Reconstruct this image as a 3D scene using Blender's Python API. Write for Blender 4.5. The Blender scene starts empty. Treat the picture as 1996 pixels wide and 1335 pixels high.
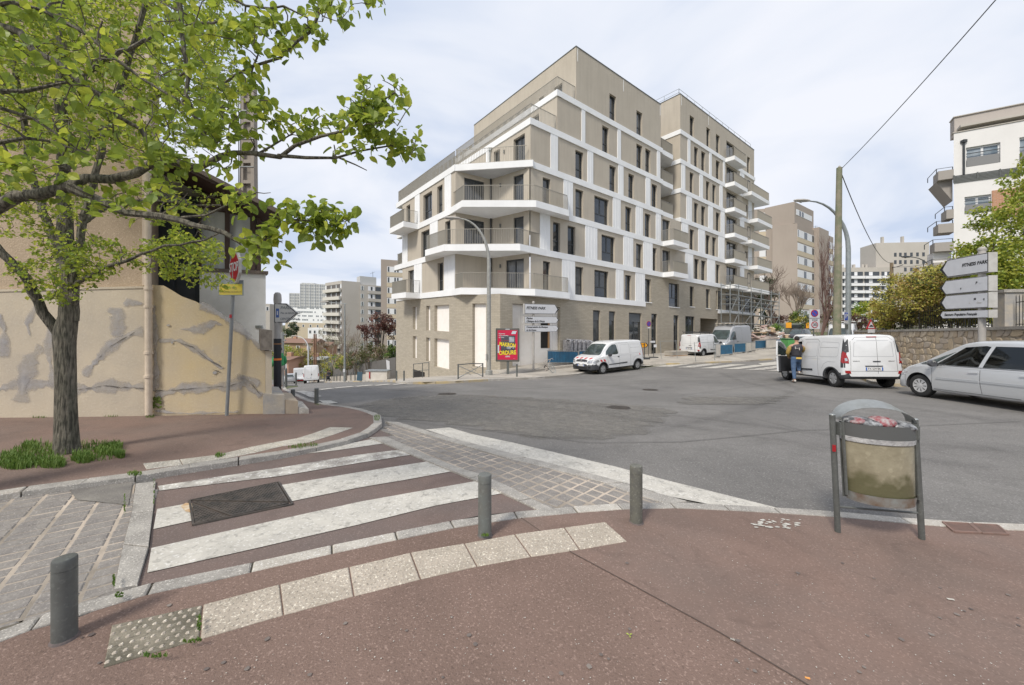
import bpy,bmesh,math,random
import numpy as np
from mathutils import Vector,Matrix,geometry
from mathutils.bvhtree import BVHTree
R = random.Random(7)
sc = bpy.context.scene
C = sc.collection
PI = math.pi
rad = math.radians
# ------------------------------------------------------------ survey frame
F = 735.0; CX = 998.0; CY = 633.5; EYE = 1.7; TILT = 0.0278    # the whole quarter falls gently to the right
def P(px, py, Y):
    return Vector(((px - CX) / F * Y,Y,EYE - (py - CY) / F * Y))
def PX(px,Y): return (px - CX) / F * Y
def sh(x,h): return h - TILT * x          # height h above the datum plane -> world z

# ------------------------------------------------------------ camera, light
cam_d = bpy.data.cameras.new('camera'); cam = bpy.data.objects.new('camera',cam_d); C.objects.link(cam)
cam_d.sensor_width = 36; cam_d.lens = 36 * F / 1996
cam_d.shift_y = -(667.5 - CY) / 1996; cam_d.clip_end = 6000; cam_d.clip_start = 0.05
cam.location = (0,0,EYE); cam.rotation_euler = (PI / 2,0,0)
sc.camera = cam
SUN_EL,SUN_AZ = 48,215
w = bpy.data.worlds.new('World'); sc.world = w; w.use_nodes = True
nt = w.node_tree; nt.nodes.clear()
N = nt.nodes.new; L = nt.links.new
out = N('ShaderNodeOutputWorld'); bg = N('ShaderNodeBackground'); bg.inputs[1].default_value = 0.1
sky = N('ShaderNodeTexSky'); sky.sky_type = 'NISHITA'; sky.sun_disc = False
sky.sun_elevation = rad(SUN_EL); sky.sun_rotation = rad(SUN_AZ); sky.altitude = 60; sky.dust_density = 2.0; sky.air_density = .8
tc = N('ShaderNodeTexCoord'); sp = N('ShaderNodeSeparateXYZ'); L(tc.outputs['Generated'],sp.inputs[0])
# cloud layer: direction projected on a flat cloud deck
mz = N('ShaderNodeMath'); mz.operation = 'MAXIMUM'; L(sp.outputs[2],mz.inputs[0]); mz.inputs[1].default_value = 0.0
ad = N('ShaderNodeMath'); ad.operation = 'ADD'; L(mz.outputs[0],ad.inputs[0]); ad.inputs[1].default_value = 0.22
dv = N('ShaderNodeVectorMath'); dv.operation = 'DIVIDE'; L(tc.outputs['Generated'],dv.inputs[0])
cb = N('ShaderNodeCombineXYZ')
for i in range(3): L(ad.outputs[0],cb.inputs[i])
L(cb.outputs[0],dv.inputs[1])
n1 = N('ShaderNodeTexNoise'); n1.inputs['Scale'].default_value = 1.15; n1.inputs['Detail'].default_value = 5; n1.inputs['Roughness'].default_value = 0.5
n1.inputs['Distortion'].default_value = 0.5
mp = N('ShaderNodeMapping'); mp.inputs['Scale'].default_value = (1,1.2,1); mp.inputs['Location'].default_value = (0.35,1.7,0)
L(dv.outputs[0],mp.inputs[0]); L(mp.outputs[0],n1.inputs['Vector'])
cr = N('ShaderNodeValToRGB'); e = cr.color_ramp.elements
e[0].position = 0.37; e[0].color = (5.2,5.95,7.4,1); e[1].position = 0.62; e[1].color = (7.7,7.9,8.5,1)
e2 = cr.color_ramp.elements.new(0.5); e2.color = (6.9,7.3,8.15,1)
L(n1.outputs['Fac'],cr.inputs[0])
n2 = N('ShaderNodeTexNoise'); n2.inputs['Scale'].default_value = 0.35; n2.inputs['Detail'].default_value = 2
L(mp.outputs[0],n2.inputs['Vector'])
c2 = N('ShaderNodeValToRGB'); c2.color_ramp.elements[0].position = 0.35; c2.color_ramp.elements[0].color = (.93,.93,.93,1)
c2.color_ramp.elements[1].position = 0.55; c2.color_ramp.elements[1].color = (.97,.97,.97,1)
L(n2.outputs['Fac'],c2.inputs[0])
mx = N('ShaderNodeMix'); mx.data_type = 'RGBA'; L(c2.outputs[0],mx.inputs[0]); L(sky.outputs[0],mx.inputs[6]); L(cr.outputs[0],mx.inputs[7])
L(mx.outputs[2],bg.inputs[0]); L(bg.outputs[0],out.inputs[0])
sd = bpy.data.lights.new('sun','SUN'); sd.energy = 2.6; sd.angle = rad(12); sd.color = (1,.93,.82)
so = bpy.data.objects.new('sun',sd); C.objects.link(so)
el,az = rad(SUN_EL),rad(SUN_AZ)
dirv = Vector((math.sin(az) * math.cos(el),math.cos(az) * math.cos(el),math.sin(el)))
so.rotation_euler = dirv.to_track_quat('Z','Y').to_euler()
sc.view_settings.view_transform = 'Standard'; sc.view_settings.look = 'None'
sc.view_settings.exposure = 0.27; sc.view_settings.gamma = 1; sc.view_settings.use_curve_mapping = False
try: sc.cycles.max_bounces = 6; sc.cycles.transparent_max_bounces = 8
except Exception: pass

# ------------------------------------------------------------ materials
MATS = {}
def mat(name,col,rough=.7,col2=None,scale=4,amt=.5,fine=0,fscale=120,bump=0,bscale=60,metal=0,spec=.5,emit=None,
        coords='Object',detail=6,coat=0,brick=None,trans=0,streak=0):
    if name in MATS: return MATS[name]
    m = bpy.data.materials.new(name); MATS[name] = m; m.use_nodes = True
    t = m.node_tree; b = t.nodes['Principled BSDF']; N = t.nodes.new; L = t.links.new
    b.inputs['Roughness'].default_value = rough; b.inputs['Metallic'].default_value = metal
    b.inputs['Specular IOR Level'].default_value = spec
    if coat: b.inputs['Coat Weight'].default_value = coat; b.inputs['Coat Roughness'].default_value = .08
    c = (*col,1); b.inputs['Base Color'].default_value = c
    if emit: b.inputs['Emission Color'].default_value = (*emit[0],1); b.inputs['Emission Strength'].default_value = emit[1]
    tc = N('ShaderNodeTexCoord'); src = tc.outputs['Object'] if coords == 'Object' else tc.outputs['Generated']
    if coords == 'World':
        g = N('ShaderNodeNewGeometry'); src = g.outputs['Position']
    cur = None
    def mixin(fac,a,bcol):
        mx = N('ShaderNodeMix'); mx.data_type = 'RGBA'; L(fac,mx.inputs[0])
        if isinstance(a,tuple): mx.inputs[6].default_value = a
        else: L(a,mx.inputs[6])
        if isinstance(bcol,tuple): mx.inputs[7].default_value = bcol
        else: L(bcol,mx.inputs[7])
        return mx.outputs[2]
    def ramp(s,p0,p1,v0=0,v1=1):
        r = N('ShaderNodeMapRange'); L(s,r.inputs[0]); r.inputs[1].default_value = p0; r.inputs[2].default_value = p1
        r.inputs[3].default_value = v0; r.inputs[4].default_value = v1; return r.outputs[0]
    def noise(sc_,det=detail,ro=.6,vec=None):
        n = N('ShaderNodeTexNoise'); n.inputs['Scale'].default_value = sc_; n.inputs['Detail'].default_value = det
        n.inputs['Roughness'].default_value = ro; L(vec or src,n.inputs['Vector']); return n.outputs['Fac']
    if col2 is not None:
        cur = mixin(ramp(noise(scale),.5 - .22 / max(amt,.05) * .5,.5 + .22 / max(amt,.05) * .5),c,(*col2,1))
    if brick:
        bx = N('ShaderNodeTexBrick'); bw,bh,mortar = brick
        gg = N('ShaderNodeNewGeometry'); cx = N('ShaderNodeVectorMath'); cx.operation = 'CROSS_PRODUCT'; L(gg.outputs['True Normal'],cx.inputs[0]); cx.inputs[1].default_value = (0,0,1)
        dt = N('ShaderNodeVectorMath'); dt.operation = 'DOT_PRODUCT'; L(cx.outputs[0],dt.inputs[0]); L(gg.outputs['Position'],dt.inputs[1])
        sx_ = N('ShaderNodeSeparateXYZ'); L(gg.outputs['Position'],sx_.inputs[0]); tl = N('ShaderNodeMath'); tl.operation = 'MULTIPLY_ADD'; L(sx_.outputs[0],tl.inputs[0]); tl.inputs[1].default_value = TILT; L(sx_.outputs[2],tl.inputs[2])
        cbv = N('ShaderNodeCombineXYZ'); L(dt.outputs['Value'],cbv.inputs[0]); L(tl.outputs[0],cbv.inputs[1])
        L(cbv.outputs[0],bx.inputs['Vector']); bx.inputs['Scale'].default_value = 1
        bx.inputs['Brick Width'].default_value = bw; bx.inputs['Row Height'].default_value = bh; bx.inputs['Mortar Size'].default_value = .006
        bx.inputs['Color1'].default_value = c; bx.inputs['Color2'].default_value = tuple(v * .86 for v in col) + (1,)
        bx.inputs['Mortar'].default_value = (*mortar,1); cur = bx.outputs['Color']
        bp = N('ShaderNodeBump'); bp.inputs['Strength'].default_value = .5; bp.inputs['Distance'].default_value = .01
        inv = N('ShaderNodeMath'); inv.operation = 'SUBTRACT'; inv.inputs[0].default_value = 1; L(bx.outputs['Fac'],inv.inputs[1])
        L(inv.outputs[0],bp.inputs['Height']); L(bp.outputs[0],b.inputs['Normal'])
    if streak:
        mpn = N('ShaderNodeMapping'); mpn.inputs['Scale'].default_value = (1,1,.07); L(src,mpn.inputs[0])
        f = ramp(noise(5,4,.6,mpn.outputs[0]),.45,.75,0,streak)
        cur = mixin(f,cur or c,tuple(v * .55 for v in col) + (1,))
    if fine:
        f1 = noise(fscale,2,.5)
        cur = mixin(ramp(f1,.58,.68,0,fine),cur or c,tuple(min(1,v * 2.2 + .08) for v in col) + (1,))
        f2 = noise(fscale * .8,2,.5)
        cur = mixin(ramp(f2,.42,.30,0,fine),cur,tuple(v * .4 for v in col) + (1,))
    if cur is not None: L(cur,b.inputs['Base Color'])
    if bump:
        bp = N('ShaderNodeBump'); bp.inputs['Strength'].default_value = bump; bp.inputs['Distance'].default_value = .01
        L(noise(bscale,3),bp.inputs['Height']); L(bp.outputs[0],b.inputs['Normal'])
    if trans:
        tr = N('ShaderNodeBsdfTranslucent'); tr.inputs[0].default_value = c
        if cur is not None: L(cur,tr.inputs[0])
        ms = N('ShaderNodeMixShader'); ms.inputs[0].default_value = trans
        L(b.outputs[0],ms.inputs[1]); L(tr.outputs[0],ms.inputs[2]); L(ms.outputs[0],t.nodes['Material Output'].inputs[0])
    return m

asphalt = mat('asphalt',(.175,.168,.161),.86,(.21,.201,.19),.35,.8,fine=.48,fscale=55,bump=.9,bscale=150,coords='World',detail=9)
asphalt_old = mat('old_gritty_asphalt',(.235,.222,.2),.9,(.175,.168,.155),.9,.9,fine=.6,fscale=60,bump=.7,bscale=90,coords='World',detail=8)
asphalt_red = mat('red_asphalt',(.205,.138,.112),.9,(.180,.130,.109),1.2,.8,fine=.24,fscale=70,bump=.35,bscale=160,coords='World',detail=9)
asphalt_red2 = mat('red_speckled_asphalt',(.172,.116,.093),.88,(.205,.138,.112),1.6,.8,fine=.42,fscale=75,bump=.6,bscale=110,coords='World',detail=8)
cross_red = mat('red_crossing_asphalt',(.168,.122,.107),.9,(.148,.117,.107),1.1,.9,fine=.3,fscale=90,bump=.3,bscale=150,coords='World',detail=8)
soil = mat('soil',(.12,.115,.06),.95,(.07,.09,.03),.15,.6,coords='World')
paint = mat('white_road_paint',(.58,.555,.50),.75,(.46,.44,.40),5,.55,fine=.3,fscale=45,bump=.2,bscale=120,coords='World',detail=10)
paint_worn = mat('worn_white_road_paint',(.60,.58,.53),.8,(.26,.24,.22),6,.9,fine=.5,fscale=30,bump=.5,bscale=60,coords='World',detail=12)
granite = mat('granite',(.38,.36,.33),.85,(.27,.255,.235),6,.8,fine=.45,fscale=90,bump=.6,bscale=50,coords='World')
granite_lt = mat('pale_granite',(.50,.47,.42),.85,(.38,.35,.31),7,.8,fine=.4,fscale=80,bump=.6,bscale=50,coords='World')
tactile = mat('tactile_concrete',(.45,.395,.33),.88,(.36,.315,.26),4,.8,fine=.5,fscale=70,bump=.6,bscale=60,coords='World')
cobble = mat('cobble_stone',(.265,.245,.225),.85,(.20,.185,.175),9,.8,fine=.3,fscale=90,bump=.6,bscale=40,coords='World')
mortar = mat('pale_mortar',(.54,.46,.38),.95,(.24,.21,.175),1.6,.8,bump=.4,coords='World')
mortar_dk = mat('dark_joint_filling',(.15,.135,.11),.95,(.09,.08,.06),8,.7,bump=.4,coords='World')
pave_pale = mat('pale_pavement',(.47,.43,.375),.9,(.37,.34,.30),.9,.8,fine=.25,fscale=60,bump=.3,coords='World',detail=8)
steel_grey = mat('grey_painted_steel',(.135,.145,.14),.5,(.10,.105,.10),8,.6,bump=.1,metal=.2,fine=.12,fscale=50)
galv = mat('galvanised_steel',(.40,.42,.42),.45,(.27,.29,.29),6,.7,metal=.55)
plastic_blk = mat('black_plastic',(.035,.037,.042),.55)
rubber = mat('tyre_rubber',(.022,.022,.022),.8,bump=.2)
glass_dk = mat('dark_window_glass',(.022,.027,.03),.04,spec=.9)
glass_v = [glass_dk,mat('window_glass_greyish',(.05,.055,.06),.06,(.02,.024,.028),.8,.9,spec=.9),mat('window_glass_with_blind',(.12,.125,.125),.12,(.05,.055,.06),1.1,.9,spec=.8)]
glass_gr = mat('tinted_car_glass',(.06,.085,.085),.03,(.03,.04,.04),2.5,.8,spec=.8)
frame_dk = mat('anthracite_frame',(.045,.05,.055),.45)
render_b = mat('beige_render',(.50,.45,.375),.93,(.465,.415,.345),.6,.8,bump=.25,bscale=90,streak=.22,detail=8)
white_r = mat('white_render',(.86,.87,.88),.8,(.78,.79,.80),.7,.6,bump=.1,bscale=60,streak=.05)
brick_b = mat('grey_beige_brick',(.43,.385,.31),.9,brick=(.42,.105,(.25,.22,.175)))
osb = mat('chipboard_panel',(.88,.85,.81),.85,(.83,.79,.74),3,.6,fine=.12,fscale=40)
rail_m = mat('beige_metal_railing',(.36,.34,.295),.45,metal=.2)
soffit = mat('white_soffit',(.72,.71,.69),.9)

def mottle(m,scale,dark,lo=.4,hi=.65):
    t = m.node_tree; b = t.nodes['Principled BSDF']; src = b.inputs['Base Color'].links[0].from_socket
    g = t.nodes.new('ShaderNodeNewGeometry'); n = t.nodes.new('ShaderNodeTexNoise'); n.inputs['Scale'].default_value = scale; n.inputs['Detail'].default_value = 7; n.inputs['Distortion'].default_value = 1.2; t.links.new(g.outputs['Position'],n.inputs['Vector'])
    r = t.nodes.new('ShaderNodeMapRange'); t.links.new(n.outputs['Fac'],r.inputs[0]); r.inputs[1].default_value = lo; r.inputs[2].default_value = hi; r.inputs[3].default_value = 1; r.inputs[4].default_value = dark
    x = t.nodes.new('ShaderNodeMix'); x.data_type = 'RGBA'; x.blend_type = 'MULTIPLY'; x.inputs[0].default_value = 1; t.links.new(src,x.inputs[6]); t.links.new(r.outputs[0],x.inputs[7]); t.links.new(x.outputs[2],b.inputs['Base Color'])
mottle(asphalt,.28,.80); mottle(asphalt,2.2,.90,.5,.62); mottle(asphalt_red,.9,.84,.48,.66); mottle(asphalt_red2,.7,.86,.48,.66); mottle(cross_red,1.5,.86,.5,.64)
mottle(asphalt_red,4.5,.86,.58,.68); mottle(pave_pale,.5,.78,.45,.62)
def feather(m,amax=.88):
    t = m.node_tree; o_ = t.nodes['Material Output']; b = t.nodes['Principled BSDF']; at_ = t.nodes.new('ShaderNodeAttribute'); at_.attribute_name = 'fade'
    g = t.nodes.new('ShaderNodeNewGeometry'); n = t.nodes.new('ShaderNodeTexNoise'); n.inputs['Scale'].default_value = 5; n.inputs['Detail'].default_value = 8; n.inputs['Roughness'].default_value = .7; t.links.new(g.outputs['Position'],n.inputs['Vector'])
    a = t.nodes.new('ShaderNodeMath'); a.operation = 'MULTIPLY_ADD'; t.links.new(n.outputs['Fac'],a.inputs[0]); a.inputs[1].default_value = 1.5; a.inputs[2].default_value = -.95
    c = t.nodes.new('ShaderNodeMath'); c.operation = 'ADD'; t.links.new(a.outputs[0],c.inputs[0]); t.links.new(at_.outputs['Fac'],c.inputs[1])
    mr = t.nodes.new('ShaderNodeMapRange'); t.links.new(c.outputs[0],mr.inputs[0]); mr.inputs[1].default_value = .15; mr.inputs[2].default_value = .95; mr.inputs[4].default_value = amax
    e_ = t.nodes.new('ShaderNodeMath'); e_.operation = 'MULTIPLY'; e2_ = t.nodes.new('ShaderNodeMath'); e2_.operation = 'MINIMUM'; e2_.inputs[1].default_value = 1; k = t.nodes.new('ShaderNodeMath'); k.operation = 'MULTIPLY'; k.inputs[1].default_value = 4; t.links.new(at_.outputs['Fac'],k.inputs[0]); t.links.new(k.outputs[0],e2_.inputs[0]); t.links.new(mr.outputs[0],e_.inputs[0]); t.links.new(e2_.outputs[0],e_.inputs[1])
    tr = t.nodes.new('ShaderNodeBsdfTransparent'); ms = t.nodes.new('ShaderNodeMixShader'); t.links.new(e_.outputs[0],ms.inputs[0]); t.links.new(tr.outputs[0],ms.inputs[1]); t.links.new(b.outputs[0],ms.inputs[2]); t.links.new(ms.outputs[0],o_.inputs[0])
asphalt_old_f = mat('old_gritty_asphalt_feathered',(.215,.202,.182),.9,(.175,.168,.155),.9,.9,fine=.6,fscale=60,bump=.9,bscale=90,coords='World',detail=8); feather(asphalt_old_f,.8)
track_m = mat('tyre_track',(.085,.082,.08),.8,(.13,.125,.12),3,.8,coords='World'); feather(track_m,.17)
mottle(paint,3,.84,.5,.68); mottle(paint,14,.68,.56,.66)
def furrow(m,sc,st=1.0,dist=.03):
    t = m.node_tree; b = t.nodes['Principled BSDF']; g = t.nodes.new('ShaderNodeNewGeometry'); mp_ = t.nodes.new('ShaderNodeMapping'); mp_.inputs['Scale'].default_value = (1,1,.13); t.links.new(g.outputs['Position'],mp_.inputs[0])
    n = t.nodes.new('ShaderNodeTexNoise'); n.inputs['Scale'].default_value = sc; n.inputs['Detail'].default_value = 6; t.links.new(mp_.outputs[0],n.inputs['Vector'])
    bp = t.nodes.new('ShaderNodeBump'); bp.inputs['Strength'].default_value = st; bp.inputs['Distance'].default_value = dist; t.links.new(n.outputs['Fac'],bp.inputs['Height']); t.links.new(bp.outputs[0],b.inputs['Normal'])
    r = t.nodes.new('ShaderNodeMapRange'); t.links.new(n.outputs['Fac'],r.inputs[0]); r.inputs[1].default_value = .40; r.inputs[2].default_value = .56; r.inputs[3].default_value = .45; r.inputs[4].default_value = 1.15
    src = b.inputs['Base Color'].links[0].from_socket; x = t.nodes.new('ShaderNodeMix'); x.data_type = 'RGBA'; x.blend_type = 'MULTIPLY'; x.inputs[0].default_value = 1; t.links.new(src,x.inputs[6]); t.links.new(r.outputs[0],x.inputs[7]); t.links.new(x.outputs[2],b.inputs['Base Color'])
# ------------------------------------------------------------ object helpers
def link(o,parent=None):
    C.objects.link(o)
    if parent is not None: o.parent = parent
    return o
def tag(o,label=None,cat=None,group=None,kind=None):
    if label: o['label'] = label
    if cat: o['category'] = cat
    if group: o['group'] = group
    if kind: o['kind'] = kind
    return o
def thing(name,label,cat,loc=(0,0,0),rz=0,group=None):
    o = bpy.data.objects.new(name,None); o.empty_display_size = .2; link(o)
    o.location = loc; o.rotation_euler = (0,0,rz); return tag(o,label,cat,group)
def copy_tree(o,parent=None):
    c = o.copy(); C.objects.link(c); c.parent = parent
    for ch in list(o.children): copy_tree(ch,c)
    return c
class MB:
    """collects simple solids; build() links them as one mesh object"""
    def __init__(s): s.v = []; s.f = []; s.mi = []; s.cm = 0
    def _add(s,vs,fs):
        n = len(s.v); s.v += [tuple(v) for v in vs]; s.f += [tuple(n + i for i in f) for f in fs]; s.mi += [s.cm] * len(fs); return s
    def box(s,c,d,rz=0,M=None):
        x,y,z = d[0] / 2,d[1] / 2,d[2] / 2
        vs = [Vector((a * x,b * y,e * z)) for a in (-1,1) for b in (-1,1) for e in (-1,1)]
        T = M or Matrix.Rotation(rz,3,'Z'); c = Vector(c)
        return s._add([T @ v + c for v in vs],[(0,1,3,2),(4,6,7,5),(0,4,5,1),(2,3,7,6),(0,2,6,4),(1,5,7,3)])
    def hexa(s,lo,hi):
        """two quads (lists of 4 points) joined into a solid"""
        return s._add(list(lo) + list(hi),[(3,2,1,0),(4,5,6,7),(0,1,5,4),(1,2,6,5),(2,3,7,6),(3,0,4,7)])
    def prism(s,pts,off):
        """polygon pts extruded by vector off"""
        n = len(pts); off = Vector(off); a = [Vector(p) for p in pts]
        return s._add(a + [p + off for p in a],[tuple(range(n - 1,-1,-1)),tuple(range(n,2 * n))] + [(i,(i + 1) % n,n + (i + 1) % n,n + i) for i in range(n)])
    def tube(s,pts,r,n=8,caps=True):
        pts = [Vector(p) for p in pts]; k = len(pts); rs = r if isinstance(r,(list,tuple)) else [r] * k
        base = len(s.v); up = None; vs = []
        for i,p in enumerate(pts):
            d = (pts[min(i + 1,k - 1)] - pts[max(i - 1,0)])
            d = d.normalized() if d.length > 1e-9 else Vector((0,0,1))
            if up is None: a = d.orthogonal().normalized()
            else:
                a = up - d * up.dot(d)
                a = a.normalized() if a.length > 1e-6 else d.orthogonal().normalized()
            up = a; b = d.cross(a)
            for j in range(n):
                t = 2 * PI * j / n; vs.append(p + (a * math.cos(t) + b * math.sin(t)) * rs[i])
        fs = [(i * n + j,i * n + (j + 1) % n,(i + 1) * n + (j + 1) % n,(i + 1) * n + j) for i in range(k - 1) for j in range(n)]
        if caps: fs += [tuple(range(n - 1,-1,-1)),tuple((k - 1) * n + j for j in range(n))]
        return s._add(vs,fs)
    def lathe(s,prof,c=(0,0,0),n=24,axis='Z',caps=True):
        c = Vector(c); vs = []
        for (r,z) in prof:
            for j in range(n):
                t = 2 * PI * j / n; a,b = r * math.cos(t),r * math.sin(t)
                vs.append(c + (Vector((a,b,z)) if axis == 'Z' else Vector((a,z,b)) if axis == 'Y' else Vector((z,a,b))))
        k = len(prof)
        fs = [(i * n + j,i * n + (j + 1) % n,(i + 1) * n + (j + 1) % n,(i + 1) * n + j) for i in range(k - 1) for j in range(n)]
        if caps: fs += [tuple(range(n - 1,-1,-1)),tuple((k - 1) * n + j for j in range(n))]
        if axis == 'Y': fs = [f[::-1] for f in fs]
        return s._add(vs,fs)
    def quad(s,*p): return s._add(p,[tuple(range(len(p)))])
    def mesh(s,name,mats,smooth=False):
        me = bpy.data.meshes.new(name); me.from_pydata(s.v,[],s.f)
        for m in (mats if isinstance(mats,(list,tuple)) else [mats]): me.materials.append(m)
        if any(s.mi): me.polygons.foreach_set('material_index',s.mi)
        if smooth:
            me.polygons.foreach_set('use_smooth',[True] * len(me.polygons))
        me.update(); return me
    def build(s,name,mats,parent=None,smooth=False,bevel=0):
        me = s.mesh(name,mats,smooth)
        o = link(bpy.data.objects.new(name,me),parent)
        if smooth:
            md = o.modifiers.new('es','EDGE_SPLIT'); md.split_angle = rad(40)
        if bevel:
            md = o.modifiers.new('bv','BEVEL'); md.width = bevel; md.segments = 1; md.limit_method = 'ANGLE'
        return o
FONT = bpy.data.fonts.load('<builtin>') if False else None
def text(s,size,matl,parent,M,name='lettering',extrude=.002,shear=0,bold=0,align='LEFT',sx=1):
    cu = bpy.data.curves.new(name,'FONT'); cu.body = s; cu.size = size; cu.extrude = extrude; cu.shear = shear; cu.offset = bold
    cu.align_x = align; cu.align_y = 'CENTER'; cu.resolution_u = 3
    tmp = bpy.data.objects.new('t',cu); C.objects.link(tmp)
    dg = bpy.context.evaluated_depsgraph_get(); dg.update()
    me = bpy.data.meshes.new_from_object(tmp.evaluated_get(dg)); me.name = name
    bpy.data.objects.remove(tmp); bpy.data.curves.remove(cu)
    me.transform(M @ Matrix.Diagonal((sx,1,1,1))); me.materials.clear(); me.materials.append(matl)
    o = link(bpy.data.objects.new(name,me),parent); return o
def face_matrix(origin,xdir,up=(0,0,1)):
    """text lying in the vertical plane with x axis xdir, reading from the side the normal (x cross up) points to"""
    x = Vector(xdir).normalized(); u = Vector(up); z = x.cross(u).normalized(); u = z.cross(x)
    M = Matrix((x,u,z)).transposed().to_4x4(); M.translation = Vector(origin); return M

# ------------------------------------------------------------ terrain
ctrl = [(-3,-3,0),(3,-3,0),(0,2,0),(-3,3.2,0),(3.5,3,0),(6,5,-.02),(0,5,-.06),(-6,0,0),(9,0,0),
        (-9,6.3,-.12),(-4.6,7.4,-.16),(2.6,9.2,-.25),(6,22.2,-.96),(11.8,13.9,-.21),(11.85,11,-.06),(16,6,.1),
        (18,33,-.40),(28,40,.05),(-1.5,23,-1.37),(-3.8,25,-1.85),(-10.6,34.4,-3.6),(-31.8,62.7,-8.6),
        (-5.05,9.75,-.45),(-7,11.3,-.62),(-9.6,16,-1.35),(-6,20,-1.45),(-20.6,47.8,-6.0),(-17,30,-3.6),
        (-1,13,-.55),(2,17,-.85),(16,24,-.5),(24,30,-.1),(8,30,-.75),(-48,88,-12.3),(-14,8,-.3),(-25,5,0),
        (20,14,0),(40,20,.6),(40,60,1.0),(60,90,1.6),(0,60,-3.5),(-30,30,-4.5),(-60,60,-10),(-20,90,-10),
        (20,80,-1),(100,60,2),(120,160,2),(-120,200,-16),(0,200,-8),(-300,500,-16),(0,500,-8),(300,500,2),(-200,100,-14),(250,150,3),
        (-60,0,-1),(60,0,1),(0,-40,.5),(-900,1200,-16),(900,1200,4),(0,1500,-8),(-900,0,-10),(900,0,4),(0,-300,1)]
cp = np.array(ctrl,float)
def kern(r2): return np.where(r2 > 0,r2 * np.log(np.maximum(r2,1e-12)) * .5,0)
def warp(x,y):           # compress far distances so that the spline stays calm
    r = np.sqrt(x * x + y * y) + 1e-9; k = 30 * np.log1p(r / 30) / r
    return x * k,y * k
SX,SY = warp(cp[:,0],cp[:,1]); wx,wy = SX,SY
n = len(cp); A = np.zeros((n + 3,n + 3))
A[:n,:n] = kern((wx[:,None] - wx) ** 2 + (wy[:,None] - wy) ** 2) + np.eye(n) * 2.0
A[:n,n] = 1; A[:n,n + 1] = wx; A[:n,n + 2] = wy; A[n,:n] = 1; A[n + 1,:n] = wx; A[n + 2,:n] = wy
SPL = np.linalg.solve(A,np.r_[cp[:,2],0,0,0]); NCP = n
def gh_arr(x, y):
    a,b = warp(x,y)
    h = kern((a[:,None] - SX) ** 2 + (b[:,None] - SY) ** 2) @ SPL[:NCP] + SPL[NCP] + SPL[NCP + 1] * a + SPL[NCP + 2] * b
    return h - TILT * np.clip(x,-60,60)
def gz(x,y): return float(gh_arr(np.array([float(x)]),np.array([float(y)]))[0])
def G(px,py,dz=0):
    """the point of the ground (raised by dz) seen at a survey mark"""
    dx,dzr = (px - CX) / F,-(py - CY) / F
    ys = np.concatenate([np.linspace(.6,20,400),np.linspace(20.1,120,900)])
    d = (EYE + dzr * ys) - (gh_arr(dx * ys,ys) + dz)
    i = int(np.argmax(d < 0)) if (d < 0).any() else len(ys) - 1
    if i == 0: i = 1
    a,b = ys[i - 1],ys[i]; t = d[i - 1] / (d[i - 1] - d[i]) if d[i - 1] != d[i] else 0
    y = a + (b - a) * min(max(t,0),1)
    return Vector((dx * y,y,gz(dx * y,y) + dz))
def GP(pts,dz=0): return [G(x,y,dz) for x,y in pts]

def drape(name,poly,dz,m,parent=None,cell=.5,kind=None,skirt=0,uneven=0):
    """a sheet with outline poly (xy) that follows the ground dz above it"""
    bm = bmesh.new(); vs = [bm.verts.new((p[0],p[1],0)) for p in poly]; bm.faces.new(vs)
    xs = [p[0] for p in poly]; ys = [p[1] for p in poly]
    def cuts(a,b,ax):
        n = int((b - a) / cell)
        for i in range(1,n + 1):
            co = [0,0,0]; co[ax] = a + i * (b - a) / (n + 1); no = [0,0,0]; no[ax] = 1
            bmesh.ops.bisect_plane(bm,geom=bm.verts[:] + bm.edges[:] + bm.faces[:],plane_co=co,plane_no=no)
    cuts(min(xs),max(xs),0); cuts(min(ys),max(ys),1)
    bmesh.ops.triangulate(bm,faces=[f for f in bm.faces if len(f.verts) > 4])
    if skirt:
        be = [e for e in bm.edges if len(e.link_faces) == 1]
        r = bmesh.ops.extrude_edge_only(bm,edges=be)
        low = {v for v in r['geom'] if isinstance(v,bmesh.types.BMVert)}
    else: low = set()
    bm.verts.ensure_lookup_table()
    co = np.array([v.co for v in bm.verts]); z = gh_arr(co[:,0],co[:,1])
    for v,zz in zip(bm.verts,z): v.co.z = zz + dz - (skirt if v in low else 0)
    bm.normal_update()
    if sum(f.normal.z for f in bm.faces) < 0: bmesh.ops.reverse_faces(bm,faces=bm.faces[:])
    me = bpy.data.meshes.new(name); bm.to_mesh(me); bm.free(); me.materials.append(m)
    me.polygons.foreach_set('use_smooth',[True] * len(me.polygons)) if not skirt else None
    o = link(bpy.data.objects.new(name,me),parent)
    if kind: o['kind'] = kind
    return o
def spaced(a,b,near,n):
    t = np.linspace(-1,1,n); s = np.sinh(t * near) / math.sinh(near)
    return (a + b) / 2 + s * (b - a) / 2
gx = np.concatenate([-np.geomspace(3000,30.3,60),np.linspace(-30,30,121),np.geomspace(30.3,3000,60)])
gy = np.concatenate([-np.geomspace(1500,8,20),np.linspace(-7.5,45,106),np.geomspace(45.5,4500,70)])
X,Y = np.meshgrid(gx,gy); Z = gh_arr(X.ravel(),Y.ravel()) - .06
nx,ny = len(gx),len(gy)
idx = np.arange(nx * ny).reshape(ny,nx)
q = np.stack([idx[:-1,:-1],idx[:-1,1:],idx[1:,1:],idx[1:,:-1]],-1).reshape(-1,4)
me = bpy.data.meshes.new('ground'); me.from_pydata(np.stack([X.ravel(),Y.ravel(),Z],1).tolist(),[],q.tolist())
me.materials.append(soil); me.polygons.foreach_set('use_smooth',[True] * len(me.polygons))
tag(link(bpy.data.objects.new('ground',me)),kind='structure')
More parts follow.
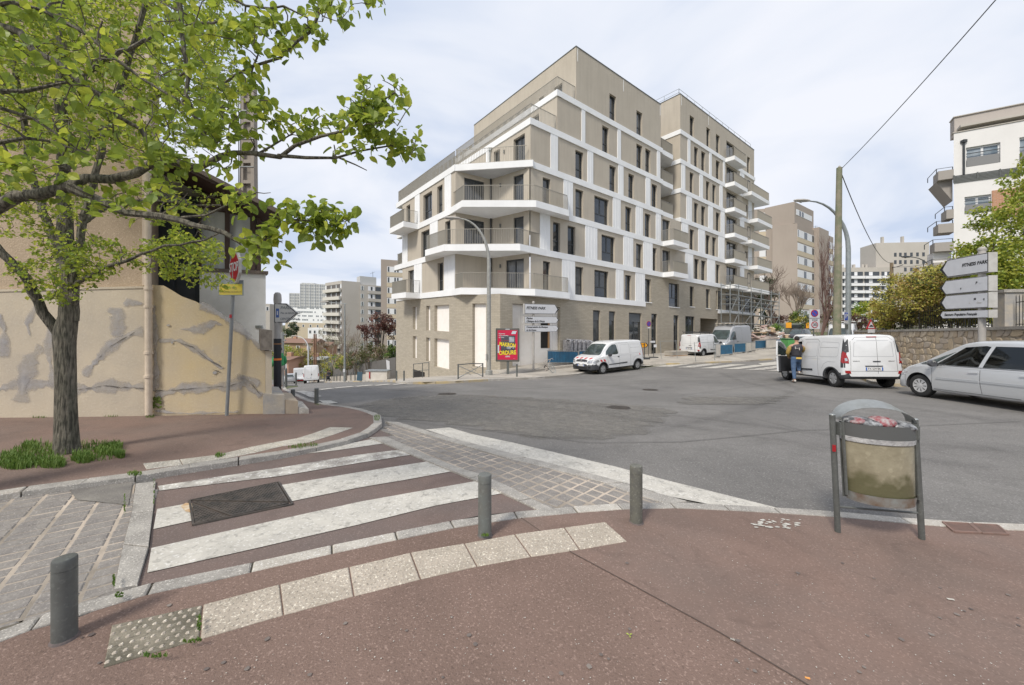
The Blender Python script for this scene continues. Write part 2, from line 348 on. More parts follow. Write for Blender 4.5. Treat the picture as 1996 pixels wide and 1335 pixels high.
# ------------------------------------------------------------ roadway and pavements
def W2(pts,dz=0): return [(p.x,p.y) for p in GP(pts,dz)]
road_poly = [(-9,-4),(30,-4),(26,6),(21,12),(19.5,16),(26,25),(33,31),(45,42),(70,66),(64,74),(42,52),(18,31.5),(10,25),
             (3,21.3),(-2,22.4),(-5,24.5),(-13,36),(-30,58),(-52,90),(-58,86),(-38,60),(-21,37),(-12.5,22),(-9.5,15),(-8,11.5),(-7,9),(-8,5),(-9,3)]
tag(drape('road',road_poly,0,asphalt,cell=.5),kind='structure')
old = W2([(640,800),(760,775),(900,768),(1100,778),(1250,790),(1330,800),(1260,850),(1150,862),(1050,862),(930,838),(800,820),(700,812)])
def fade_attr(o):
    bm = bmesh.new(); bm.from_mesh(o.data); v = [0.0 if any(len(e.link_faces) == 1 for e in q.link_edges) else 1.0 for q in bm.verts]; bm.free(); a = o.data.attributes.new('fade','FLOAT','POINT'); a.data.foreach_set('value',v); return o
tag(fade_attr(drape('old_asphalt_patch',old,.010,asphalt_old_f,cell=.35)),kind='structure')
tag(fade_attr(drape('old_asphalt_patch',W2([(1330,772),(1560,770),(1500,792),(1310,790)]),.012,asphalt_old_f,cell=.5)),kind='structure')
def track(pts,wd,dz):
    p = dense(W2(pts),.3); n_ = len(p); q = strip(p,1.0); l = q[:n_]; mb = MB(); fd = []
    for i in range(n_):
        c = Vector(p[i]); d = (Vector(l[i]) - c).normalized() * wd
        for t,al in ((-1,0),(0,1),(1,0)): v = c + d * t; mb.v.append((v.x,v.y,gz(v.x,v.y) + dz)); fd.append(al * (0 if i in (0,n_ - 1) else 1))
    for i in range(n_ - 1):
        for j in (0,1): mb.f.append((i * 3 + j,i * 3 + j + 1,(i + 1) * 3 + j + 1,(i + 1) * 3 + j)); mb.mi.append(0)
    o = mb.build('tyre_track',track_m); a = o.data.attributes.new('fade','FLOAT','POINT'); a.data.foreach_set('value',fd); tag(o,kind='structure')
# tar seams
TRK = [[(1990,880),(1700,860),(1400,820),(1150,790),(900,770),(700,757)],[(1990,920),(1680,885),(1380,838),(1130,803),(880,780)],[(1480,740),(1300,745),(1100,755),(900,765),(760,780)],[(1990,830),(1800,800),(1600,780),(1450,745),(1400,725)],[(1250,850),(1450,800),(1560,760),(1500,735)]]
seam_m = mat('tar_seam',(.11,.106,.10),.7,coords='World')
def strip(pts, wd):
    a = [Vector((p[0],p[1],0)) for p in pts]; l,r = [],[]
    for i,p in enumerate(a):
        d = (a[min(i + 1,len(a) - 1)] - a[max(i - 1,0)]).normalized(); nn = Vector((-d.y,d.x,0)) * wd / 2
        l.append(p + nn); r.append(p - nn)
    return [(p.x,p.y) for p in l + r[::-1]]
def dense(pts,step=.4):
    o = []
    for a,b in zip(pts[:-1],pts[1:]):
        a,b = Vector(a[:2]),Vector(b[:2]); n = max(1,int((b - a).length / step))
        o += [tuple(a.lerp(b,i / n)) for i in range(n)]
    return o + [tuple(pts[-1][:2])]
sm = MB()
def ribbon(mb,pts,wd,dz,jit=0):
    p = dense(pts,.3); q = strip(p,wd); n = len(p); l,r = q[:n],q[n:][::-1]
    z = lambda c: gz(c[0],c[1]) + dz
    for i in range(n - 1):
        A = [(*r[i],z(r[i])),(*r[i + 1],z(r[i + 1])),(*l[i + 1],z(l[i + 1])),(*l[i],z(l[i]))]
        mb.quad(*A)
for pts,wd in [([(700,812),(930,838),(1150,864),(1330,862),(1560,840),(1990,822)],.025),([(1250,790),(1400,800),(1560,838)],.02),
                ([(1330,770),(1480,752),(1530,748)],.03),([(830,770),(760,790),(700,812)],.02)]:
    ribbon(sm,W2(pts),wd * .6,.016)
tag(sm.build('tar_seam',seam_m),kind='structure')
for i_,t_ in enumerate(TRK): track(t_,.35,.020 + i_ * .004)

# zebra crossing in front
zc = [(303,936),(400,906),(560,884),(700,853),(740,838),(770,855),(860,893),(960,945),(1062,994),(940,1006),(850,1024),(720,1050),(590,1078),(425,1114),(330,1133),(268,1146),(290,1080),(300,1000)]
tag(drape('crossing_surface',W2(zc),.010,cross_red,cell=.3),kind='structure')
def stripe(pts,m,name='crossing_stripe'):
    tag(drape(name,W2(pts,.016),.016,m,cell=.3),kind='structure')
stripe([(295,1068),(500,1022),(700,978),(930,937),(980,961),(850,985),(700,1022),(500,1068),(287,1116)],paint)
stripe([(306,992),(372,980),(377,1014),(299,1031)],paint)
stripe([(549,945),(700,920),(835,899),(883,918),(790,935),(700,950),(567,977)],paint)
stripe([(308,947),(553,910),(700,886),(782,876),(804,886),(700,902),(544,928),(311,956)],paint_worn)
stripe([(553,889),(640,872),(724,856),(749,864),(660,877)],paint)
stripe([(829,837),(876,833),(920,846),(1002,863),(1109,888),(1203,910),(1300,936),(1525,992),(1410,988),(1300,966),(1235,946),(1140,920),(1015,889),(920,866)],paint,'edge_line')
# far crossings and give-way dashes
for x in range(8):
    a = 1235 + x * 42
    stripe([(a + 55 + x * 3,706 + x * 1.3),(a + 82 + x * 4,706 + x * 1.3),(a + 28 + x * 2,713 + x * 1.6),(a - 4 + x * 2,713 + x * 1.6)],paint_worn if x % 3 == 2 else paint)
for a,b,y in [(621,652,757.5),(651,692,754),(691,730,751.3),(728,764,749.4),(763,800,747.8)]:
    stripe([(a,y + 1.2),(b - 8,y - 1.4),(b,y - .6),(a + 6,y + 2.2)],paint,'give_way_dash')
stripe([(576,763),(592,761.5),(607,763),(627,772),(616,775),(604,774)],paint_worn)
stripe([(622,780),(645,780.5),(659,785),(633,788)],paint,'crossing_stripe')
stripe([(1478,708),(1530,703),(1530,709),(1490,713)],paint)

# foreground pavement
K1 = [(-260,1330),(-150,1275),(0,1222),(160,1180),(235,1152),(330,1130),(425,1112),(590,1075),(720,1048),(850,1022),(940,1005),(1060,993),(1190,983),(1300,980),
      (1420,985),(1525,991),(1660,1000),(1760,1010),(1860,1018),(1996,1022),(2300,1050)]
k1 = dense([tuple(p) for p in W2(K1,.03)],.12)
def offset(pts, d):
    a = [Vector(p) for p in pts]; o = []
    for i,p in enumerate(a):
        t = (a[min(i + 1,len(a) - 1)] - a[max(i - 1,0)]).normalized(); o.append((p.x + t.y * d,p.y - t.x * d))
    return o
KW = .115
k1i = offset(k1,KW)
seamA = W2([(1115,1078),(1240,1145),(1400,1232),(1590,1345)],.03)
wx0 = k1i[0]
iA = min(range(len(k1i)),key=lambda i: (Vector(k1i[i]) - Vector(W2([(1010,1010)],.03)[0])).length)
iB = min(range(len(k1i)),key=lambda i: (Vector(k1i[i]) - Vector(W2([(1075,1004)],.03)[0])).length)
sA = W2([(1010,1006),(1115,1078),(1240,1145),(1400,1232),(1590,1345)],.03)
left_sheet = k1i[:iA + 1] + sA[1:] + [(1.4,-1),(-3.5,-1)]
right_sheet = k1i[iA:] + [(7,-1),(1.4,-1)] + sA[:0:-1]
pave = drape('pavement',left_sheet,.03,asphalt_red2,cell=.3); tag(pave,kind='structure')
pave2 = drape('pavement',right_sheet,.031,asphalt_red,cell=.3); tag(pave2,kind='structure')
sm = MB(); ribbon(sm,sA,.007,.0355); tag(sm.build('pavement_seam',mat('seam_dirt',(.10,.075,.065),.95)),kind='structure')

def stone(mb,quad,top,dep,bev=.006,jit=.003):
    """a stone with chamfered top on a ground quad (xy corner list, counter-clockwise)"""
    c = sum((Vector((*q,0)) for q in quad),Vector()) / 4
    t = R.uniform(-jit,jit); z0 = [gz(*q) for q in quad]
    jq = [Vector((*q,0)) for q in quad]
    lo = [Vector((q.x,q.y,z + top - dep)) for q,z in zip(jq,z0)]
    mid = [Vector((q.x,q.y,z + top - bev + t)) for q,z in zip(jq,z0)]
    hi = []
    for q,z in zip(jq,z0):
        d = (c - q); d = d.normalized() * min(bev * 1.6,d.length * .3); hi.append(Vector((q.x + d.x,q.y + d.y,z + top + t)))
    n = len(mb.v); mb.v += [tuple(v) for v in lo + mid + hi]
    fs = [(8,9,10,11)] + [(i,(i + 1) % 4,4 + (i + 1) % 4,4 + i) for i in range(4)] + [(4 + i,4 + (i + 1) % 4,8 + (i + 1) % 4,8 + i) for i in range(4)]
    mb.f += [tuple(n + i for i in f) for f in fs]; mb.mi += [mb.cm] * len(fs)
def ccw(q):
    a = sum(q[i][0] * q[(i + 1) % 4][1] - q[(i + 1) % 4][0] * q[i][1] for i in range(4)); return q if a > 0 else q[::-1]
def kerb_run(out,inn,lens,top,name,mats_,parent,dep=.12,gap=.012):
    d = 0; i = 0; k = 0
    o = [Vector(p) for p in out]; cum = [0]
    for a,b in zip(o[:-1],o[1:]): cum.append(cum[-1] + (b - a).length)
    def at(arr, s):
        s = min(max(s,0),cum[-1]); j = max(0,min(len(cum) - 2,int(np.searchsorted(cum,s)) - 1))
        t = (s - cum[j]) / max(1e-6,cum[j + 1] - cum[j]); a,b = Vector(arr[j]),Vector(arr[j + 1]); return tuple(a.lerp(b,t))
    s = 0
    while s < cum[-1] - .05:
        ln = lens * R.uniform(.8,1.2); e = min(s + ln,cum[-1]); m = max(1,int(round((e - s) / .45)))
        mb = MB()
        for j in range(m):
            a = s + (e - s) * j / m + (gap / 2 if j == 0 else 0); b = s + (e - s) * (j + 1) / m - (gap / 2 if j == m - 1 else 0)
            stone(mb,ccw([at(out,a),at(out,b),at(inn,b),at(inn,a)]),top,dep)
        mb.build(name,R.choice(mats_),parent); s = e
kerb = thing('kerb',None,None); kerb['kind'] = 'structure'
kerb_run(k1,k1i,.55,.037,'kerb_stone',[granite,granite_lt,granite],kerb)
bed = strip(dense(list(zip([ (a[0]+b[0])/2 for a,b in zip(k1,k1i)],[(a[1]+b[1])/2 for a,b in zip(k1,k1i)])),.3),KW + .03)
tag(drape('kerb_joint_filling',bed,.018,mortar_dk,cell=.4),kind='structure')

# tactile slabs with studs
def studs(mb,q,nx_,ny_,top,r=.012):
    a,b,c,d = [Vector(p) for p in q]
    for i in range(nx_):
        for j in range(ny_):
            u,v = (i + .5 + (.25 if j % 2 else -.25)) / nx_,(j + .5) / ny_
            p = a.lerp(b,u).lerp(d.lerp(c,u),v); z = gz(p.x,p.y) + top
            mb.tube([(p.x,p.y,z - .002),(p.x,p.y,z + .004)],[r,r * .6],6)
tops = [(216,1220),(395,1180),(545,1140),(680,1106),(800,1078),(905,1060),(1003,1042),(1100,1029),(1180,1018)]
bots = [(200,1303),(390,1247),(553,1200),(690,1163),(820,1130),(930,1105),(1035,1086),(1130,1072),(1223,1056)]
def slab_row(tops,bots,top,name,label,dz,m,sn=(9,6),dirt=None):
    t_ = W2(tops,dz); b_ = W2(bots,dz)
    root = thing(name,label,'paving strip')
    for i in range(len(tops) - 1):
        q = [t_[i],t_[i + 1],b_[i + 1],b_[i]]; c = (sum(p[0] for p in q) / 4,sum(p[1] for p in q) / 4)
        q = ccw([(c[0] + (p[0] - c[0]) * .975,c[1] + (p[1] - c[1]) * .985) for p in q])
        mb = MB(); stone(mb,q,dz + .006,.06,.004,.001)
        if dirt and i == 0: o_ = mb.build('paving_slab',dirt,root); mb = MB(); studs(mb,q,sn[0],sn[1],dz + .007); tag(mb.build('studs',m,o_),kind='stuff'); continue
        studs(mb,q,sn[0],sn[1],dz + .006)
        mb.build('paving_slab',m,root)
    root.location = (0,0,0); return root
tact_dirty = mat('soiled_tactile_concrete',(.11,.10,.075),.95,(.27,.24,.19),4,.8,fine=.5,fscale=60,bump=.6,bscale=50,coords='World')
slab_row(tops,bots,.03,'tactile_paving','pale studded warning slabs in the red pavement in front of the near bollards',.031,tactile,(9,6),tact_dirty)
tops2 = [(278,904),(350,896),(423,887),(482,873),(532,863),(577,855),(610,845),(643,833)]
bots2 = [(285,915),(356,906),(440,894),(500,882),(550,870),(601,863),(649,848),(688,834)]
slab_row(tops2,bots2,.07,'tactile_paving','worn white warning slabs in the red pavement beyond the zebra crossing',.071,mat('worn_white_concrete',(.50,.465,.40),.9,(.36,.335,.29),6,.8,fine=.5,fscale=70,bump=.6,coords='World'),(8,3))

# granite slabs across
def px_stones(parent,L_,R_,top,m,name='kerb_stone',uneven=.004,shrink=.97):
    l,r = W2(L_,top),W2(R_,top)
    for i in range(len(l) - 1):
        q = [l[i],l[i + 1],r[i + 1],r[i]]; c = (sum(p[0] for p in q) / 4,sum(p[1] for p in q) / 4)
        q = ccw([(c[0] + (p[0] - c[0]) * shrink,c[1] + (p[1] - c[1]) * shrink) for p in q])
        mb = MB(); stone(mb,q,top,.1,.006,uneven); mb.build(name,m,parent)
def resample(pts,n):
    p = [Vector(a) for a in pts]; c = [0]
    for a,b in zip(p[:-1],p[1:]): c.append(c[-1] + (b - a).length)
    o = []
    for i in range(n + 1):
        s = c[-1] * i / n; j = max(0,min(len(c) - 2,int(np.searchsorted(c,s)) - 1)); t = (s - c[j]) / (c[j + 1] - c[j])
        o.append(tuple(p[j].lerp(p[j + 1],min(max(t,0),1))))
    return o
ch = thing('channel_stones',None,None); ch['kind'] = 'structure'
px_stones(ch,[(264,941),(256,1000),(240,1060),(221,1148)],[(304,936),(299,995),(290,1065),(268,1140)],.030,granite)
sal = [(719,852),(745,862),(835,899),(883,918),(931,937),(980,960),(1059,997)]
sar = [(752,850),(794,868),(870,903),(920,919),(967,934),(1027,966),(1082,992)]
px_stones(ch,resample(sal,7),resample(sar,7),.030,granite)
sbl = [(750,821),(851,853),(983,891),(1087,916),(1172,938),(1247,966),(1300,981)]
sbr = [(775,822),(889,856),(995,883),(1093,907),(1203,936),(1300,965),(1340,976)]
px_stones(ch,resample(sbl,9),resample(sbr,9),.030,granite)

# cobbles
def inside(pt,poly):
    x,y = pt; c = False; j = len(poly) - 1
    for i in range(len(poly)):
        if (poly[i][1] > y) != (poly[j][1] > y) and x < (poly[j][0] - poly[i][0]) * (y - poly[i][1]) / (poly[j][1] - poly[i][1]) + poly[i][0]: c = not c
        j = i
    return c
def cobbles(name,poly,origin,d1,su,sv,gapf,joint,top,maxn,key,bond=.0,rough=None):
    root = thing(name,None,None); root['kind'] = 'structure'
    drape('joint',poly,top - .0045,joint,root,cell=.4,kind='stuff')
    d1 = Vector(d1).normalized(); d2 = Vector((-d1.y,d1.x)); cells = []
    for i in range(-60,60):
        for j in range(-60,60):
            o = Vector(origin) + d1 * (i + (bond if j % 2 else 0)) * su + d2 * j * sv; c = o + d1 * su / 2 + d2 * sv / 2
            if any(inside(c + d1 * su * a_ + d2 * sv * b_,poly) for a_ in (-.4,0,.4) for b_ in (-.4,0,.4)): cells.append((c,o))
    cells.sort(key=lambda t: t[0].length); rest = MB()
    for k,(c,o) in enumerate(cells):
        g = gapf(c); q = []
        for a,b in ((0,0),(1,0),(1,1),(0,1)):
            p = o + d1 * (su * a + (g if a == 0 else -g) + R.uniform(-.003,.003)) + d2 * (sv * b + (g if b == 0 else -g) + R.uniform(-.003,.003)); q.append((p.x,p.y))
        mb = rest if k >= maxn else MB()
        stone(mb,ccw(q),top,.05,.008,rough(c) if rough else .003)
        if k < maxn: mb.build('cobblestone',cobble,root)
    if rest.v: tag(rest.build('cobblestone_rows',cobble,root),kind='stuff')
    return root
polyC = W2([(752,836),(770,826),(851,855),(983,893),(1087,918),(1172,940),(1247,968),(1310,983),(1190,986),(1085,992),(1027,968),(967,936),(870,905),(794,870)],.018)
a_,b_ = W2([(835,899),(1059,997)],.018)
cobbles('cobbled_gutter',polyC,a_,Vector(b_) - Vector(a_),.155,.155,lambda c: .0085,mortar,.020,290,None,rough=lambda c: .004)
polyL = W2([(-330,1010),(-100,985),(0,968),(100,953),(200,941),(264,938),(256,1000),(240,1060),(222,1146),(160,1178),(0,1220),(-150,1272),(-420,1330)],.018)
a_,b_ = W2([(60,1180),(170,1010)],.018)
cobbles('cobbled_side_road',polyL,a_,Vector(b_) - Vector(a_),.115,.20,lambda c: .0065,mortar,.020,295,None,bond=0,rough=lambda c: .003)
tag(drape('asphalt_patch',W2([(130,950),(258,942),(250,985),(150,975)],.02),.026,mat('soft_asphalt_patch',(.15,.14,.13),.9,(.24,.225,.2),3,.8,fine=.4,coords='World'),cell=.3),kind='structure')

# left pavement with the kerb round the corner
K2 = [(-330,1020),(-150,990),(0,965),(100,950),(200,938),(300,924),(400,906),(500,893),(600,876),(680,858),(725,842),(745,825),(742,808),(715,799),(680,792),(640,788),(612,782),(590,773),(574,766),(560,759),(552,752)]
k2 = [tuple(p) for p in W2(K2,.07)]
k2 = dense(k2 + [(-10.5,16.5),(-14,23),(-23,38),(-38,60)],.15); k2i = offset(k2,-.14)
left = k2i + [(-44,60),(-30,30),(-22,8),(-12,3),(-6,2.6)]
tag(drape('pavement',left,.07,asphalt_red,cell=.5),kind='structure')
nn = int(np.argmax([p[1] > 25 for p in k2])) or len(k2)
kerb_run(k2[:nn],k2i[:nn],.8,.074,'kerb_stone',[granite,granite_lt,granite],kerb,dep=.16)
# pavement in front of the new building
K3 = [(2100,741),(1990,747)]
far = W2([(1252,709),(1150,721),(1120,728),(1050,734),(960,738),(888,742),(830,744),(790,743.5)],.1)
k3 = dense([(41,43.5),(33,36.5),(24,29.8),(16.5,27.2),(11,25.6)] + far + [(-13.2,35.2),(-24,50),(-44,80)],.4)
k3i = offset(k3,-.2)
tag(drape('pavement',k3i + [(-36,84),(-11,40),(-4,26),(1.5,25.5),(12,34),(32,50),(46,60),(52,52)],.1,pave_pale,cell=.8),kind='structure')
kerb_run(k3,k3i,1.2,.105,'kerb_stone',[granite_lt,pave_pale,mat('yellowed_kerb',(.48,.37,.18),.9,(.42,.38,.32),3,.7,coords='World')],kerb,dep=.22)
# pavement along the stone wall on the right
K4 = [(2500,775),(2200,764),(1996,757),(1880,752),(1745,748),(1700,744),(1500,706),(1545,696)]
k4 = dense([tuple(p) for p in W2(K4[:6],.1)] + [(17.0,19.0),(20,22.4),(31,31.8),(50,48)],.4); k4i = offset(k4,.16)
tag(drape('pavement',k4i + [(56,44),(34,26),(34,8)],.1,pave_pale,cell=.8),kind='structure')
kerb_run(k4[:160],k4i[:160],1.0,.105,'kerb_stone',[granite_lt,mat('yellowed_kerb',(.3,.3,.3))],kerb,dep=.2)

# covers and grates
iron = mat('cast_iron_cover',(.075,.07,.065),.6,(.14,.12,.105),9,.8,metal=.5,bump=.4,coords='World')
def round_cover(px,py,r,label):
    c = G(px,py); t = thing('manhole_cover',label,'manhole cover',(c.x,c.y,c.z + .008))
    sl = (gz(c.x,c.y + .3) - gz(c.x,c.y - .3)) / .6
    mb = MB(); mb.lathe([(r,0),(r,.008),(r * .9,.010),(r * .88,.004),(.001,.004)],n=32); mb.build('cover_ring',iron,t)
    for k in range(-6,7):
        w_ = math.sqrt(max(0,(r * .85) ** 2 - (k * r * .13) ** 2)); b = MB(); b.box((k * r * .13,0,.008),(r * .07,2 * w_,.01)); b.build('bar',iron,t)
    t.rotation_euler = (math.atan(sl),0,0)
round_cover(1205,795,.29,'round ribbed iron manhole cover in the middle of the road')
round_cover(872,768,.28,'round iron manhole cover on the old asphalt nearest the left kerb')
round_cover(1268,760,.27,'round iron manhole cover farther along the road beyond the ribbed one')
g = thing('access_cover','rectangular studded iron access cover in three triangular leaves on the zebra crossing','access cover')
cn = GP([(372,975),(541,940),(567,982),(380,1021)],.02)
for tri in ([0,1,None],[1,2,0],[2,3,0]):
    pass
c0,c1,c2_,c3 = cn
def plate(pts,shrink=.985):
    c = sum(pts,Vector()) / len(pts); return [c + (p - c) * shrink for p in pts]
mid = c0.lerp(c3,.12)
for pts in ([c0,c1.lerp(c0,.0),c1.lerp(c2_,.92)],[c0.lerp(c3,.06),c1.lerp(c2_,.97),c3.lerp(c2_,.35)],[c0.lerp(c3,.12),c3.lerp(c2_,.33),c3]):
    mb = MB(); pl = plate(pts,.97)
    if (pl[1] - pl[0]).cross(pl[2] - pl[0]).z < 0: pl = pl[::-1]
    mb.prism([p - Vector((0,0,.012)) for p in pl],(0,0,.016))
    o = Vector((c0.x,c0.y)); ux = (Vector((c1.x,c1.y)) - o).normalized(); uy = Vector((-ux.y,ux.x))
    pp = [(p.x,p.y) for p in plate(pts,.9)]
    for i in range(0,60):
        for j in range(-30,10):
            q = o + ux * (i * .028 + (j % 2) * .014) + uy * j * .028
            if inside(q,pp):
                z = gz(q.x,q.y) + .028
                mb.box((q.x,q.y,z - .002),(.014,.007,.006),rz=(.7 if (i + j) % 2 else -.7))
    mb.build('cover_leaf',iron,g)
fr = MB(); q = plate(cn,1.03)
for a,b in zip(q,q[1:] + q[:1]):
    fr.tube([a - Vector((0,0,.004)),b - Vector((0,0,.004))],.011,4)
fr.build('frame',iron,g)
tag(drape('rust_stain',W2([(352,986),(362,980),(374,981),(376,999),(362,997)],.02),.0205,mat('rust',(.42,.24,.10),.9,(.58,.50,.38),14,.9,coords='World'),cell=.1),kind='structure')
# drain grate by the right kerb
dg_ = thing('drain_grate','red dusted slotted drain grate set in the kerb right of the litter bin','drain grate')
q = GP([(1838,1018),(1945,1024),(1965,1041),(1860,1036)],.04)
for (s,e) in ((0,.48),(.52,1)):
    a,b,c,d = q[0].lerp(q[1],s),q[0].lerp(q[1],e),q[3].lerp(q[2],e),q[3].lerp(q[2],s)
    mb = MB()
    for k in range(14):
        t = (k + .5) / 14; p0,p1 = a.lerp(b,t),d.lerp(c,t); mb.tube([p0,p1],.006,4)
    for p0,p1 in ((a,b),(b,c),(c,d),(d,a)): mb.tube([p0,p1],.010,4)
    mb.build('grate_panel',mat('rusty_red_iron',(.26,.16,.13),.8,(.17,.12,.10),20),dg_)
tag(drape('grate_pit',[(p.x,p.y) for p in q],.0335,mat('pit_dark',(.03,.025,.02),.95),cell=.2),kind='structure')
# paint splashes, litter
sp_ = MB()
for i in range(60):
    px,py = 1465 + R.random() * 95,1010 + R.random() * 20
    if (px - 1512) ** 2 / 2300 + (py - 1020) ** 2 / 110 > 1 and R.random() < .6: continue
    c = G(px,py,.036); r = R.uniform(.004,.026)
    m_ = R.randint(5,8); pts = [Vector((c.x + r * R.uniform(.5,1.3) * math.cos(t * 2 * PI / m_) * 1.3,c.y + r * R.uniform(.4,1) * math.sin(t * 2 * PI / m_),0)) for t in range(m_)]
    for p in pts: p.z = gz(p.x,p.y) + .0365
    sp_.quad(*pts)
tag(sp_.build('paint_splashes',paint),kind='structure')
def litter(name,label,cat,px,py,dz,sz,m,rz):
    c = G(px,py,dz); mb = MB(); mb.box((0,0,sz[2] / 2),sz); mb.box((sz[0] * .3,sz[1] * .25,sz[2]),(sz[0] * .4,sz[1] * .4,sz[2]))
    o = mb.build(name,m); o.location = c; o.rotation_euler = (0,0,rz); tag(o,label,cat)
litter('cigarette_end','white cigarette end lying on the seam of the red pavement','cigarette end',1428,1247,.038,(.022,.005,.005),paint,-.5)
litter('paper_scrap','small orange paper scrap on the pavement at the bottom edge','litter',1574,1322,.038,(.02,.008,.003),mat('orange_paper',(.75,.35,.1),.8),-.4)
litter('paper_scrap','pale flattened paper scrap on the pavement right of centre','litter',1853,1168,.038,(.035,.012,.002),paint,-.3)
lf = MB(); c = G(1227,1238,.04)
for k in range(3):
    a = k * 2.1; lf.quad(c,c + Vector((.012 * math.cos(a),.012 * math.sin(a),.004)),c + Vector((.02 * math.cos(a + .4),.02 * math.sin(a + .4),.002)),c + Vector((.012 * math.cos(a + .9),.012 * math.sin(a + .9),.003)))
tag(lf.build('fallen_leaf',mat('yellow_green_leaf',(.30,.36,.06),.7)),'small yellow green leaf fallen on the speckled red pavement','leaf')
spk = MB()
for i in range(700):
    px,py = R.uniform(300,1996),R.uniform(1000,1335)
    c = G(px,py,.036)
    if c.y > 3.2 or (px < 1200 and py < 1075 + (1200 - px) * .27): continue
    r = R.uniform(.0012,.004); spk.quad(*[c + Vector((r * math.cos(t) * R.uniform(.6,1.3),r * math.sin(t) * R.uniform(.6,1.3),.0006)) for t in (0,1.2,2.5,3.8,5)])
gm_ = MB()
for i in range(70):
    c = G(R.uniform(150,1990),R.uniform(1060,1330),.0362); r = R.uniform(.006,.014)
    if c.y > 3 or (c.x < .6 and c.y > 2.2): continue
    gm_.quad(*[c + Vector((r * math.cos(t) * R.uniform(.8,1.2),r * math.sin(t) * R.uniform(.8,1.2),.0004)) for t in np.linspace(0,5.4,7)])
tag(gm_.build('gum_spots',mat('trodden_gum',(.10,.08,.075),.8,(.22,.19,.17),3,.8,coords='World')),'dark trodden gum spots on the red pavement','gum spots',kind='stuff')
tag(spk.build('grit',paint),'pale grit and crumbs scattered over the pavement','grit',kind='stuff')
# ------------------------------------------------------------ the new apartment building
class Facade:
    """vertical plane through (x0,y0) running along d; n points outwards"""
    def __init__(s,x0,y0,dx,dy,out_sign=1):
        l = math.hypot(dx,dy); s.o = Vector((x0,y0)); s.d = Vector((dx,dy)) / l
        s.n = Vector((s.d.y,-s.d.x)) * out_sign
    def u(s,px,off=0):
        k = (px - CX) / F; o = s.o + s.n * off
        return (k * o.y - o.x) / (s.d.x - k * s.d.y)
    def xy(s,u,off=0): return s.o + s.d * u + s.n * off
    def pt(s,u,r,off=0):
        p = s.xy(u,off); return Vector((p.x,p.y,sh(p.x,EYE + r)))
    def r(s,px,py,off=0):
        p = s.xy(s.u(px,off),off); return (CY + TILT * (px - CX) - py) / F * p.y
    def panel(s,mb,u0,u1,r0,r1,off0,off1):
        """solid box on the facade between two offsets"""
        if u1 < u0: u0,u1 = u1,u0
        lo = [s.pt(u0,r0,off1),s.pt(u1,r0,off1),s.pt(u1,r0,off0),s.pt(u0,r0,off0)]
        hi = [s.pt(u0,r1,off1),s.pt(u1,r1,off1),s.pt(u1,r1,off0),s.pt(u0,r1,off0)]
        mb.hexa(lo,hi)
    def wall(s,mb,u0,u1,r0,r1,holes,depth=.24,off=0):
        """wall sheet with rectangular holes and their reveals. holes = [(ua,ub,ra,rb)]"""
        us = sorted({u0,u1,*[min(max(h[0],u0),u1) for h in holes],*[min(max(h[1],u0),u1) for h in holes]})
        rs = sorted({r0,r1,*[min(max(h[2],r0),r1) for h in holes],*[min(max(h[3],r0),r1) for h in holes]})
        for a,b in zip(us[:-1],us[1:]):
            for c,d in zip(rs[:-1],rs[1:]):
                if any(h[0] < (a + b) / 2 < h[1] and h[2] < (c + d) / 2 < h[3] for h in holes): continue
                mb.quad(s.pt(a,c,off),s.pt(b,c,off),s.pt(b,d,off),s.pt(a,d,off))
        for (a,b,c,d) in holes:
            o = off - depth
            mb.quad(s.pt(a,c,off),s.pt(a,c,o),s.pt(b,c,o),s.pt(b,c,off))
            mb.quad(s.pt(a,d,off),s.pt(b,d,off),s.pt(b,d,o),s.pt(a,d,o))
            mb.quad(s.pt(a,c,off),s.pt(a,d,off),s.pt(a,d,o),s.pt(a,c,o))
            mb.quad(s.pt(b,c,off),s.pt(b,c,o),s.pt(b,d,o),s.pt(b,d,off))
def window_on(fc,parent,a,b,c,d,depth=.2,kind='std',off=0,frame=None,glass=None,name='window',fw=.06):
    o = off - depth; fr = MB(); fm = frame or frame_dk
    for (u0,u1,r0,r1) in ((a,a + fw,c,d),(b - fw,b,c,d),(a + fw,b - fw,d - fw * 1.6,d),(a + fw,b - fw,c,c + fw)):
        fc.panel(fr,u0,u1,r0,r1,o - .05,o + .02)
    ops = []
    if kind == 'std':
        m = c + (d - c) * .38; fc.panel(fr,a + fw,b - fw,m - .035,m + .035,o - .05,o + .012); ops = [(a + fw,b - fw,c + fw,m),(a + fw,b - fw,m,d - fw)]
    elif kind == 'double':
        m = c + (d - c) * .38; fc.panel(fr,a + fw,b - fw,m - .035,m + .035,o - .05,o + .012)
        h = (a + b) / 2; fc.panel(fr,h - .05,h + .05,m + .035,d - fw * 1.6,o - .05,o + .012)
    elif kind == 'slide':
        h = (a + b) / 2; fc.panel(fr,h - .05,h + .05,c + fw,d - fw * 1.6,o - .05,o + .012)
    w_ = fr.build(name,fm,parent)
    g_ = MB(); fc.panel(g_,a + fw * .5,b - fw * .5,c + fw * .5,d - fw * .5,o - .04,o - .02); g_.build('pane',glass or R.choice([glass_v[0],glass_v[0],glass_v[1],glass_v[1],glass_v[2]]),w_)
    return w_
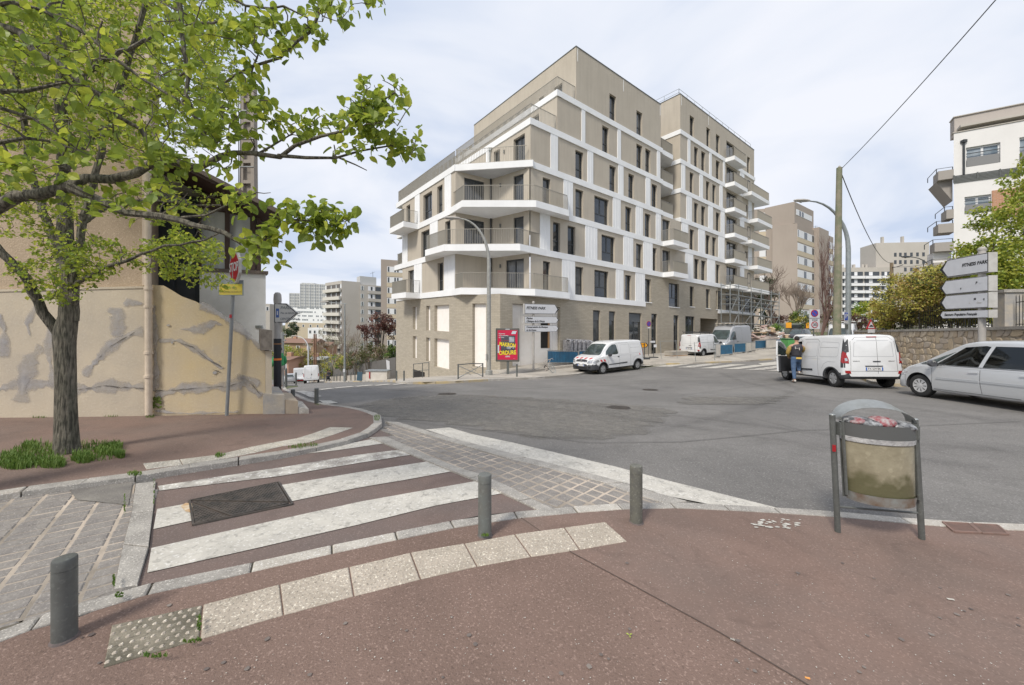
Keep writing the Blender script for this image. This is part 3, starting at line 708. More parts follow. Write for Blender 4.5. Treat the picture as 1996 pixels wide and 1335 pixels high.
def railing_run(mb,pts,h=1.0,step=.11,bar=.012,rail=.022,solid=None):
    """pts: list of Vector (bottom of the railing)"""
    for a,b in zip(pts[:-1],pts[1:]):
        up = Vector((0,0,h)); L_ = (b - a).length; n = max(1,int(L_ / step)); d = (b - a).normalized(); s = Vector((-d.y,d.x,0)).normalized()
        for k in range(n + 1):
            p = a.lerp(b,k / n); w_ = d * bar * .5; q = s * .022
            mb.hexa([p - w_ - q,p + w_ - q,p + w_ + q,p - w_ + q],[p - w_ - q + up,p + w_ - q + up,p + w_ + q + up,p - w_ + q + up])
        for z in (Vector((0,0,.04)),up):
            w_ = s * .025; t = Vector((0,0,rail * .5)); e_ = d * .02
            mb.hexa([a + z - w_ - t - e_,b + z - w_ - t + e_,b + z + w_ - t + e_,a + z + w_ - t - e_],[a + z - w_ + t - e_,b + z - w_ + t + e_,b + z + w_ + t + e_,a + z + w_ + t - e_])

bld = thing('apartment_building','new beige apartment building with white bands and corner balconies','apartment building',(0,0,0))
FR = Facade(1.34,24.65,.792,.610)
FL = Facade(-3.81,25.45,-.604,.797,-1)
assert FR.n.y < 0 and FL.n.y < 0
B = [1.9 + 2.8 * i for i in range(8)]; T = .42; ROOF1 = 20.2; ROOF2 = 22.5
uR = lambda px: FR.u(px); uL = lambda px: FL.u(px)
U_END = uR(1470); U_S1 = uR(1288); U_S2 = uR(1326)
top_n = lambda n: B[n + 1] if n < 7 else ROOF2
# windows per floor: (px0, px1, kind)
WIN = {0: [(1121.6,1137,'s'),(1158.7,1186.3,'d'),(1218.7,1230.7,'s'),(1058.5,1072.5,'s')],
       1: [(1078,1092,'s'),(1106.5,1121.6,'s'),(1172.6,1198.8,'d'),(1240,1252,'s'),(1271.6,1280,'s'),(1353.4,1362.5,'s'),(1366.8,1375.7,'s'),(1396,1403,'s')],
       2: [(1058,1073,'s'),(1121.6,1137,'s'),(1158.6,1186.6,'d'),(1219,1231,'s'),(1257,1268,'s'),(1344.5,1353,'s'),(1376,1384,'s'),(1388.4,1396,'s')],
       3: [(1121.6,1137,'s'),(1188,1200.6,'s'),(1225,1236,'s'),(1270.6,1281,'s'),(1353,1361,'s'),(1367,1375,'s'),(1395.5,1403,'s')],
       4: [(1174,1186.6,'s'),(1240.6,1252,'s'),(1258,1268,'s'),(1344.5,1352,'s'),(1376.4,1383,'s'),(1388.6,1395.5,'s')],
       5: [(1188,1200.6,'s'),(1240.6,1252,'s'),(1353,1361,'s'),(1367,1375,'s'),(1395.5,1403,'s')],
       6: [(1344.5,1353,'s'),(1377,1384,'s'),(1395.5,1403,'s'),(1456.5,1462,'s')]}
PIL = {0: [(1095,1120),(1200,1214.6),(1238,1256.3)],
       1: [(1052,1071.5),(1140.3,1163.5),(1214.6,1233.5),(1253.4,1271.2),(1335,1350.5),(1378,1393)],
       2: [(1098,1116),(1194,1209),(1238.8,1252.3),(1278,1287.6),(1328,1340.7),(1360.6,1373.3),(1399.7,1411.7)],
       3: [(1072.6,1086.7),(1144.6,1155.5),(1204.4,1214.6),(1258,1267),(1337.6,1348),(1380,1389),(1404.4,1412)],
       4: [(1133,1140),(1203,1209.5),(1280,1286),(1327.5,1335),(1363,1369.5),(1402,1408)],
       5: [(1340,1345),(1382,1386.5),(1409,1412.5)],6: []}
cornerR = {0: 1034,1: 1034,2: 1034,3: 1034,4: 1086,5: 1123}
notch_px = {1: 1289,2: 1288,3: 1288,4: 1288,5: 1288}
for n_ in range(0,7):
    r0,r1 = B[n_] + T,B[n_ + 1] if n_ < 5 else None
    secs = []
    if n_ <= 5: secs.append((cornerR[n_],1257 if n_ == 0 else 1288,B[n_ + 1] if n_ < 5 else ROOF1))
    if n_ >= 1: secs.append((1326 if n_ > 2 else 1330,1470,B[n_ + 1] if n_ < 6 else ROOF2))
    for (pa,pb,rt) in secs:
        ua,ub = uR(pa),uR(pb); holes = []
        lim = min(rt,B[n_ + 1] if n_ < 6 else rt)
        for (a,b,k) in WIN[n_]:
            if pa <= a < pb:
                h = (uR(a),uR(b),r0,r0 + 2.04); holes.append(h)
        if pb == 1470:        # loggias behind the balconies on the right
            holes.append((uR(1416),uR(1436),r0,r0 + 2.15)); 
            if n_ < 6 and n_ % 2 == 0: holes.append((uR(1452),uR(1457),r0 + .9,r0 + 1.7))
        mb = MB(); FR.wall(mb,ua,ub,r0,rt,holes)
        wl = mb.build('wall',render_b,bld)
        for (a,b,k) in WIN[n_]:
            if pa <= a < pb: window_on(FR,bld,uR(a),uR(b),r0,r0 + 2.04,kind={'s': 'std','d': 'double'}[k])
        if pb == 1470:
            window_on(FR,bld,uR(1416),uR(1436),r0,r0 + 2.15,kind='slide',name='balcony_door')
            if n_ < 6 and n_ % 2 == 0: window_on(FR,bld,uR(1452),uR(1457),r0 + .9,r0 + 1.7,kind='x')
    for (a,b) in PIL[n_]:
        mb = MB(); FR.panel(mb,uR(a),uR(b),r0,B[n_ + 1],-.1,.05)
        ua,ub = uR(a),uR(b)
        nn_ = max(1,int((ub - ua) / .28))
        for k in range(1,nn_): FR.panel(mb,ua + (ub - ua) * k / nn_ - .015,ua + (ub - ua) * k / nn_ + .015,r0,B[n_ + 1],.05,.062)
        mb.build('white_panel',white_r,bld)
# bands on the right facade
def band(fc,u0,u1,n,parent=bld,h=T,off=.07,name='floor_band'):
    mb = MB(); fc.panel(mb,u0,u1,B[n],B[n] + h,-.3,off); return mb.build(name,white_r,parent)
band(FR,uR(1105),uR(1257.3),0)
for n_ in range(1,6): band(FR,uR(cornerR[n_ - 1] if n_ < 4 else {4: 1036,5: 1088}[n_]),uR(1291 if n_ > 2 else 1289),n_)
for n_ in range(1,7): band(FR,uR(1326 if n_ > 2 else 1289),uR(1471),n_)
band(FR,uR(1399),uR(1471),0)
# brick base
gR = lambda u: gz(*FR.xy(u)) - EYE + TILT * FR.xy(u).x - .4
us0,us1,us2 = uR(975),uR(1257),uR(1399)
low = -4.0
h_big = (uR(999),uR(1092),-2.6,1.35)
gl = [(uR(1156),uR(1170),-3.2,1.3),(uR(1187),uR(1199.5),-3.2,1.3),(uR(1226),uR(1250.6),-3.2,1.3)]
mb = MB(); FR.wall(mb,us0,us1,low,B[0],[h_big] + gl,depth=.35); mb.build('brick_wall',brick_b,bld)
gr_ = [(uR(1269.7),uR(1281),-3.2,1.35),(uR(1313),uR(1323),-3.2,1.35),(uR(1336),uR(1354),-3.2,1.35)]
up_ = [(uR(1257.4),uR(1269),B[0] + T,B[0] + T + 2.0),(uR(1303.8),uR(1323.5),B[0] + T - .2,B[0] + T + 2.0),(uR(1344.5),uR(1353),B[0] + T,B[0] + T + 2),(uR(1376),uR(1384),B[0] + T,B[0] + T + 2),(uR(1395.6),uR(1399),B[0] + T,B[0] + T + 2)]
carport = (uR(1365),uR(1398.5),-3.5,1.25)

mb = MB(); FR.wall(mb,us1 + .002,us2,low,B[1],gr_ + up_ + [carport],depth=.3); mb.build('brick_wall',brick_b,bld)
cp_ = MB()
d0,d1 = uR(1365),uR(1398.5)
cp_.quad(FR.pt(d0,low,-4),FR.pt(d1,low,-4),FR.pt(d1,1.25,-4),FR.pt(d0,1.25,-4)); cp_.quad(FR.pt(d0,low,-.3),FR.pt(d0,low,-4),FR.pt(d0,1.25,-4),FR.pt(d0,1.25,-.3))
cp_.quad(FR.pt(d1,low,-.3),FR.pt(d1,low,-4),FR.pt(d1,1.25,-4),FR.pt(d1,1.25,-.3)); cp_.quad(FR.pt(d0,1.25,-.3),FR.pt(d1,1.25,-.3),FR.pt(d1,1.25,-4),FR.pt(d0,1.25,-4))
cp_.build('carport_recess',brick_b,bld)
mb = MB(); FR.panel(mb,d0 + 1.2,d0 + 2.0,.0,.75,-3.99,-3.94); mb.build('vent_opening',plastic_blk,bld)
for (a,b,c,d) in gl + gr_: window_on(FR,bld,a,b,max(c,-2.9),d,depth=.16,kind='double' if b - a > 1.0 else 'std',name='shop_window')
for (a,b,c,d) in gl:
    mb = MB(); FR.panel(mb,a + .06,b - .06,d - .75,d - .1,-.17,-.13); mb.build('roller_blind',mat('grey_blind',(.10,.11,.12),.6),bld)
for (a,b,c,d) in up_:
    window_on(FR,bld,a,b,c,d,kind='double' if b - a > 1.2 else 'std')
    mb = MB(); FR.panel(mb,a - .03,b + .1,c - .07,c - .003,-.2,.06); mb.build('window_sill',white_r,bld)
mb = MB(); FR.panel(mb,h_big[0] + .005,h_big[1] - .005,h_big[2],1.345,-.3,-.26)
mb.build('boarding',osb,bld)
dr = MB(); da,db = uR(1059),uR(1073); FR.panel(dr,da,db,-1.5,.45,-.26,-.245); dr.build('site_door_opening',mat('dark_opening',(.02,.018,.016),.9),bld)
dr = MB(); FR.panel(dr,db - .02,db + .12,-1.5,.5,-.26,-.2); dr.build('door_frame',mat('raw_timber',(.42,.25,.12),.8,(.34,.19,.09),10),bld)
for pxv in (1020,1040,1082):
    mb = MB(); FR.panel(mb,uR(pxv) - .006,uR(pxv) + .006,h_big[2],1.34,-.26,-.256); mb.build('panel_joint',mat('joint_grey',(.45,.42,.38),.9),bld)
mb = MB(); FR.panel(mb,us2,uR(1470),low,B[0],-.5,-.3); FR.panel(mb,us2,U_END,B[0] + T,B[1],-.5,-.3); mb.build('brick_wall',brick_b,bld)
for (a,b) in ((1405,1411),(1420,1432),(1444,1449),(1457,1466)):
    window_on(FR,bld,uR(a),uR(b),B[0] + T,B[0] + T + 2.05,kind='std' if b - a < 8 else 'slide',off=-.26,depth=.02)
window_on(FR,bld,uR(1420),uR(1433),-2.2,1.0,kind='slide',off=-.26,depth=.02,name='shop_window')
window_on(FR,bld,uR(1452),uR(1464),-1.8,1.0,kind='slide',off=-.26,depth=.02,name='shop_window')
# chamfered brick corner
C1 = Vector((FL.xy(uL(888)).x,FL.xy(uL(888)).y)); C2 = FR.xy(us0)
FC = Facade(C1.x,C1.y,C2.x - C1.x,C2.y - C1.y); Lc = (C2 - C1).length
hc = (FC.u(921),FC.u(947.5),-2.75,1.32)
mb = MB(); FC.wall(mb,0,Lc,-5.5,B[0],[hc],depth=.3); mb.build('brick_wall',brick_b,bld)
mb = MB(); FC.panel(mb,hc[0] + .005,hc[1] - .005,hc[2] + .002,hc[3] - .003,-.26,-.22); mb.build('boarding',osb,bld)
# left facade
uLe = uL(772); uLw = uL(784.5)
hl = []
for (a,b) in ((804.7,812.4),(830.6,838.6),(846.7,875.5)):
    ra = FL.r(875,646.5); rb = FL.r(875,593.7); hl.append((uL(b),uL(a),ra,rb))
    rc,rd = FL.r(870,720 if a > 840 else 712),FL.r(870,661.5); hl.append((uL(b),uL(a),rc,rd))
mb = MB(); FL.wall(mb,0,uLe,-8,B[0],hl,depth=.3); mb.build('brick_wall',brick_b,bld)
for (a,b,c,d) in hl:
    mb = MB(); FL.panel(mb,a + .005,b - .005,c + .004,d - .004,-.27,-.23); mb.build('boarding',osb,bld)
mb = MB(); FL.panel(mb,uL(828),uL(805),FL.r(815,741),FL.r(815,722),-.05,.004); mb.build('cellar_opening',mat('dark_opening',(.02,.02,.02)),bld)
WL = {0: [(795.6,807.5,'s'),(853,863.5,'s')],1: [(821,837,'s'),(867.5,878,'s')],2: [(792,799.5,'s'),(825,842,'d'),(852,862.5,'s')]}
PL_ = {0: [(808,823),(866.6,887.3)],1: [(785,795),(839,854)],2: [(809.5,818.8),(867.5,880)]}
uL0 = uL(888)
for n_ in range(3):
    r0,r1 = B[n_] + T,B[n_ + 1]; holes = [(uL(b),uL(a),r0,r0 + 2.04) for a,b,k in WL[n_]]
    mb = MB(); FL.wall(mb,uL0,uLw,r0,r1,holes); mb.build('wall',render_b,bld)
    for a,b,k in WL[n_]: window_on(FL,bld,uL(b),uL(a),r0,r0 + 2.04,kind={'s': 'std','d': 'double'}[k])
    for a,b in PL_[n_]:
        mb = MB(); FL.panel(mb,uL(b),uL(a),r0,r1,-.1,.05)
        for k in (.33,.66): FL.panel(mb,uL(b) + (uL(a) - uL(b)) * k - .015,uL(b) + (uL(a) - uL(b)) * k + .015,r0,r1,.05,.062)
        mb.build('white_panel',white_r,bld)
for n_,e_ in ((0,775),(1,770),(2,775),(3,773.5)): band(FL,uL(888),uL(e_),n_)
# end wall of the left wing
FE = Facade(*FL.xy(uLe),.797,.604,-1)
mb = MB(); FE.wall(mb,0,12,-9,B[0],[]); mb.build('brick_wall',brick_b,bld)
FE2 = Facade(*FL.xy(uLw),.797,.604,-1)
mb = MB(); FE2.wall(mb,0,12,B[0],B[3] + T,[]); mb.build('wall',render_b,bld)

# ---- slabs, balconies
def slab(pts,n,name,matl=white_r,parent=bld,h=T,soff=True):
    """pts: plan polygon (x,y)"""
    mb = MB(); a = [Vector((p[0],p[1],sh(p[0],EYE + B[n]) - .001)) for p in pts]
    ar = sum(a[i].x * a[(i + 1) % len(a)].y - a[(i + 1) % len(a)].x * a[i].y for i in range(len(a)))
    if ar < 0: a = a[::-1]
    mb.prism(a,(0,0,h + .002)); return mb.build(name,matl,parent)
def at_px(px,Y): return (PX(px,Y),Y)
def lift(p,n,dz=0): return Vector((p[0],p[1],sh(p[0],EYE + B[n] + T) + dz))
inner = at_px(957,26.8)
wallC1 = tuple(FL.xy(uL(888),0)); wallC2 = tuple(FR.xy(uR(1032),0))
outl = {0: [tuple(FL.xy(uL(884),.10)),at_px(898.5,24.3),at_px(1043,23.75),at_px(1110.5,25.7),tuple(FR.xy(uR(1112),-.1))],
        1: [tuple(FL.xy(uL(829.5),.0)),at_px(828.5,26.6),at_px(865,24.5),at_px(1014,23.7),tuple(FR.xy(uR(1062),.09)),tuple(FR.xy(uR(1064),-.1))],
        2: [tuple(FL.xy(uL(880.5),.10)),at_px(900.5,24.2),at_px(1045,23.8),at_px(1109,25.6),tuple(FR.xy(uR(1112),-.1))],
        3: [tuple(FL.xy(uL(884),.09)),at_px(885,25.45),at_px(1039,24.35),tuple(FR.xy(uR(1045),-.1))]}
for n_ in range(4):
    bal = slab(outl[n_] + [inner,],n_,'corner_balcony' if n_ < 3 else 'corner_roof_slab')
    rp = [lift(p,n_) for p in outl[n_]]
    c = lift(inner,n_)
    ins = [p + (c - p).normalized() * .14 for p in rp]
    mb = MB()
    if n_ == 0: railing_run(mb,[ins[0],ins[1],ins[2],ins[3],ins[4]])
    elif n_ == 1: railing_run(mb,[ins[1],ins[2],ins[3],ins[4]]); railing_run(mb,[ins[1],ins[0]])
    elif n_ == 2: railing_run(mb,[ins[0],ins[1],ins[2],ins[3],ins[4]])
    else: railing_run(mb,[ins[1],ins[2] + (ins[1] - ins[2]).normalized() * .3])
    mb.build('railing',rail_m,bal)
# loggia walls
FA = Facade(*wallC1,inner[0] - wallC1[0],inner[1] - wallC1[1]); FB = Facade(*inner,wallC2[0] - inner[0],wallC2[1] - inner[1])
la = FA.u(957); lb = (Vector(wallC2) - Vector(inner)).length
for n_ in range(3):
    r0,r1 = B[n_] + T,B[n_ + 1]
    ha = [] if n_ == 0 else [(FA.u(905),FA.u(944),r0,r0 + 2.1)]
    hb = [(FB.u(986),FB.u(1021),r0,r0 + 2.1)] if n_ == 0 else [(FB.u(1001),FB.u(1020.5),r0,r0 + 2.1)]
    mb = MB(); FA.wall(mb,0,la,r0,r1,ha,.15); FB.wall(mb,0,lb,r0,r1,hb,.15); mb.build('loggia_wall',render_b,bld)
    for h in ha: window_on(FA,bld,*h,depth=.12,kind='slide',name='balcony_door')
    for h in hb: window_on(FB,bld,*h,depth=.12,kind='slide' if n_ == 0 else 'x',name='balcony_door')
    p = Vector((inner[0],inner[1] - .12,0)); z0 = sh(p.x,EYE + r0); mb = MB(); mb.tube([(p.x,p.y,z0),(p.x,p.y,z0 + 2.38)],.06,8); mb.build('downpipe',frame_dk,bld)
    lp = FB.pt(FB.u(976),r0 + 1.75,.06); mb = MB(); mb.box(lp,(.09,.09,.24)); mb.build('wall_lamp',steel_grey,bld)
# upper volumes, stepping back along the right facade
vols = [(3,1034,B[4],15),(4,1086,B[5],14.5),(5,1123,ROOF1,14.05)]
for (n_,px0,rt,ln) in vols:
    o = FR.xy(uR(px0)); FV = Facade(o.x,o.y,-.604,.797,-1)
    r0 = B[n_] + T; holes = []
    if n_ == 3: holes = [(FV.u(1023),FV.u(1001),r0,r0 + 2.05),(FV.u(974),FV.u(962),r0,r0 + 2.05)]
    if n_ == 4: holes = [(FV.u(1051),FV.u(1038),r0,r0 + 2.0)]
    if n_ == 5: holes = [(FV.u(1096),FV.u(1080),r0,r0 + 2.0),(FV.u(1060),FV.u(1050),r0,r0 + 2.0)]
    mb = MB(); FV.wall(mb,0,ln,r0,rt,holes); mb.build('wall',render_b,bld)
    for h in holes: window_on(FV,bld,*h,kind='slide',name='balcony_door')
    if n_ < 5:
        FVb = FV; mb = MB(); FV.panel(mb,-.07,ln,B[n_ + 1],B[n_ + 1] + T,-.4,.07); mb.build('floor_band',white_r,bld)
        e0 = FR.xy(uR(px0),-.1); nx_px = vols[n_ - 3 + 1][1]
        ps = [FV.pt(ln,B[n_ + 1] + T,-.08),FV.pt(.08,B[n_ + 1] + T,-.08),FR.pt(uR(nx_px) - .05,B[n_ + 1] + T,-.08)]
        mb = MB(); railing_run(mb,ps,step=.12); mb.build('railing',rail_m,bld)
        # terrace floor
        a,b = FV.xy(0,-.1),FV.xy(ln,-.1); c = FR.xy(uR(1280),-.1)
        slab([tuple(a),tuple(b),(b.x + 10,b.y + 8),tuple(c)],n_ + 1,'terrace_slab',h=T - .1)
    if n_ == 3:
        for (a,b) in ((953,948),): mb = MB(); FV.panel(mb,FV.u(a),FV.u(b),r0,B[4],-.1,.05); mb.build('white_panel',white_r,bld)
        p = FV.pt(FV.u(957),r0,.1); mb = MB(); mb.tube([p,p + Vector((0,0,2.3))],.045,8); mb.box(p + Vector((0,0,2.35)),(.2,.2,.22)); mb.build('downpipe',galv,bld)
        lp = FV.pt(FV.u(983),r0 + 1.6,.05); mb = MB(); mb.box(lp,(.09,.09,.24)); mb.build('wall_lamp',steel_grey,bld)
# left roof terrace railing and floor
ps = [FL.pt(uL(776),B[3] + T,-.05),FL.pt(uL(885),B[3] + T,-.05)]
mb = MB(); railing_run(mb,ps,step=.11); mb.build('railing',rail_m,bld)
a,b = FL.xy(uL(888),-.1),FL.xy(uL(774),-.1)
slab([tuple(a),tuple(b),(b.x + 10,b.y + 8),(10,36),wallC2],3,'terrace_slab',h=T - .1)
# parapet edges
def coping(fc,u0,u1,r,parent=bld):
    mb = MB(); fc.panel(mb,u0,u1,r,r + .06,-.3,.03); mb.build('coping',steel_grey,parent)
o = FR.xy(uR(1123)); FV5 = Facade(o.x,o.y,-.604,.797,-1)
coping(FR,uR(1123) - .03,U_S1,ROOF1); coping(FV5,0.03,14.05,ROOF1)
e = FV5.xy(14.05)
mb = MB(); z_ = ROOF1 - .2
pts = [FV5.xy(0,-.1),FV5.xy(14,-.1),FV5.xy(14) + Vector((.797,.604)) * 12,FR.xy(U_S1 + 6,-12)]
mb.quad(*[Vector((p.x,p.y,sh(p.x,EYE + z_))) for p in pts]); mb.build('roof',mat('roof_gravel',(.35,.34,.32),.95),bld)
FVe = Facade(*FV5.xy(14.05),.797,.604,-1); mb = MB(); FVe.wall(mb,0,12,B[3],ROOF1,[]); mb.build('wall',render_b,bld)
# section two: side wall in the notch, roof, rail
o2 = FR.xy(U_S2); FS = Facade(o2.x,o2.y,-.604,.797,-1)
mb = MB(); FS.wall(mb,0,12,B[2],ROOF2,[]); mb.build('wall',render_b,bld)
for n_ in (3,4,5,6): mb = MB(); FS.panel(mb,-.07,2.3,B[n_],B[n_] + T,-.3,.07); mb.build('floor_band',white_r,bld)
coping(FR,U_S2 - .03,U_END,ROOF2); coping(FS,.03,12,ROOF2)
FN = Facade(*FR.xy(U_S1,-2.3),.792,.610)   # back of the notch
mb = MB(); FN.wall(mb,0,U_S2 - U_S1 + .3,B[1],ROOF1 - .4,[]); mb.build('wall',render_b,bld)
o1 = FR.xy(U_S1); FW = Facade(o1.x,o1.y,-.604,.797,1)
mb = MB(); FW.wall(mb,0,2.4,B[1],ROOF1,[]); mb.build('wall',render_b,bld)
mb = MB(); pr = [FS.pt(11,ROOF2 + .06,-.3),FS.pt(.3,ROOF2 + .06,-.3),FR.pt(U_END - .3,ROOF2 + .06,-.3)]
for a,b in zip(pr[:-1],pr[1:]):
    n_ = max(2,int((b - a).length / 1.5))
    for k in range(n_ + 1): p = a.lerp(b,k / n_); mb.tube([p,p + Vector((0,0,.7))],.022,6)
    for h_ in (.35,.7): mb.tube([a + Vector((0,0,h_)),b + Vector((0,0,h_))],.018,6)
mb.build('roof_guard_rail',galv,bld)
mb = MB(); mb.quad(FS.pt(0,ROOF2 - .2,-.1),FS.pt(12,ROOF2 - .2,-.1),FR.pt(U_END,ROOF2 - .2,-12),FR.pt(U_END,ROOF2 - .2,-.1)); mb.build('roof',MATS['roof_gravel'],bld)
FX = Facade(*FR.xy(U_END),-.61,.792,1); mb = MB(); FX.wall(mb,0,12,-2,ROOF2,[]); mb.build('wall',render_b,bld)
for px_,r_ in ((1125.5,ROOF1),(1215,ROOF1),(1286.5,ROOF1),(1328,ROOF2),(1381,ROOF2)):
    mb = MB(); FR.panel(mb,uR(px_),uR(px_) + .05,r_ - 1.0,r_ - .02,0,.012); mb.build('overflow_strip',white_r,bld)
# notch balconies
def balcony(fc,ua,ub,depth,n,back=.3,parent=bld,rails=True,h=T,sides=3,label=None):
    a,b,c,d = fc.xy(ua,-back),fc.xy(ua,depth),fc.xy(ub,depth),fc.xy(ub,-back)
    s_ = slab([tuple(a),tuple(b),tuple(c),tuple(d)],n,'balcony',h=h)
    s_.parent = parent; i = .06
    ps = [fc.pt(ua + i,B[n] + h,0.02),fc.pt(ua + i,B[n] + h,depth - i),fc.pt(ub - i,B[n] + h,depth - i),fc.pt(ub - i,B[n] + h,0.02)]
    mb = MB(); railing_run(mb,ps,step=.10); mb.build('railing',rail_m,s_); return s_
for n_ in (3,4,5):
    a = FR.xy(U_S1 + .02,-2.3); b = FR.xy(U_S1 + .02,-.05); c = FR.xy(uR(1313),-.05); d = FR.xy(U_S2,-1.0)
    s_ = slab([tuple(a),tuple(b),tuple(c),tuple(d),tuple(FR.xy(U_S2,-2.3))],n_,'balcony')
    mb = MB(); railing_run(mb,[lift(FR.xy(U_S1 + .1,-.1),n_),lift(FR.xy(uR(1313),-.12),n_),lift(FR.xy(U_S2 - .05,-1.0),n_)],step=.09); mb.build('railing',rail_m,s_)
    lp = FS.pt(1.1,B[n_] + 2.0,.05); mb = MB(); mb.box(lp,(.1,.1,.22)); mb.build('wall_lamp',steel_grey,bld)
def u_off(px,off): return FR.u(px,off)
for n_ in (1, 2):
    balcony(FR,uR(1290.5),u_off(1343 if n_ == 2 else 1342,1.1),1.1,n_,back=.3)
    mb = MB(); FR.wall(mb,uR(1289),uR(1330),B[n_] + T,B[n_ + 1],[(uR(1291),uR(1306),B[n_] + T,B[n_] + T + 2.1)]); mb.build('wall',render_b,bld)
    window_on(FR,bld,uR(1291),uR(1306),B[n_] + T,B[n_] + T + 2.1,kind='slide',name='balcony_door')
# right-hand balcony columns
for n_ in range(1,7): balcony(FR,uR(1413),u_off(1457.5 if n_ % 2 else 1455,1.0),1.0,n_)
for n_,pa in ((5,1446),(4,1458),(3,1447),(2,1458),(1,1447)):
    off = 1.05; balcony(FR,FR.u(pa,0),u_off(1500 if n_ % 2 else 1505.5,off),off,n_,back=2.0)
for n_ in (2,4): mb = MB(); FR.panel(mb,uR(1458),uR(1465),B[n_] + T,B[n_ + 1],-.1,.05); mb.build('white_panel',white_r,bld)
for n_ in (1,3,5): mb = MB(); FR.panel(mb,uR(1442),uR(1450),B[n_] + T,B[n_ + 1],-.1,.05); mb.build('white_panel',white_r,bld)
for n_ in (1,3,5): window_on(FR,bld,uR(1457),uR(1462),B[n_] + T,B[n_] + T + 2,kind='std',off=.02,depth=.01)
# left-hand balconies
for n_,pc,pe in ((0,791,809),(2,786.5,810)):
    dep = 1.25; ua = FL.u(pc,dep)
    a_ = max(ua,0); balcony(FL,ua,ua + 3.2,dep,n_,back=.2)
balcony(FL,uLw + .02,uLw + 1.2,.02,1,back=3)

# raised forecourt along the right facade
fcp = MB(); pxs = [962,1000,1050,1100,1150,1200,1252]; ys = [722,716,708.5,704,701,698,695.5]
for (xa,ya),(xb,yb) in zip(list(zip(pxs,ys))[:-1],list(zip(pxs,ys))[1:]):
    A_ = [FR.xy(uR(xa),-.2),FR.xy(uR(xb),-.2),FR.xy(uR(xb),1.35),FR.xy(uR(xa),1.35)]; za = P(xa,ya,FR.xy(uR(xa)).y).z; zb_ = P(xb,yb,FR.xy(uR(xb)).y).z; dz_ = [0,0,-.12,-.12]
    top_ = [Vector((q.x,q.y,z + d)) for q,z,d in zip(A_,(za,zb_,zb_,za),dz_)]; fcp.hexa([v - Vector((0,0,2.0)) for v in top_][::-1],top_[::-1])
tag(fcp.build('forecourt',pave_pale),kind='structure')
# ---- scaffold along the right end
sca = thing('scaffold','galvanised tube scaffold with decks round the right end of the new building','scaffold')
bays = [1399,1416,1441,1461,1481,1497]
ups = []
for off in (.35,1.25):
    for px in bays:
        u = uR(px); g_ = gz(*FR.xy(u,off)) ; p = FR.xy(u,off); ups.append((u,off))
        mb = MB(); mb.tube([(p.x,p.y,g_ + .02),(p.x,p.y,sh(p.x,EYE + 5.2))],.045,6); mb.build('standard',galv,sca)
U0,U1 = uR(bays[0]),uR(bays[-1])
for r_ in (-.2,.9,1.9,2.9,3.4,3.9,4.9):
    for off in (.35,1.25):
        mb = MB(); mb.tube([FR.pt(U0,r_,off),FR.pt(U1,r_,off)],.035,6); mb.build('ledger',galv,sca)
    for px in bays[::1]:
        mb = MB(); mb.tube([FR.pt(uR(px),r_,.3),FR.pt(uR(px),r_,1.3)],.03,6); mb.build('transom',galv,sca)
for r_ in (1.9,3.9):
    for a,b in zip(bays[:-1],bays[1:]):
        mb = MB(); FR.panel(mb,uR(a) + .05,uR(b) - .05,r_,r_ + .05,.38,1.22); mb.build('deck',mat('scaffold_deck',(.34,.33,.30),.7),sca)
        mb = MB(); mb.tube([FR.pt(uR(a),r_ - 1.9,1.28),FR.pt(uR(b) - .3,r_ - .1,1.28)],.025,6); mb.build('brace',galv,sca)
# ------------------------------------------------------------ old house on the left
cream = mat('cream_rendered_wall',(.56,.485,.375),.93,(.49,.43,.345),1.3,.9,fine=.08,fscale=40,bump=.4,bscale=30,streak=.12,coords='World',detail=9)
ochre = mat('ochre_rendered_wall',(.57,.455,.27),.93,(.51,.43,.315),.9,.9,fine=.08,fscale=40,bump=.4,bscale=30,streak=.10,coords='World',detail=9)
rough_b = mat('roughcast_beige',(.46,.36,.26),.95,(.39,.30,.215),1.5,.8,fine=.25,fscale=60,bump=.9,bscale=50,coords='World')
cement = mat('grey_cement_repair',(.40,.39,.395),.93,(.50,.45,.385),3.2,.9,bump=.5,bscale=25,coords='World',detail=9)
cement_dk = mat('old_cement',(.33,.32,.31),.95,(.43,.385,.32),4,.9,bump=.7,bscale=20,coords='World',detail=9)
cem_w = mat('cement_smear',(.385,.375,.385),.95,(.45,.42,.385),2.2,.9,bump=.5,bscale=25,coords='World',detail=9); feather(cem_w)
crack_m = mat('crack',(.12,.11,.10),.95)
lime = mat('white_house_render',(.84,.84,.83),.85,(.64,.63,.61),1.2,.7,streak=.06,coords='World')
brown_w = mat('dark_brown_timber',(.060,.035,.028),.6,(.085,.05,.04),8,.7,streak=.3)
roof_w = mat('weathered_fascia',(.17,.135,.115),.8,(.10,.08,.07),8,.7)
curtain = mat('window_with_curtain',(.52,.55,.56),.15,(.66,.68,.67),2.5,.9,spec=.6,streak=.3)
pipe_m = mat('cream_pipe',(.66,.56,.45),.6,(.56,.47,.37),8,.8,streak=.15)
a = G(0,814,.07); b = G(540,806,.07)
FH = Facade(a.x,a.y,b.x - a.x,b.y - a.y)
hp = lambda px,py,off=0: FH.pt(FH.u(px,off),FH.r(px,py,off),off)
house = thing('old_house','old cream rendered house with brown timber veranda and patched wall beside the pavement','house')
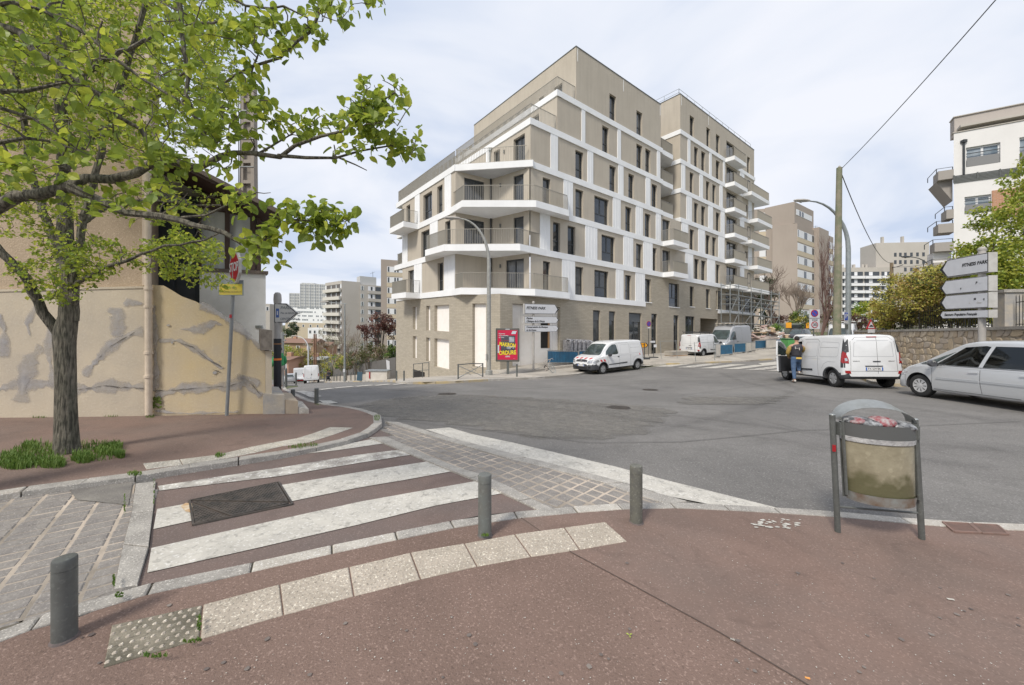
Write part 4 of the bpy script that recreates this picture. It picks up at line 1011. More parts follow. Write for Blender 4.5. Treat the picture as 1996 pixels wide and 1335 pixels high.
# lower front wall
def slab_poly(name,pts,off0,off1,m,parent):
    P0 = []
    for px,py in pts:
        u,r = FH.u(px,off1),FH.r(px,py,off1); P0.append((u,r))
    front = [FH.pt(u,r,off1) for u,r in P0]; SD = Vector((-.604,.797)); v = SD * ((off1 - off0) / -SD.dot(FH.n))
    nn_ = (front[1] - front[0]).cross(front[2] - front[1])
    mb = MB(); d = Vector((v.x,v.y,-TILT * v.x)); mb.prism(front,d); o = mb.build(name,m,parent)
    bm = bmesh.new(); bm.from_mesh(o.data); bmesh.ops.recalc_face_normals(bm,faces=bm.faces); bm.to_mesh(o.data); bm.free(); return o
slab_poly('wall_base',[(-260,845),(289,845),(289,559.5),(-260,574)],-.35,0,cream,house)
slab_poly('upper_wall',[(-260,574),(290,560),(290,-40),(-260,-190)],-1.3,-.09,rough_b,house)
slab_poly('wall_ledge',[(-260,570),(284,557.5),(284,561.5),(-260,575)],-.1,.012,cream,house)
slab_poly('corner_quoin',[(277,556),(290,556),(290,-40),(277,-44)],-.1,-.075,mat('pale_quoin',(.60,.50,.40),.9,coords='World'),house)
slab_poly('stair_wall',[(297,845),(517,835),(517,684),(513,682),(502,669),(460,640),(444.5,627),(408,603),(382,587.5),(353,577),(332,564),(319,556.5),(297,555)],-.28,-.004,ochre,house)
slab_poly('wall_joint',[(289,845),(297,845),(297,555),(289,559)],-.3,-.03,cement_dk,house)
# coping of cement on the stair wall
def ribbon_on(name,pts,wpx,off,m,parent,jit=1.5,seed=1):
    rr = random.Random(seed); p = []
    for (x0,y0),(x1,y1) in zip(pts[:-1],pts[1:]):
        n_ = max(1,int(math.hypot(x1 - x0,y1 - y0) / 7))
        for i in range(n_): p.append((x0 + (x1 - x0) * i / n_,y0 + (y1 - y0) * i / n_))
    p.append(pts[-1]); l,r_ = [],[]
    ph = rr.random() * 9
    for i,q in enumerate(p):
        a = p[max(i - 1,0)]; b = p[min(i + 1,len(p) - 1)]; dx,dy = b[0] - a[0],b[1] - a[1]; k = math.hypot(dx,dy) or 1
        w_ = wpx * (.7 + .35 * math.sin(i * .55 + ph) + rr.uniform(-.2,.2)) * (.35 if i in (0,len(p) - 1) else 1) / 2
        l.append((q[0] - dy / k * w_,q[1] + dx / k * w_ + rr.uniform(-jit,jit))); r_.append((q[0] + dy / k * w_,q[1] - dx / k * w_ + rr.uniform(-jit,jit)))
    mb = MB()
    if wpx > 3:      # five rows so that the smear can feather out at its rim
        k_ = len(p); W5 = [(-1,0),(-.55,.8),(0,1),(.55,.8),(1,0)]; fade = []
        for i in range(k_):
            c_ = ((l[i][0] + r_[i][0]) / 2,(l[i][1] + r_[i][1]) / 2); e_ = 0 if i in (0,k_ - 1) else 1
            for t_,al in W5: mb.v.append(tuple(hp(c_[0] + (r_[i][0] - c_[0]) * t_ * 1.25,c_[1] + (r_[i][1] - c_[1]) * t_ * 1.25,off))); fade.append(al * e_)
        for i in range(k_ - 1):
            for j in range(4): mb.f.append((i * 5 + j,i * 5 + j + 1,(i + 1) * 5 + j + 1,(i + 1) * 5 + j)); mb.mi.append(0)
        o = mb.build(name,m,parent); at_ = o.data.attributes.new('fade','FLOAT','POINT'); at_.data.foreach_set('value',fade); return o
    for i in range(len(p) - 1):
        mb.quad(hp(*l[i],off),hp(*l[i + 1],off),hp(*r_[i + 1],off),hp(*r_[i],off))
    return mb.build(name,m,parent)
sides = [('stair_top_repair',[(385,592),(420,608),(450,628),(480,652),(512,680)],13,cement),('cement_repair',[(-40,770),(30,750),(90,748),(150,758),(230,752),(286,755)],20,cement),
         ('cement_repair',[(298,772),(350,758),(400,754),(447,752),(475,744),(500,765),(516,778)],17,cement_dk),('cement_repair',[(40,790),(45,740),(60,700),(85,670)],26,cement),
         ('cement_repair',[(160,735),(185,705),(215,675),(255,650),(284,645)],17,cement),('cement_repair',[(228,660),(228,610),(205,600)],22,cement),
         ('cement_repair',[(240,600),(250,588),(284,592)],10,cement),('cement_repair',[(300,590),(301,660),(303,720),(300,768)],12,cement),('cement_repair',[(304,664),(350,664),(380,680),(410,702),(438,722)],10,cement),
         ('cement_repair',[(345,640),(385,643),(420,628),(440,636)],14,cement),('cement_repair',[(455,730),(480,738),(510,752)],12,cement),('cement_repair',[(60,660),(52,630),(75,590)],9,cement),
         ('cement_repair',[(100,620),(95,700),(110,760)],16,cement),('cement_repair',[(-10,610),(8,640),(4,700)],20,cement),('cement_repair',[(298,800),(360,806),(470,803)],4,cement_dk)]
for i,(nm,pts,wd,m_) in enumerate(sides): ribbon_on(nm,pts,wd * 1.7,.003 + (i % 8) * .0012,cem_w,house,seed=i)
cracks = [[(298,762),(350,759),(400,755),(445,753),(470,745)],[(340,664),(375,676),(405,700),(433,716)],[(186,704),(216,674),(262,648)],[(290,700),(291,640),(293,600)],[(150,760),(200,752),(280,757)],[(415,720),(432,726)],[(490,748),(508,770)]]
for i,c_ in enumerate(cracks): ribbon_on('crack',c_,1.0,.0135,crack_m,house,jit=.9,seed=50 + i)
for (x,y,s_) in ((335,668,3),(360,670,2.5),(396,683,2),(327,634,4),(418,726,5),(434,716,2),(449,704,3),(428,705,2)):
    mb = MB(); mb.quad(*[hp(x + s_ * math.cos(t) * R.uniform(.6,1.4),y + s_ * .6 * math.sin(t) * R.uniform(.6,1.4),.0115) for t in (0,1.1,2.2,3.2,4.2,5.3)]); mb.build('plaster_chip',cement_dk,house)
# pipes
for (x,y0,y1,rr_,nm) in ((288.5,235,563,.045,'downpipe'),(289.5,562,808,.05,'downpipe')):
    p0,p1 = hp(x,y0,.075),hp(x + (.5 if y0 > 500 else 0),y1,.075); mb = MB(); mb.tube([p0,p1],rr_,14)
    for k in ([565,600,690,736] if y0 > 500 else [300,420,505]):
        q = hp(x,k,.075); mb.tube([q,q + Vector((0,0,.045))],rr_ + .012,14)
    mb.build(nm,pipe_m,house,smooth=True)
# steps and block at the foot
slab_poly('step_block',[(513,835),(555,835),(555,770),(513,767)],-.9,.05,cement_dk,house)
slab_poly('step',[(555.5,835),(581,835),(581,782),(555.5,779)],-.8,.04,mat('stained_stone_step',(.46,.38,.28),.9,(.36,.30,.24),6,coords='World'),house)
slab_poly('step',[(581.5,830),(602,826),(602,797),(581.5,793)],-.7,.03,granite_lt,house)
slab_poly('gate_post',[(517.5,768),(530,768),(530,684),(517.5,684)],-.25,.02,cream,house)
slab_poly('meter_box',[(507.5,683),(530.5,682),(530.5,644),(507.5,641)],-.2,.12,mat('weathered_wood',(.16,.14,.12),.9,(.26,.23,.20),9,.9,streak=.5,coords='World'),house)
# white veranda block set back
O2 = -1.1
def bp(name,pts,off0,off1,m): return slab_poly(name,pts,off0,off1,m,house)
bp('white_wall',[(389,800),(518,800),(518,529),(389,522)],-5,O2,lime)
bp('sill_board',[(388,528),(523,534),(523,528.5),(388,521)],O2 - .3,O2 + .06,roof_w)
bp('veranda_glazing',[(389,521),(500,527),(500,415),(389,395)],O2 - .3,O2 - .12,curtain)
for (x0,x1) in ((387,392),(438,448),(488,498),(500,509)):
    bp('veranda_post',[(x0,527),(x1,528),(x1,405),(x0,392)],O2 - .2,O2 + .01,brown_w)
bp('veranda_beam',[(388,402),(512,425),(512,410),(388,372)],O2 - .2,O2 + .02,brown_w)
bp('door',[(297,600),(389,640),(389,385),(297,372)],O2 - .3,O2 - .1,mat('dark_blue_door',(.035,.045,.058),.45,(.05,.058,.066),5))
for (x0,x1,y0,y1) in ((305,340,420,500),(345,380,430,505),(305,340,515,590),(345,380,520,600)):
    bp('door_panel',[(x0,y1),(x1,y1),(x1,y0),(x0,y0)],O2 - .12,O2 - .075,MATS['dark_blue_door'])
bp('transom_window',[(298,384),(372,398),(372,392),(298,360)],O2 - .3,O2 - .06,mat('pale_sky_glass',(.6,.63,.66),.1))
# roof: a pitched slab falling to the right
rt_ = [(250,262),(377,327),(556,419),(552,426),(377,338),(250,274)]
bp('roof',rt_,-6,-.25,brown_w)
bp('fascia',[(262,264),(377,322.5),(559,415.5),(557,424),(377,331),(262,273)],-.24,-.19,roof_w)
for k in range(5):
    bp('rafter',[(262 + k,274),(540,420),(540,426),(262 + k,282)],-.9 - k * .7,-.8 - k * .7,brown_w)
bp('wall_behind',[(291,600),(389,640),(389,330),(291,285)],-5,O2 - .32,lime)
# vent on white wall
mb = MB(); c_ = hp(505,637,O2); mb.box(c_,(.12,.06,.06)); mb.build('wall_vent',galv,house)

# ------------------------------------------------------------ stone wall on the right
def wall_line(p0,p1): d = Vector(p1) - Vector(p0); return Facade(p0[0],p0[1],d.x,d.y)
W0,W1 = (15.5,11.4),(19.6,20.4)
FSW = Facade(W0[0],W0[1],W1[0] - W0[0],W1[1] - W0[1],-1)
assert FSW.n.x < 0
swl = thing('stone_wall','rubble stone retaining wall with flat coping behind the silver car','wall')
ua, ub = -6.0, 12.5
topr = lambda u: .40 - .013 * u
mb = MB(); lo = [FSW.pt(ua,-3,0),FSW.pt(ub,-3,0),FSW.pt(ub,-3,-.5),FSW.pt(ua,-3,-.5)]; hi = [FSW.pt(ua,topr(ua) - .1,0),FSW.pt(ub,topr(ub) - .1,0),FSW.pt(ub,topr(ub) - .1,-.5),FSW.pt(ua,topr(ua) - .1,-.5)]
mb.hexa(lo,hi); mb.build('mortar_core',mat('wall_mortar',(.42,.36,.28),.95,(.36,.31,.25),3,.8,bump=.6,coords='World'),swl)
mb = MB(); n_ = 14
for k in range(n_):
    a_,b_ = ua + (ub - ua) * k / n_ + .006,ua + (ub - ua) * (k + 1) / n_
    mb = MB(); mb.hexa([FSW.pt(a_,topr(a_) - .1,.06),FSW.pt(b_,topr(b_) - .1,.06),FSW.pt(b_,topr(b_) - .1,-.56),FSW.pt(a_,topr(a_) - .1,-.56)],[FSW.pt(a_,topr(a_),.06),FSW.pt(b_,topr(b_),.06),FSW.pt(b_,topr(b_),-.56),FSW.pt(a_,topr(a_),-.56)])
    mb.build('coping_stone',granite,swl)
smats = [mat('wall_stone_' + n_,c1,.92,c2,7,.8,bump=.8,bscale=25,coords='World') for n_,c1,c2 in (('tan',(.50,.41,.29),(.43,.35,.25)),('pale',(.56,.48,.37),(.48,.41,.32)),('brown',(.43,.345,.25),(.38,.31,.23)),('grey',(.40,.35,.30),(.46,.39,.31)))]
rs = random.Random(5); cells = []; u = ua
nu = 66; nr = 10
gridp = {}
for i in range(nu + 1):
    for j in range(nr + 1):
        uu = ua + (ub - ua) * i / nu; t_ = topr(uu) - .1; b_ = -2.3
        jx = rs.uniform(-.08,.08) if 0 < i < nu else 0; jy = rs.uniform(-.07,.07) if 0 < j < nr else 0
        gridp[i,j] = (uu + jx + (.12 if j % 2 else 0) * (0 < i < nu),b_ + (t_ - b_) * j / nr + jy)
k = 0; rest = MB()
def stone_wall_piece(q,mb):
    c = (sum(p[0] for p in q) / len(q),sum(p[1] for p in q) / len(q)); m_ = len(q); pr = rs.uniform(.012,.04)
    q2 = []
    for i in range(m_):   # cut the corners
        a_,b_,c2 = q[i - 1],q[i],q[(i + 1) % m_]
        for (o_,t) in ((a_,.22),(c2,.22)): q2.append((b_[0] + (o_[0] - b_[0]) * t,b_[1] + (o_[1] - b_[1]) * t))
    q = q2; m_ = len(q); s_ = .9
    lo = [FSW.pt(c[0] + (p[0] - c[0]) * s_,c[1] + (p[1] - c[1]) * s_,-.02) for p in q]; md = [FSW.pt(c[0] + (p[0] - c[0]) * s_,c[1] + (p[1] - c[1]) * s_,pr * .6) for p in q]
    hi = [FSW.pt(c[0] + (p[0] - c[0]) * .74,c[1] + (p[1] - c[1]) * .74,pr) for p in q]
    mb._add(lo + md + hi,[tuple(2 * m_ + i for i in range(m_))] + [(r_ * m_ + i,r_ * m_ + (i + 1) % m_,(r_ + 1) * m_ + (i + 1) % m_,(r_ + 1) * m_ + i) for r_ in (0,1) for i in range(m_)])
used = set(); pieces = []
for i in range(nu):
    for j in range(nr):
        if (i,j) in used: continue
        w_,h_ = 1,1
        t = rs.random()
        if t < .22 and i + 1 < nu and (i + 1,j) not in used: w_ = 2
        elif t < .38 and j + 1 < nr and (i,j + 1) not in used: h_ = 2
        for a_ in range(w_):
            for b_ in range(h_): used.add((i + a_,j + b_))
        pieces.append([gridp[i,j],gridp[i + w_,j],gridp[i + w_,j + h_],gridp[i,j + h_]])
pieces.sort(key=lambda q: 0 if (-1.6 < q[0][0] < 10.2 and q[0][1] > -1.75) else 1)
for k,q in enumerate(pieces):
    mb = MB() if k < 298 else rest; mb.cm = 0 if k < 298 else rs.randint(0,3)
    stone_wall_piece(q,mb)
    if k < 298:
        o = mb.build('stone',rs.choice(smats),swl)
if rest.v: tag(rest.build('stone_courses',smats,swl),kind='stuff')
# pillar and railings on top
pl = thing('gate_pillar','grey concrete pillar standing on the stone wall behind the blank direction signs','pillar'); mb = MB(); u_ = FSW.u(1938)
mb.hexa([FSW.pt(u_ - .3,.3,-.08),FSW.pt(u_ + .22,.3,-.08),FSW.pt(u_ + .22,.3,-.5),FSW.pt(u_ - .3,.3,-.5)],[FSW.pt(u_ - .3,1.5,-.08),FSW.pt(u_ + .22,1.5,-.08),FSW.pt(u_ + .22,1.5,-.5),FSW.pt(u_ - .3,1.5,-.5)])
mb.build('shaft',cement_dk,pl); mb = MB(); mb.hexa([FSW.pt(u_ - .35,1.501,-.04),FSW.pt(u_ + .27,1.501,-.04),FSW.pt(u_ + .27,1.501,-.54),FSW.pt(u_ - .35,1.501,-.54)],[FSW.pt(u_ - .35,1.6,-.04),FSW.pt(u_ + .27,1.6,-.04),FSW.pt(u_ + .27,1.6,-.54),FSW.pt(u_ - .35,1.6,-.54)]); mb.build('cap',granite,pl)
fe = thing('iron_fence','black iron railing on top of the stone wall in front of the hedge','fence')
blk_iron = mat('black_iron',(.012,.013,.014),.5)
for (f0,f1) in ((u_ + .35,FSW.u(1722)),(ua,u_ - .45)):
    for r_ in (.08,.78):
        mb = MB(); mb.tube([FSW.pt(f0,topr(f0) + r_,-.25),FSW.pt(f1,topr(f1) + r_,-.25)],.016,4); mb.build('rail',blk_iron,fe)
    nb = int((f1 - f0) / .13)
    for k in range(nb + 1):
        u2 = f0 + (f1 - f0) * k / nb; p = FSW.pt(u2,topr(u2),-.25); mb = MB(); mb.tube([p,p + Vector((0,0,.95)),p + Vector((0,0,1.02))],[.009,.009,.002],4); mb.build('bar',blk_iron,fe)
mb = MB(); p = FSW.pt(FSW.u(1716),.1,-.2); mb.tube([p,p + Vector((0,0,1.6))],.14,8); tag(mb.build('gate_post',mat('pale_post',(.5,.5,.49),.8)),'pale round post at the far end of the iron railing','post')
# earth bank behind the wall
mb = MB(); mb.hexa([FSW.pt(ua,-3,-.5),FSW.pt(ub,-3,-.5),FSW.pt(ub,-3,-9),FSW.pt(ua,-3,-9)],[FSW.pt(ua,.2,-.5),FSW.pt(ub,.1,-.5),FSW.pt(ub,.3,-9),FSW.pt(ua,.4,-9)])
tag(mb.build('raised_ground',soil),kind='structure')

# ------------------------------------------------------------ buildings further off
beige_t = mat('pinkish_beige_render',(.40,.345,.30),.93,(.35,.30,.26),.08,.7,streak=.08,coords='World')
cream_p = mat('cream_spandrel',(.56,.48,.36),.92,streak=.1,coords='World')
pale_c = mat('pale_concrete',(.50,.47,.43),.92,(.44,.41,.37),.1,.7,coords='World')
grey_c = mat('pale_grey_concrete',(.48,.485,.48),.92,coords='World')
white_sh = mat('white_shutter',(.74,.75,.77),.6)
glass_far = mat('far_window_glass',(.06,.07,.08),.1)
def far_window(fc,parent,a,b,c,d,kind=0,rr=None):
    f = MB(); fc.panel(f,a,b,c,d,-.05,.03); w_ = f.build('window',white_sh,parent)
    k = (b - a)
    g_ = MB()
    if kind == 0: fc.panel(g_,a + k * .36,a + k * .64,c + .08,d - .08,.02,.05)
    elif kind == 1: fc.panel(g_,a + k * .08,a + k * .46,c + .08,d - .08,.02,.05)
    elif kind == 2: fc.panel(g_,a + k * .06,a + k * .94,c + .08,d - .08,.02,.05)
    g_.build('pane',glass_far,w_); return w_
def tower(name,label,fc,u0,u1,rb,rt,depth,m,parent=None):
    root = parent or thing(name,label,'apartment building'); mb = MB(); fc.panel(mb,u0,u1,rb,rt,-depth,0); mb.build('wall',m,root); return root
# beige tower on the right
Fa = Facade(PX(1554,79),79,.829,.559)
tw = tower('apartment_tower','beige apartment tower with cream bands right of the scaffolded building',Fa,0,Fa.u(1587),-6,23,6,beige_t)
Fa.panel  # faces
mb = MB(); Fa.panel(mb,Fa.u(1587) + .01,Fa.u(1606),-6,23.6,-7,.9); mb.build('stair_wall',beige_t,tw)
Fb = Facade(*Fa.xy(0,.5),.829,.559)
mb = MB(); Fa.panel(mb,Fa.u(1606),Fa.u(1623),-6,23.2,-7,.15); mb.build('wall',beige_t,tw)
rng = random.Random(3)
ptc = 2.8
for k in range(8):
    r_ = 20.2 - k * ptc
    for (a,b,o) in ((.15,Fa.u(1587) - .1,0),(Fa.u(1606) + .5,Fa.u(1623) - .2,.15)):
        mb = MB(); Fa.panel(mb,a - .1,b + .05,r_ - 1.0,r_ - .02,0,o + .04); mb.build('spandrel',cream_p,tw)
        f = MB(); Fa.panel(f,a,b,r_,r_ + 1.55,0,o + .05); w_ = f.build('window',white_sh,tw)
        g_ = MB(); wd = b - a
        for t0,t1 in ([(.36,.5),(.86,.98)] if k % 2 else [(.38,.55),(.86,.98),(.02,.05)]): Fa.panel(g_,a + wd * t0,a + wd * t1,r_ + .08,r_ + 1.45,o + .04,o + .08)
        g_.build('pane',glass_far,w_)
FaL = Facade(*Fa.xy(-.01),-.777,.63,-1)
mb = MB(); FaL.panel(mb,0,4.3,-6,23,-3,0); mb.build('end_wall',beige_t,tw)
mb = MB(); Fa.panel(mb,-.2,Fa.u(1590),23.02,27.6,-6,-.4); mb.build('top_storey',beige_t,tw)
mb = MB(); Fa.panel(mb,.6,Fa.u(1588) - .4,25.0,26.2,-.41,-.36); w_ = mb.build('window',white_sh,tw); mb = MB(); Fa.panel(mb,2.2,3.0,25.1,26.1,-.37,-.33); Fa.panel(mb,3.6,4.4,25.1,26.1,-.37,-.33); mb.build('pane',glass_far,w_)
FaM = Facade(PX(1540,82),82,-.9,.43,-1)
mb = MB(); FaM.panel(mb,-1.5,12,-6,27.5,-5,0); mb.build('rear_wing',beige_t,tw)
for k in range(9):
    for (a,b) in ((FaM.u(1535),FaM.u(1516)),(FaM.u(1508),FaM.u(1480))):
        r_ = 25.2 - k * ptc
        f = MB(); FaM.panel(f,a,b,r_,r_ + 1.4,0,.05); w_ = f.build('window',white_sh,tw); g_ = MB(); FaM.panel(g_,a + (b - a) * .3,a + (b - a) * .55,r_ + .1,r_ + 1.3,.04,.08); g_.build('pane',glass_far,w_)
        mb = MB(); FaM.panel(mb,a - .1,b + .1,r_ - 1.1,r_ - .05,0,.04); mb.build('spandrel',cream_p,tw)
for a in (1560,1600,1610):
    p = Fa.pt(Fa.u(a),23.5,-2); mb = MB(); mb.tube([p,p + Vector((0,0,2.2))],.05,4); mb.tube([p + Vector((-.5,0,2)),p + Vector((.6,0,2.1))],.04,4); mb.build('antenna',galv,tw)
# long balcony block, far right
Fc = Facade(PX(1640,150),150,.97,-.24)
lb_ = tower('balcony_block','long pale apartment block with rows of balconies far beyond the wooden pole',Fc,-3,Fc.u(1760),-8,26.5,10,pale_c)
mb = MB(); Fc.panel(mb,Fc.u(1716),Fc.u(1822),-8,36.5,-12,-2.5); mb.build('taller_wing',pale_c,lb_)
for k in range(8):
    r_ = 23.2 - k * 2.85
    for (a,b) in ((1642,1655),(1658,1682),(1685,1714),(1718,1738)):
        ua_,ub_ = Fc.u(a),Fc.u(b)
        mb = MB(); Fc.panel(mb,ua_,ub_,r_,r_ + 1.6,-.02,.03); w_ = mb.build('window',glass_far,lb_)
        mb = MB(); Fc.panel(mb,ua_ + (ub_ - ua_) * .3,ua_ + (ub_ - ua_) * .55,r_ + .1,r_ + 1.5,.03,.06); mb.build('shutter',white_sh,w_)
        mb = MB(); Fc.panel(mb,ua_ - .2,ub_ + .2,r_ - 1.2,r_ - .15,.3,1.0); mb.build('balcony',white_sh,lb_)
for a in (1650,1665,1673,1690,1697,1730,1770):
    mb = MB(); Fc.panel(mb,Fc.u(a),Fc.u(a + 4),26.5 if a < 1716 else 36.5,28.2 if a < 1716 else 39,-4,-3); mb.build('chimney',pale_c,lb_)
for k in range(5):
    for a in (1752,1762,1772,1784,1796,1808):
        mb = MB(); Fc.panel(mb,Fc.u(a),Fc.u(a + 5),31 - k * 2.9,32.5 - k * 2.9,-2.5,-2.44); mb.build('window',glass_far,lb_)
# white building top right
Fw = Facade(27.0,23.0,.81,-.58); Fw.n = Vector((-.58,-.81)) if Fw.n.y > 0 else Fw.n
wb = thing('white_apartment_house','white apartment house with grey balconies rising above the stone wall and tree','apartment building')
rr = lambda px,py: Fw.r(px,py)
Ue = Fw.u(2250)
whr = mat('white_painted_render',(.76,.75,.74),.85,(.70,.69,.68),.5,.7,streak=.05,coords='World')
ta = rr(1858, 260)
hw = [(Fw.u(1883),Fw.u(1950),rr(1883,326),rr(1883,288)),(Fw.u(1987),Fw.u(2040),rr(1987,315),rr(1987,268)),(Fw.u(1880),Fw.u(1932),rr(1880,418),rr(1880,384))]
mb = MB(); Fw.wall(mb,Fw.u(1859),Ue,-3,ta,hw,.18); mb.build('wall',whr,wb)
for h in hw:
    w_ = window_on(Fw,wb,*h,depth=.15,kind='slide',frame=white_sh,glass=mat('blue_grey_glass',(.16,.21,.26),.05,(.35,.4,.45),1.5,.9))
    mb = MB(); Fw.panel(mb,h[0] + .03,h[1] - .03,h[2] + .02,h[2] + .55,-.03,-.01); mb.build('guard_panel',mat('smoked_panel',(.22,.22,.22),.3),w_)
    mb = MB(); Fw.panel(mb,h[0],h[1],h[2] + .78,h[2] + .82,-.04,.0); mb.build('guard_rail',frame_dk,w_)
Fw2 = Facade(*Fw.xy(Fw.u(1859)),.86,.51,-1); mb = MB(); Fw2.wall(mb,0,9,-3,ta,[]); mb.build('side_wall',whr,wb)
tp = rr(1866,222); mb = MB(); Fw.panel(mb,Fw.u(1866),Ue,ta,tp,-1.2,-.5); mb.build('attic_storey',mat('taupe_render',(.44,.40,.37),.9,streak=.08,coords='World'),wb)
mb = MB(); Fw.panel(mb,Fw.u(1866) - .05,Ue,tp + .005,tp + .05,-1.2,-.42); mb.build('coping',pale_c,wb)
mb = MB(); Fw.panel(mb,Fw.u(1871),Ue,rr(1871,249),rr(1871,244.5),-.5,.1); mb.build('canopy',pale_c,wb)
mb = MB(); Fw.panel(mb,Fw.u(1859) - .05,Ue,ta + .003,ta + .05,-.3,.05); mb.build('coping',pale_c,wb)
mb = MB(); b0,b1 = rr(1860,357),rr(1860,343)
for k in range(6): Fw.panel(mb,Fw.u(1858),Fw.u(1992),b0 + (b1 - b0) * k / 5.5,b0 + (b1 - b0) * k / 5.5 + .03,.02,.06)
for px in (1859,1905,1949,1990): Fw.panel(mb,Fw.u(px) - .03,Fw.u(px) + .03,b0,b1 + .04,.01,.05)
mb.build('slatted_guard',steel_grey,wb)
mb = MB(); q = Fw.pt(Fw.u(1878),b1,.06); mb.tube([q,Fw.pt(Fw.u(1878),rr(1878,275),.06)],.05,8); mb.box(Fw.pt(Fw.u(1878),rr(1878,276),.06),(.2,.2,.16)); mb.build('downpipe',frame_dk,wb)
mb = MB(); Fw.panel(mb,Fw.u(1933),Ue,rr(1933,425),rr(1933,372),.0,.06); mb.build('brick_bay',mat('orange_brick',(.48,.25,.15),.9,brick=(.22,.075,(.5,.42,.34))),wb)
sm_d = mat('brownish_concrete',(.34,.315,.29),.85,coords='World')
for (x0,x1,y0,y1,nm) in ((1829,1858,320,347,'balcony'),(1845,1856,403,425,'balcony'),(1829,1855,424,452,'balcony'),(1822,1876,458,487,'balcony'),(1820,1868,503,527,'balcony')):
    u0_,u1_ = Fw.u(x0),Fw.u(1860.5) + .03; mb = MB(); Fw.panel(mb,u0_,u1_ - .01,rr(x1,y1),rr(x1,y1) + .55,-1.0,-.02)
    if nm == 'balcony' and y0 < 330: mb.prism([Fw.pt(u0_,rr(x1,y1),-.4),Fw.pt(u1_ - .01,rr(x1,y1) ,-.4),Fw.pt(u1_ - .01,rr(x1,y1) - 1.3,-.4)],Vector((Fw.n.x,Fw.n.y,0)) * -1.6)
    o = mb.build(nm,sm_d,wb)
    mb = MB(); pts = [Fw.pt(u0_,rr(x1,y1) + .8,-2.1),Fw.pt(u0_,rr(x1,y1) + .8,-.35),Fw.pt(u1_ - .02,rr(x1,y1) + .8,-.35)]; mb.tube(pts,.02,4)
    for p in pts: mb.tube([p,p - Vector((0,0,.3))],.02,4)
    mb.build('railing',frame_dk,o)
mb = MB(); Fw.panel(mb,Fw.u(1823),Fw.u(1859),-3,rr(1859,487),-1.6,-.4); mb.build('lower_wing',whr,wb)

# left vista
Fd = Facade(PX(666,130),130,.82,.567)
ab = tower('apartment_block','beige apartment block with white balconies down the left street',Fd,0,Fd.u(702),-14,13.7,9,pale_c)
mb = MB(); Fd.panel(mb,Fd.u(702),Fd.u(745),-14,12.9,-9,.3); mb.build('wall',pale_c,ab)
for k in range(8):
    r_ = 10.9 - k * 2.8
    for (a,b,kd) in ((702.5,708.5,2),(717,730,0),(731.5,742.5,2)):
        f = MB(); Fd.panel(f,Fd.u(a),Fd.u(b),r_,r_ + 1.5,.3,.36); w_ = f.build('window',white_sh if kd == 0 else (curtain if a < 710 else glass_far),ab)
        mb = MB(); Fd.panel(mb,Fd.u(a) + (Fd.u(b) - Fd.u(a)) * .4,Fd.u(a) + (Fd.u(b) - Fd.u(a)) * .65,r_ + .1,r_ + 1.4,.35,.4); mb.build('pane',glass_far,w_)
    mb = MB(); Fd.panel(mb,Fd.u(717),Fd.u(743),r_ - 1.1,r_ - .1,.3,.7); mb.build('spandrel',pale_c,ab)
FdL = Facade(*Fd.xy(-.01),-.72,.69,-1); ul = FdL.u(634)
mb = MB(); FdL.panel(mb,0,ul,-14,13.7,-9,0); mb.build('wall',pale_c,ab)
for k in range(9):
    r_ = 10.7 - k * 2.8
    mb = MB(); FdL.panel(mb,1.2,ul - 1.5,r_,r_ + 1.9,.0,.04); w_ = mb.build('loggia_shade_panel',mat('loggia_shade',(.13,.12,.115),.9),ab)  # flat dark panel paints the shade inside each open loggia
    for t in (.25,.62): mb = MB(); FdL.panel(mb,1.2 + (ul - 2.7) * t,1.2 + (ul - 2.7) * t + .6,r_ + .1,r_ + 1.7,.04,.07); mb.build('pane',curtain,w_)
    mb = MB(); FdL.panel(mb,.0,ul,r_ - .8,r_ + .35,.3,1.0); mb.build('balcony',mat('off_white_balcony',(.60,.58,.53),.9),ab)
    for a in (.1,ul - 1.2): mb = MB(); FdL.panel(mb,a,a + .9,r_ + .5,r_ + 1.8,.0,.08); mb.build('window',white_sh,ab)
mb = MB(); Fd.panel(mb,Fd.u(703),Fd.u(735),13.0,16.0,-6,-1); mb.build('lift_house',grey_c,ab)
for k in (0,1): mb = MB(); p = Fd.pt(Fd.u(731),16,-3); mb.tube([p,p + Vector((0,0,2.2))],.06,4); mb.tube([p + Vector((-1,0,1.5)),p + Vector((.8,0,2.1))],.05,4); mb.build('antenna',galv,ab)
Fe_ = Facade(PX(742.5,100),100,.96,.28)
sb = tower('apartment_block','beige slab block with cream bands showing left of the new building',Fe_,0,14,-14,16.5,10,beige_t)
for k in range(9):
    r_ = 13.2 - k * 2.8; a,b = Fe_.u(754),13.5
    mb = MB(); Fe_.panel(mb,a,b,r_ - 1.1,r_ - .05,0,.05); mb.build('spandrel',cream_p,sb)
    f = MB(); Fe_.panel(f,a + .1,b,r_,r_ + 1.5,0,.06); w_ = f.build('window',white_sh,sb)
    mb = MB()
    for t in (0.25,1.9,2.6): Fe_.panel(mb,a + t,a + t + .4,r_ + .1,r_ + 1.4,.05,.09)
    mb.build('pane',glass_far,w_)
tow = thing('tower_block','tall pale grey tower blocks on the skyline beyond the left street','apartment building')
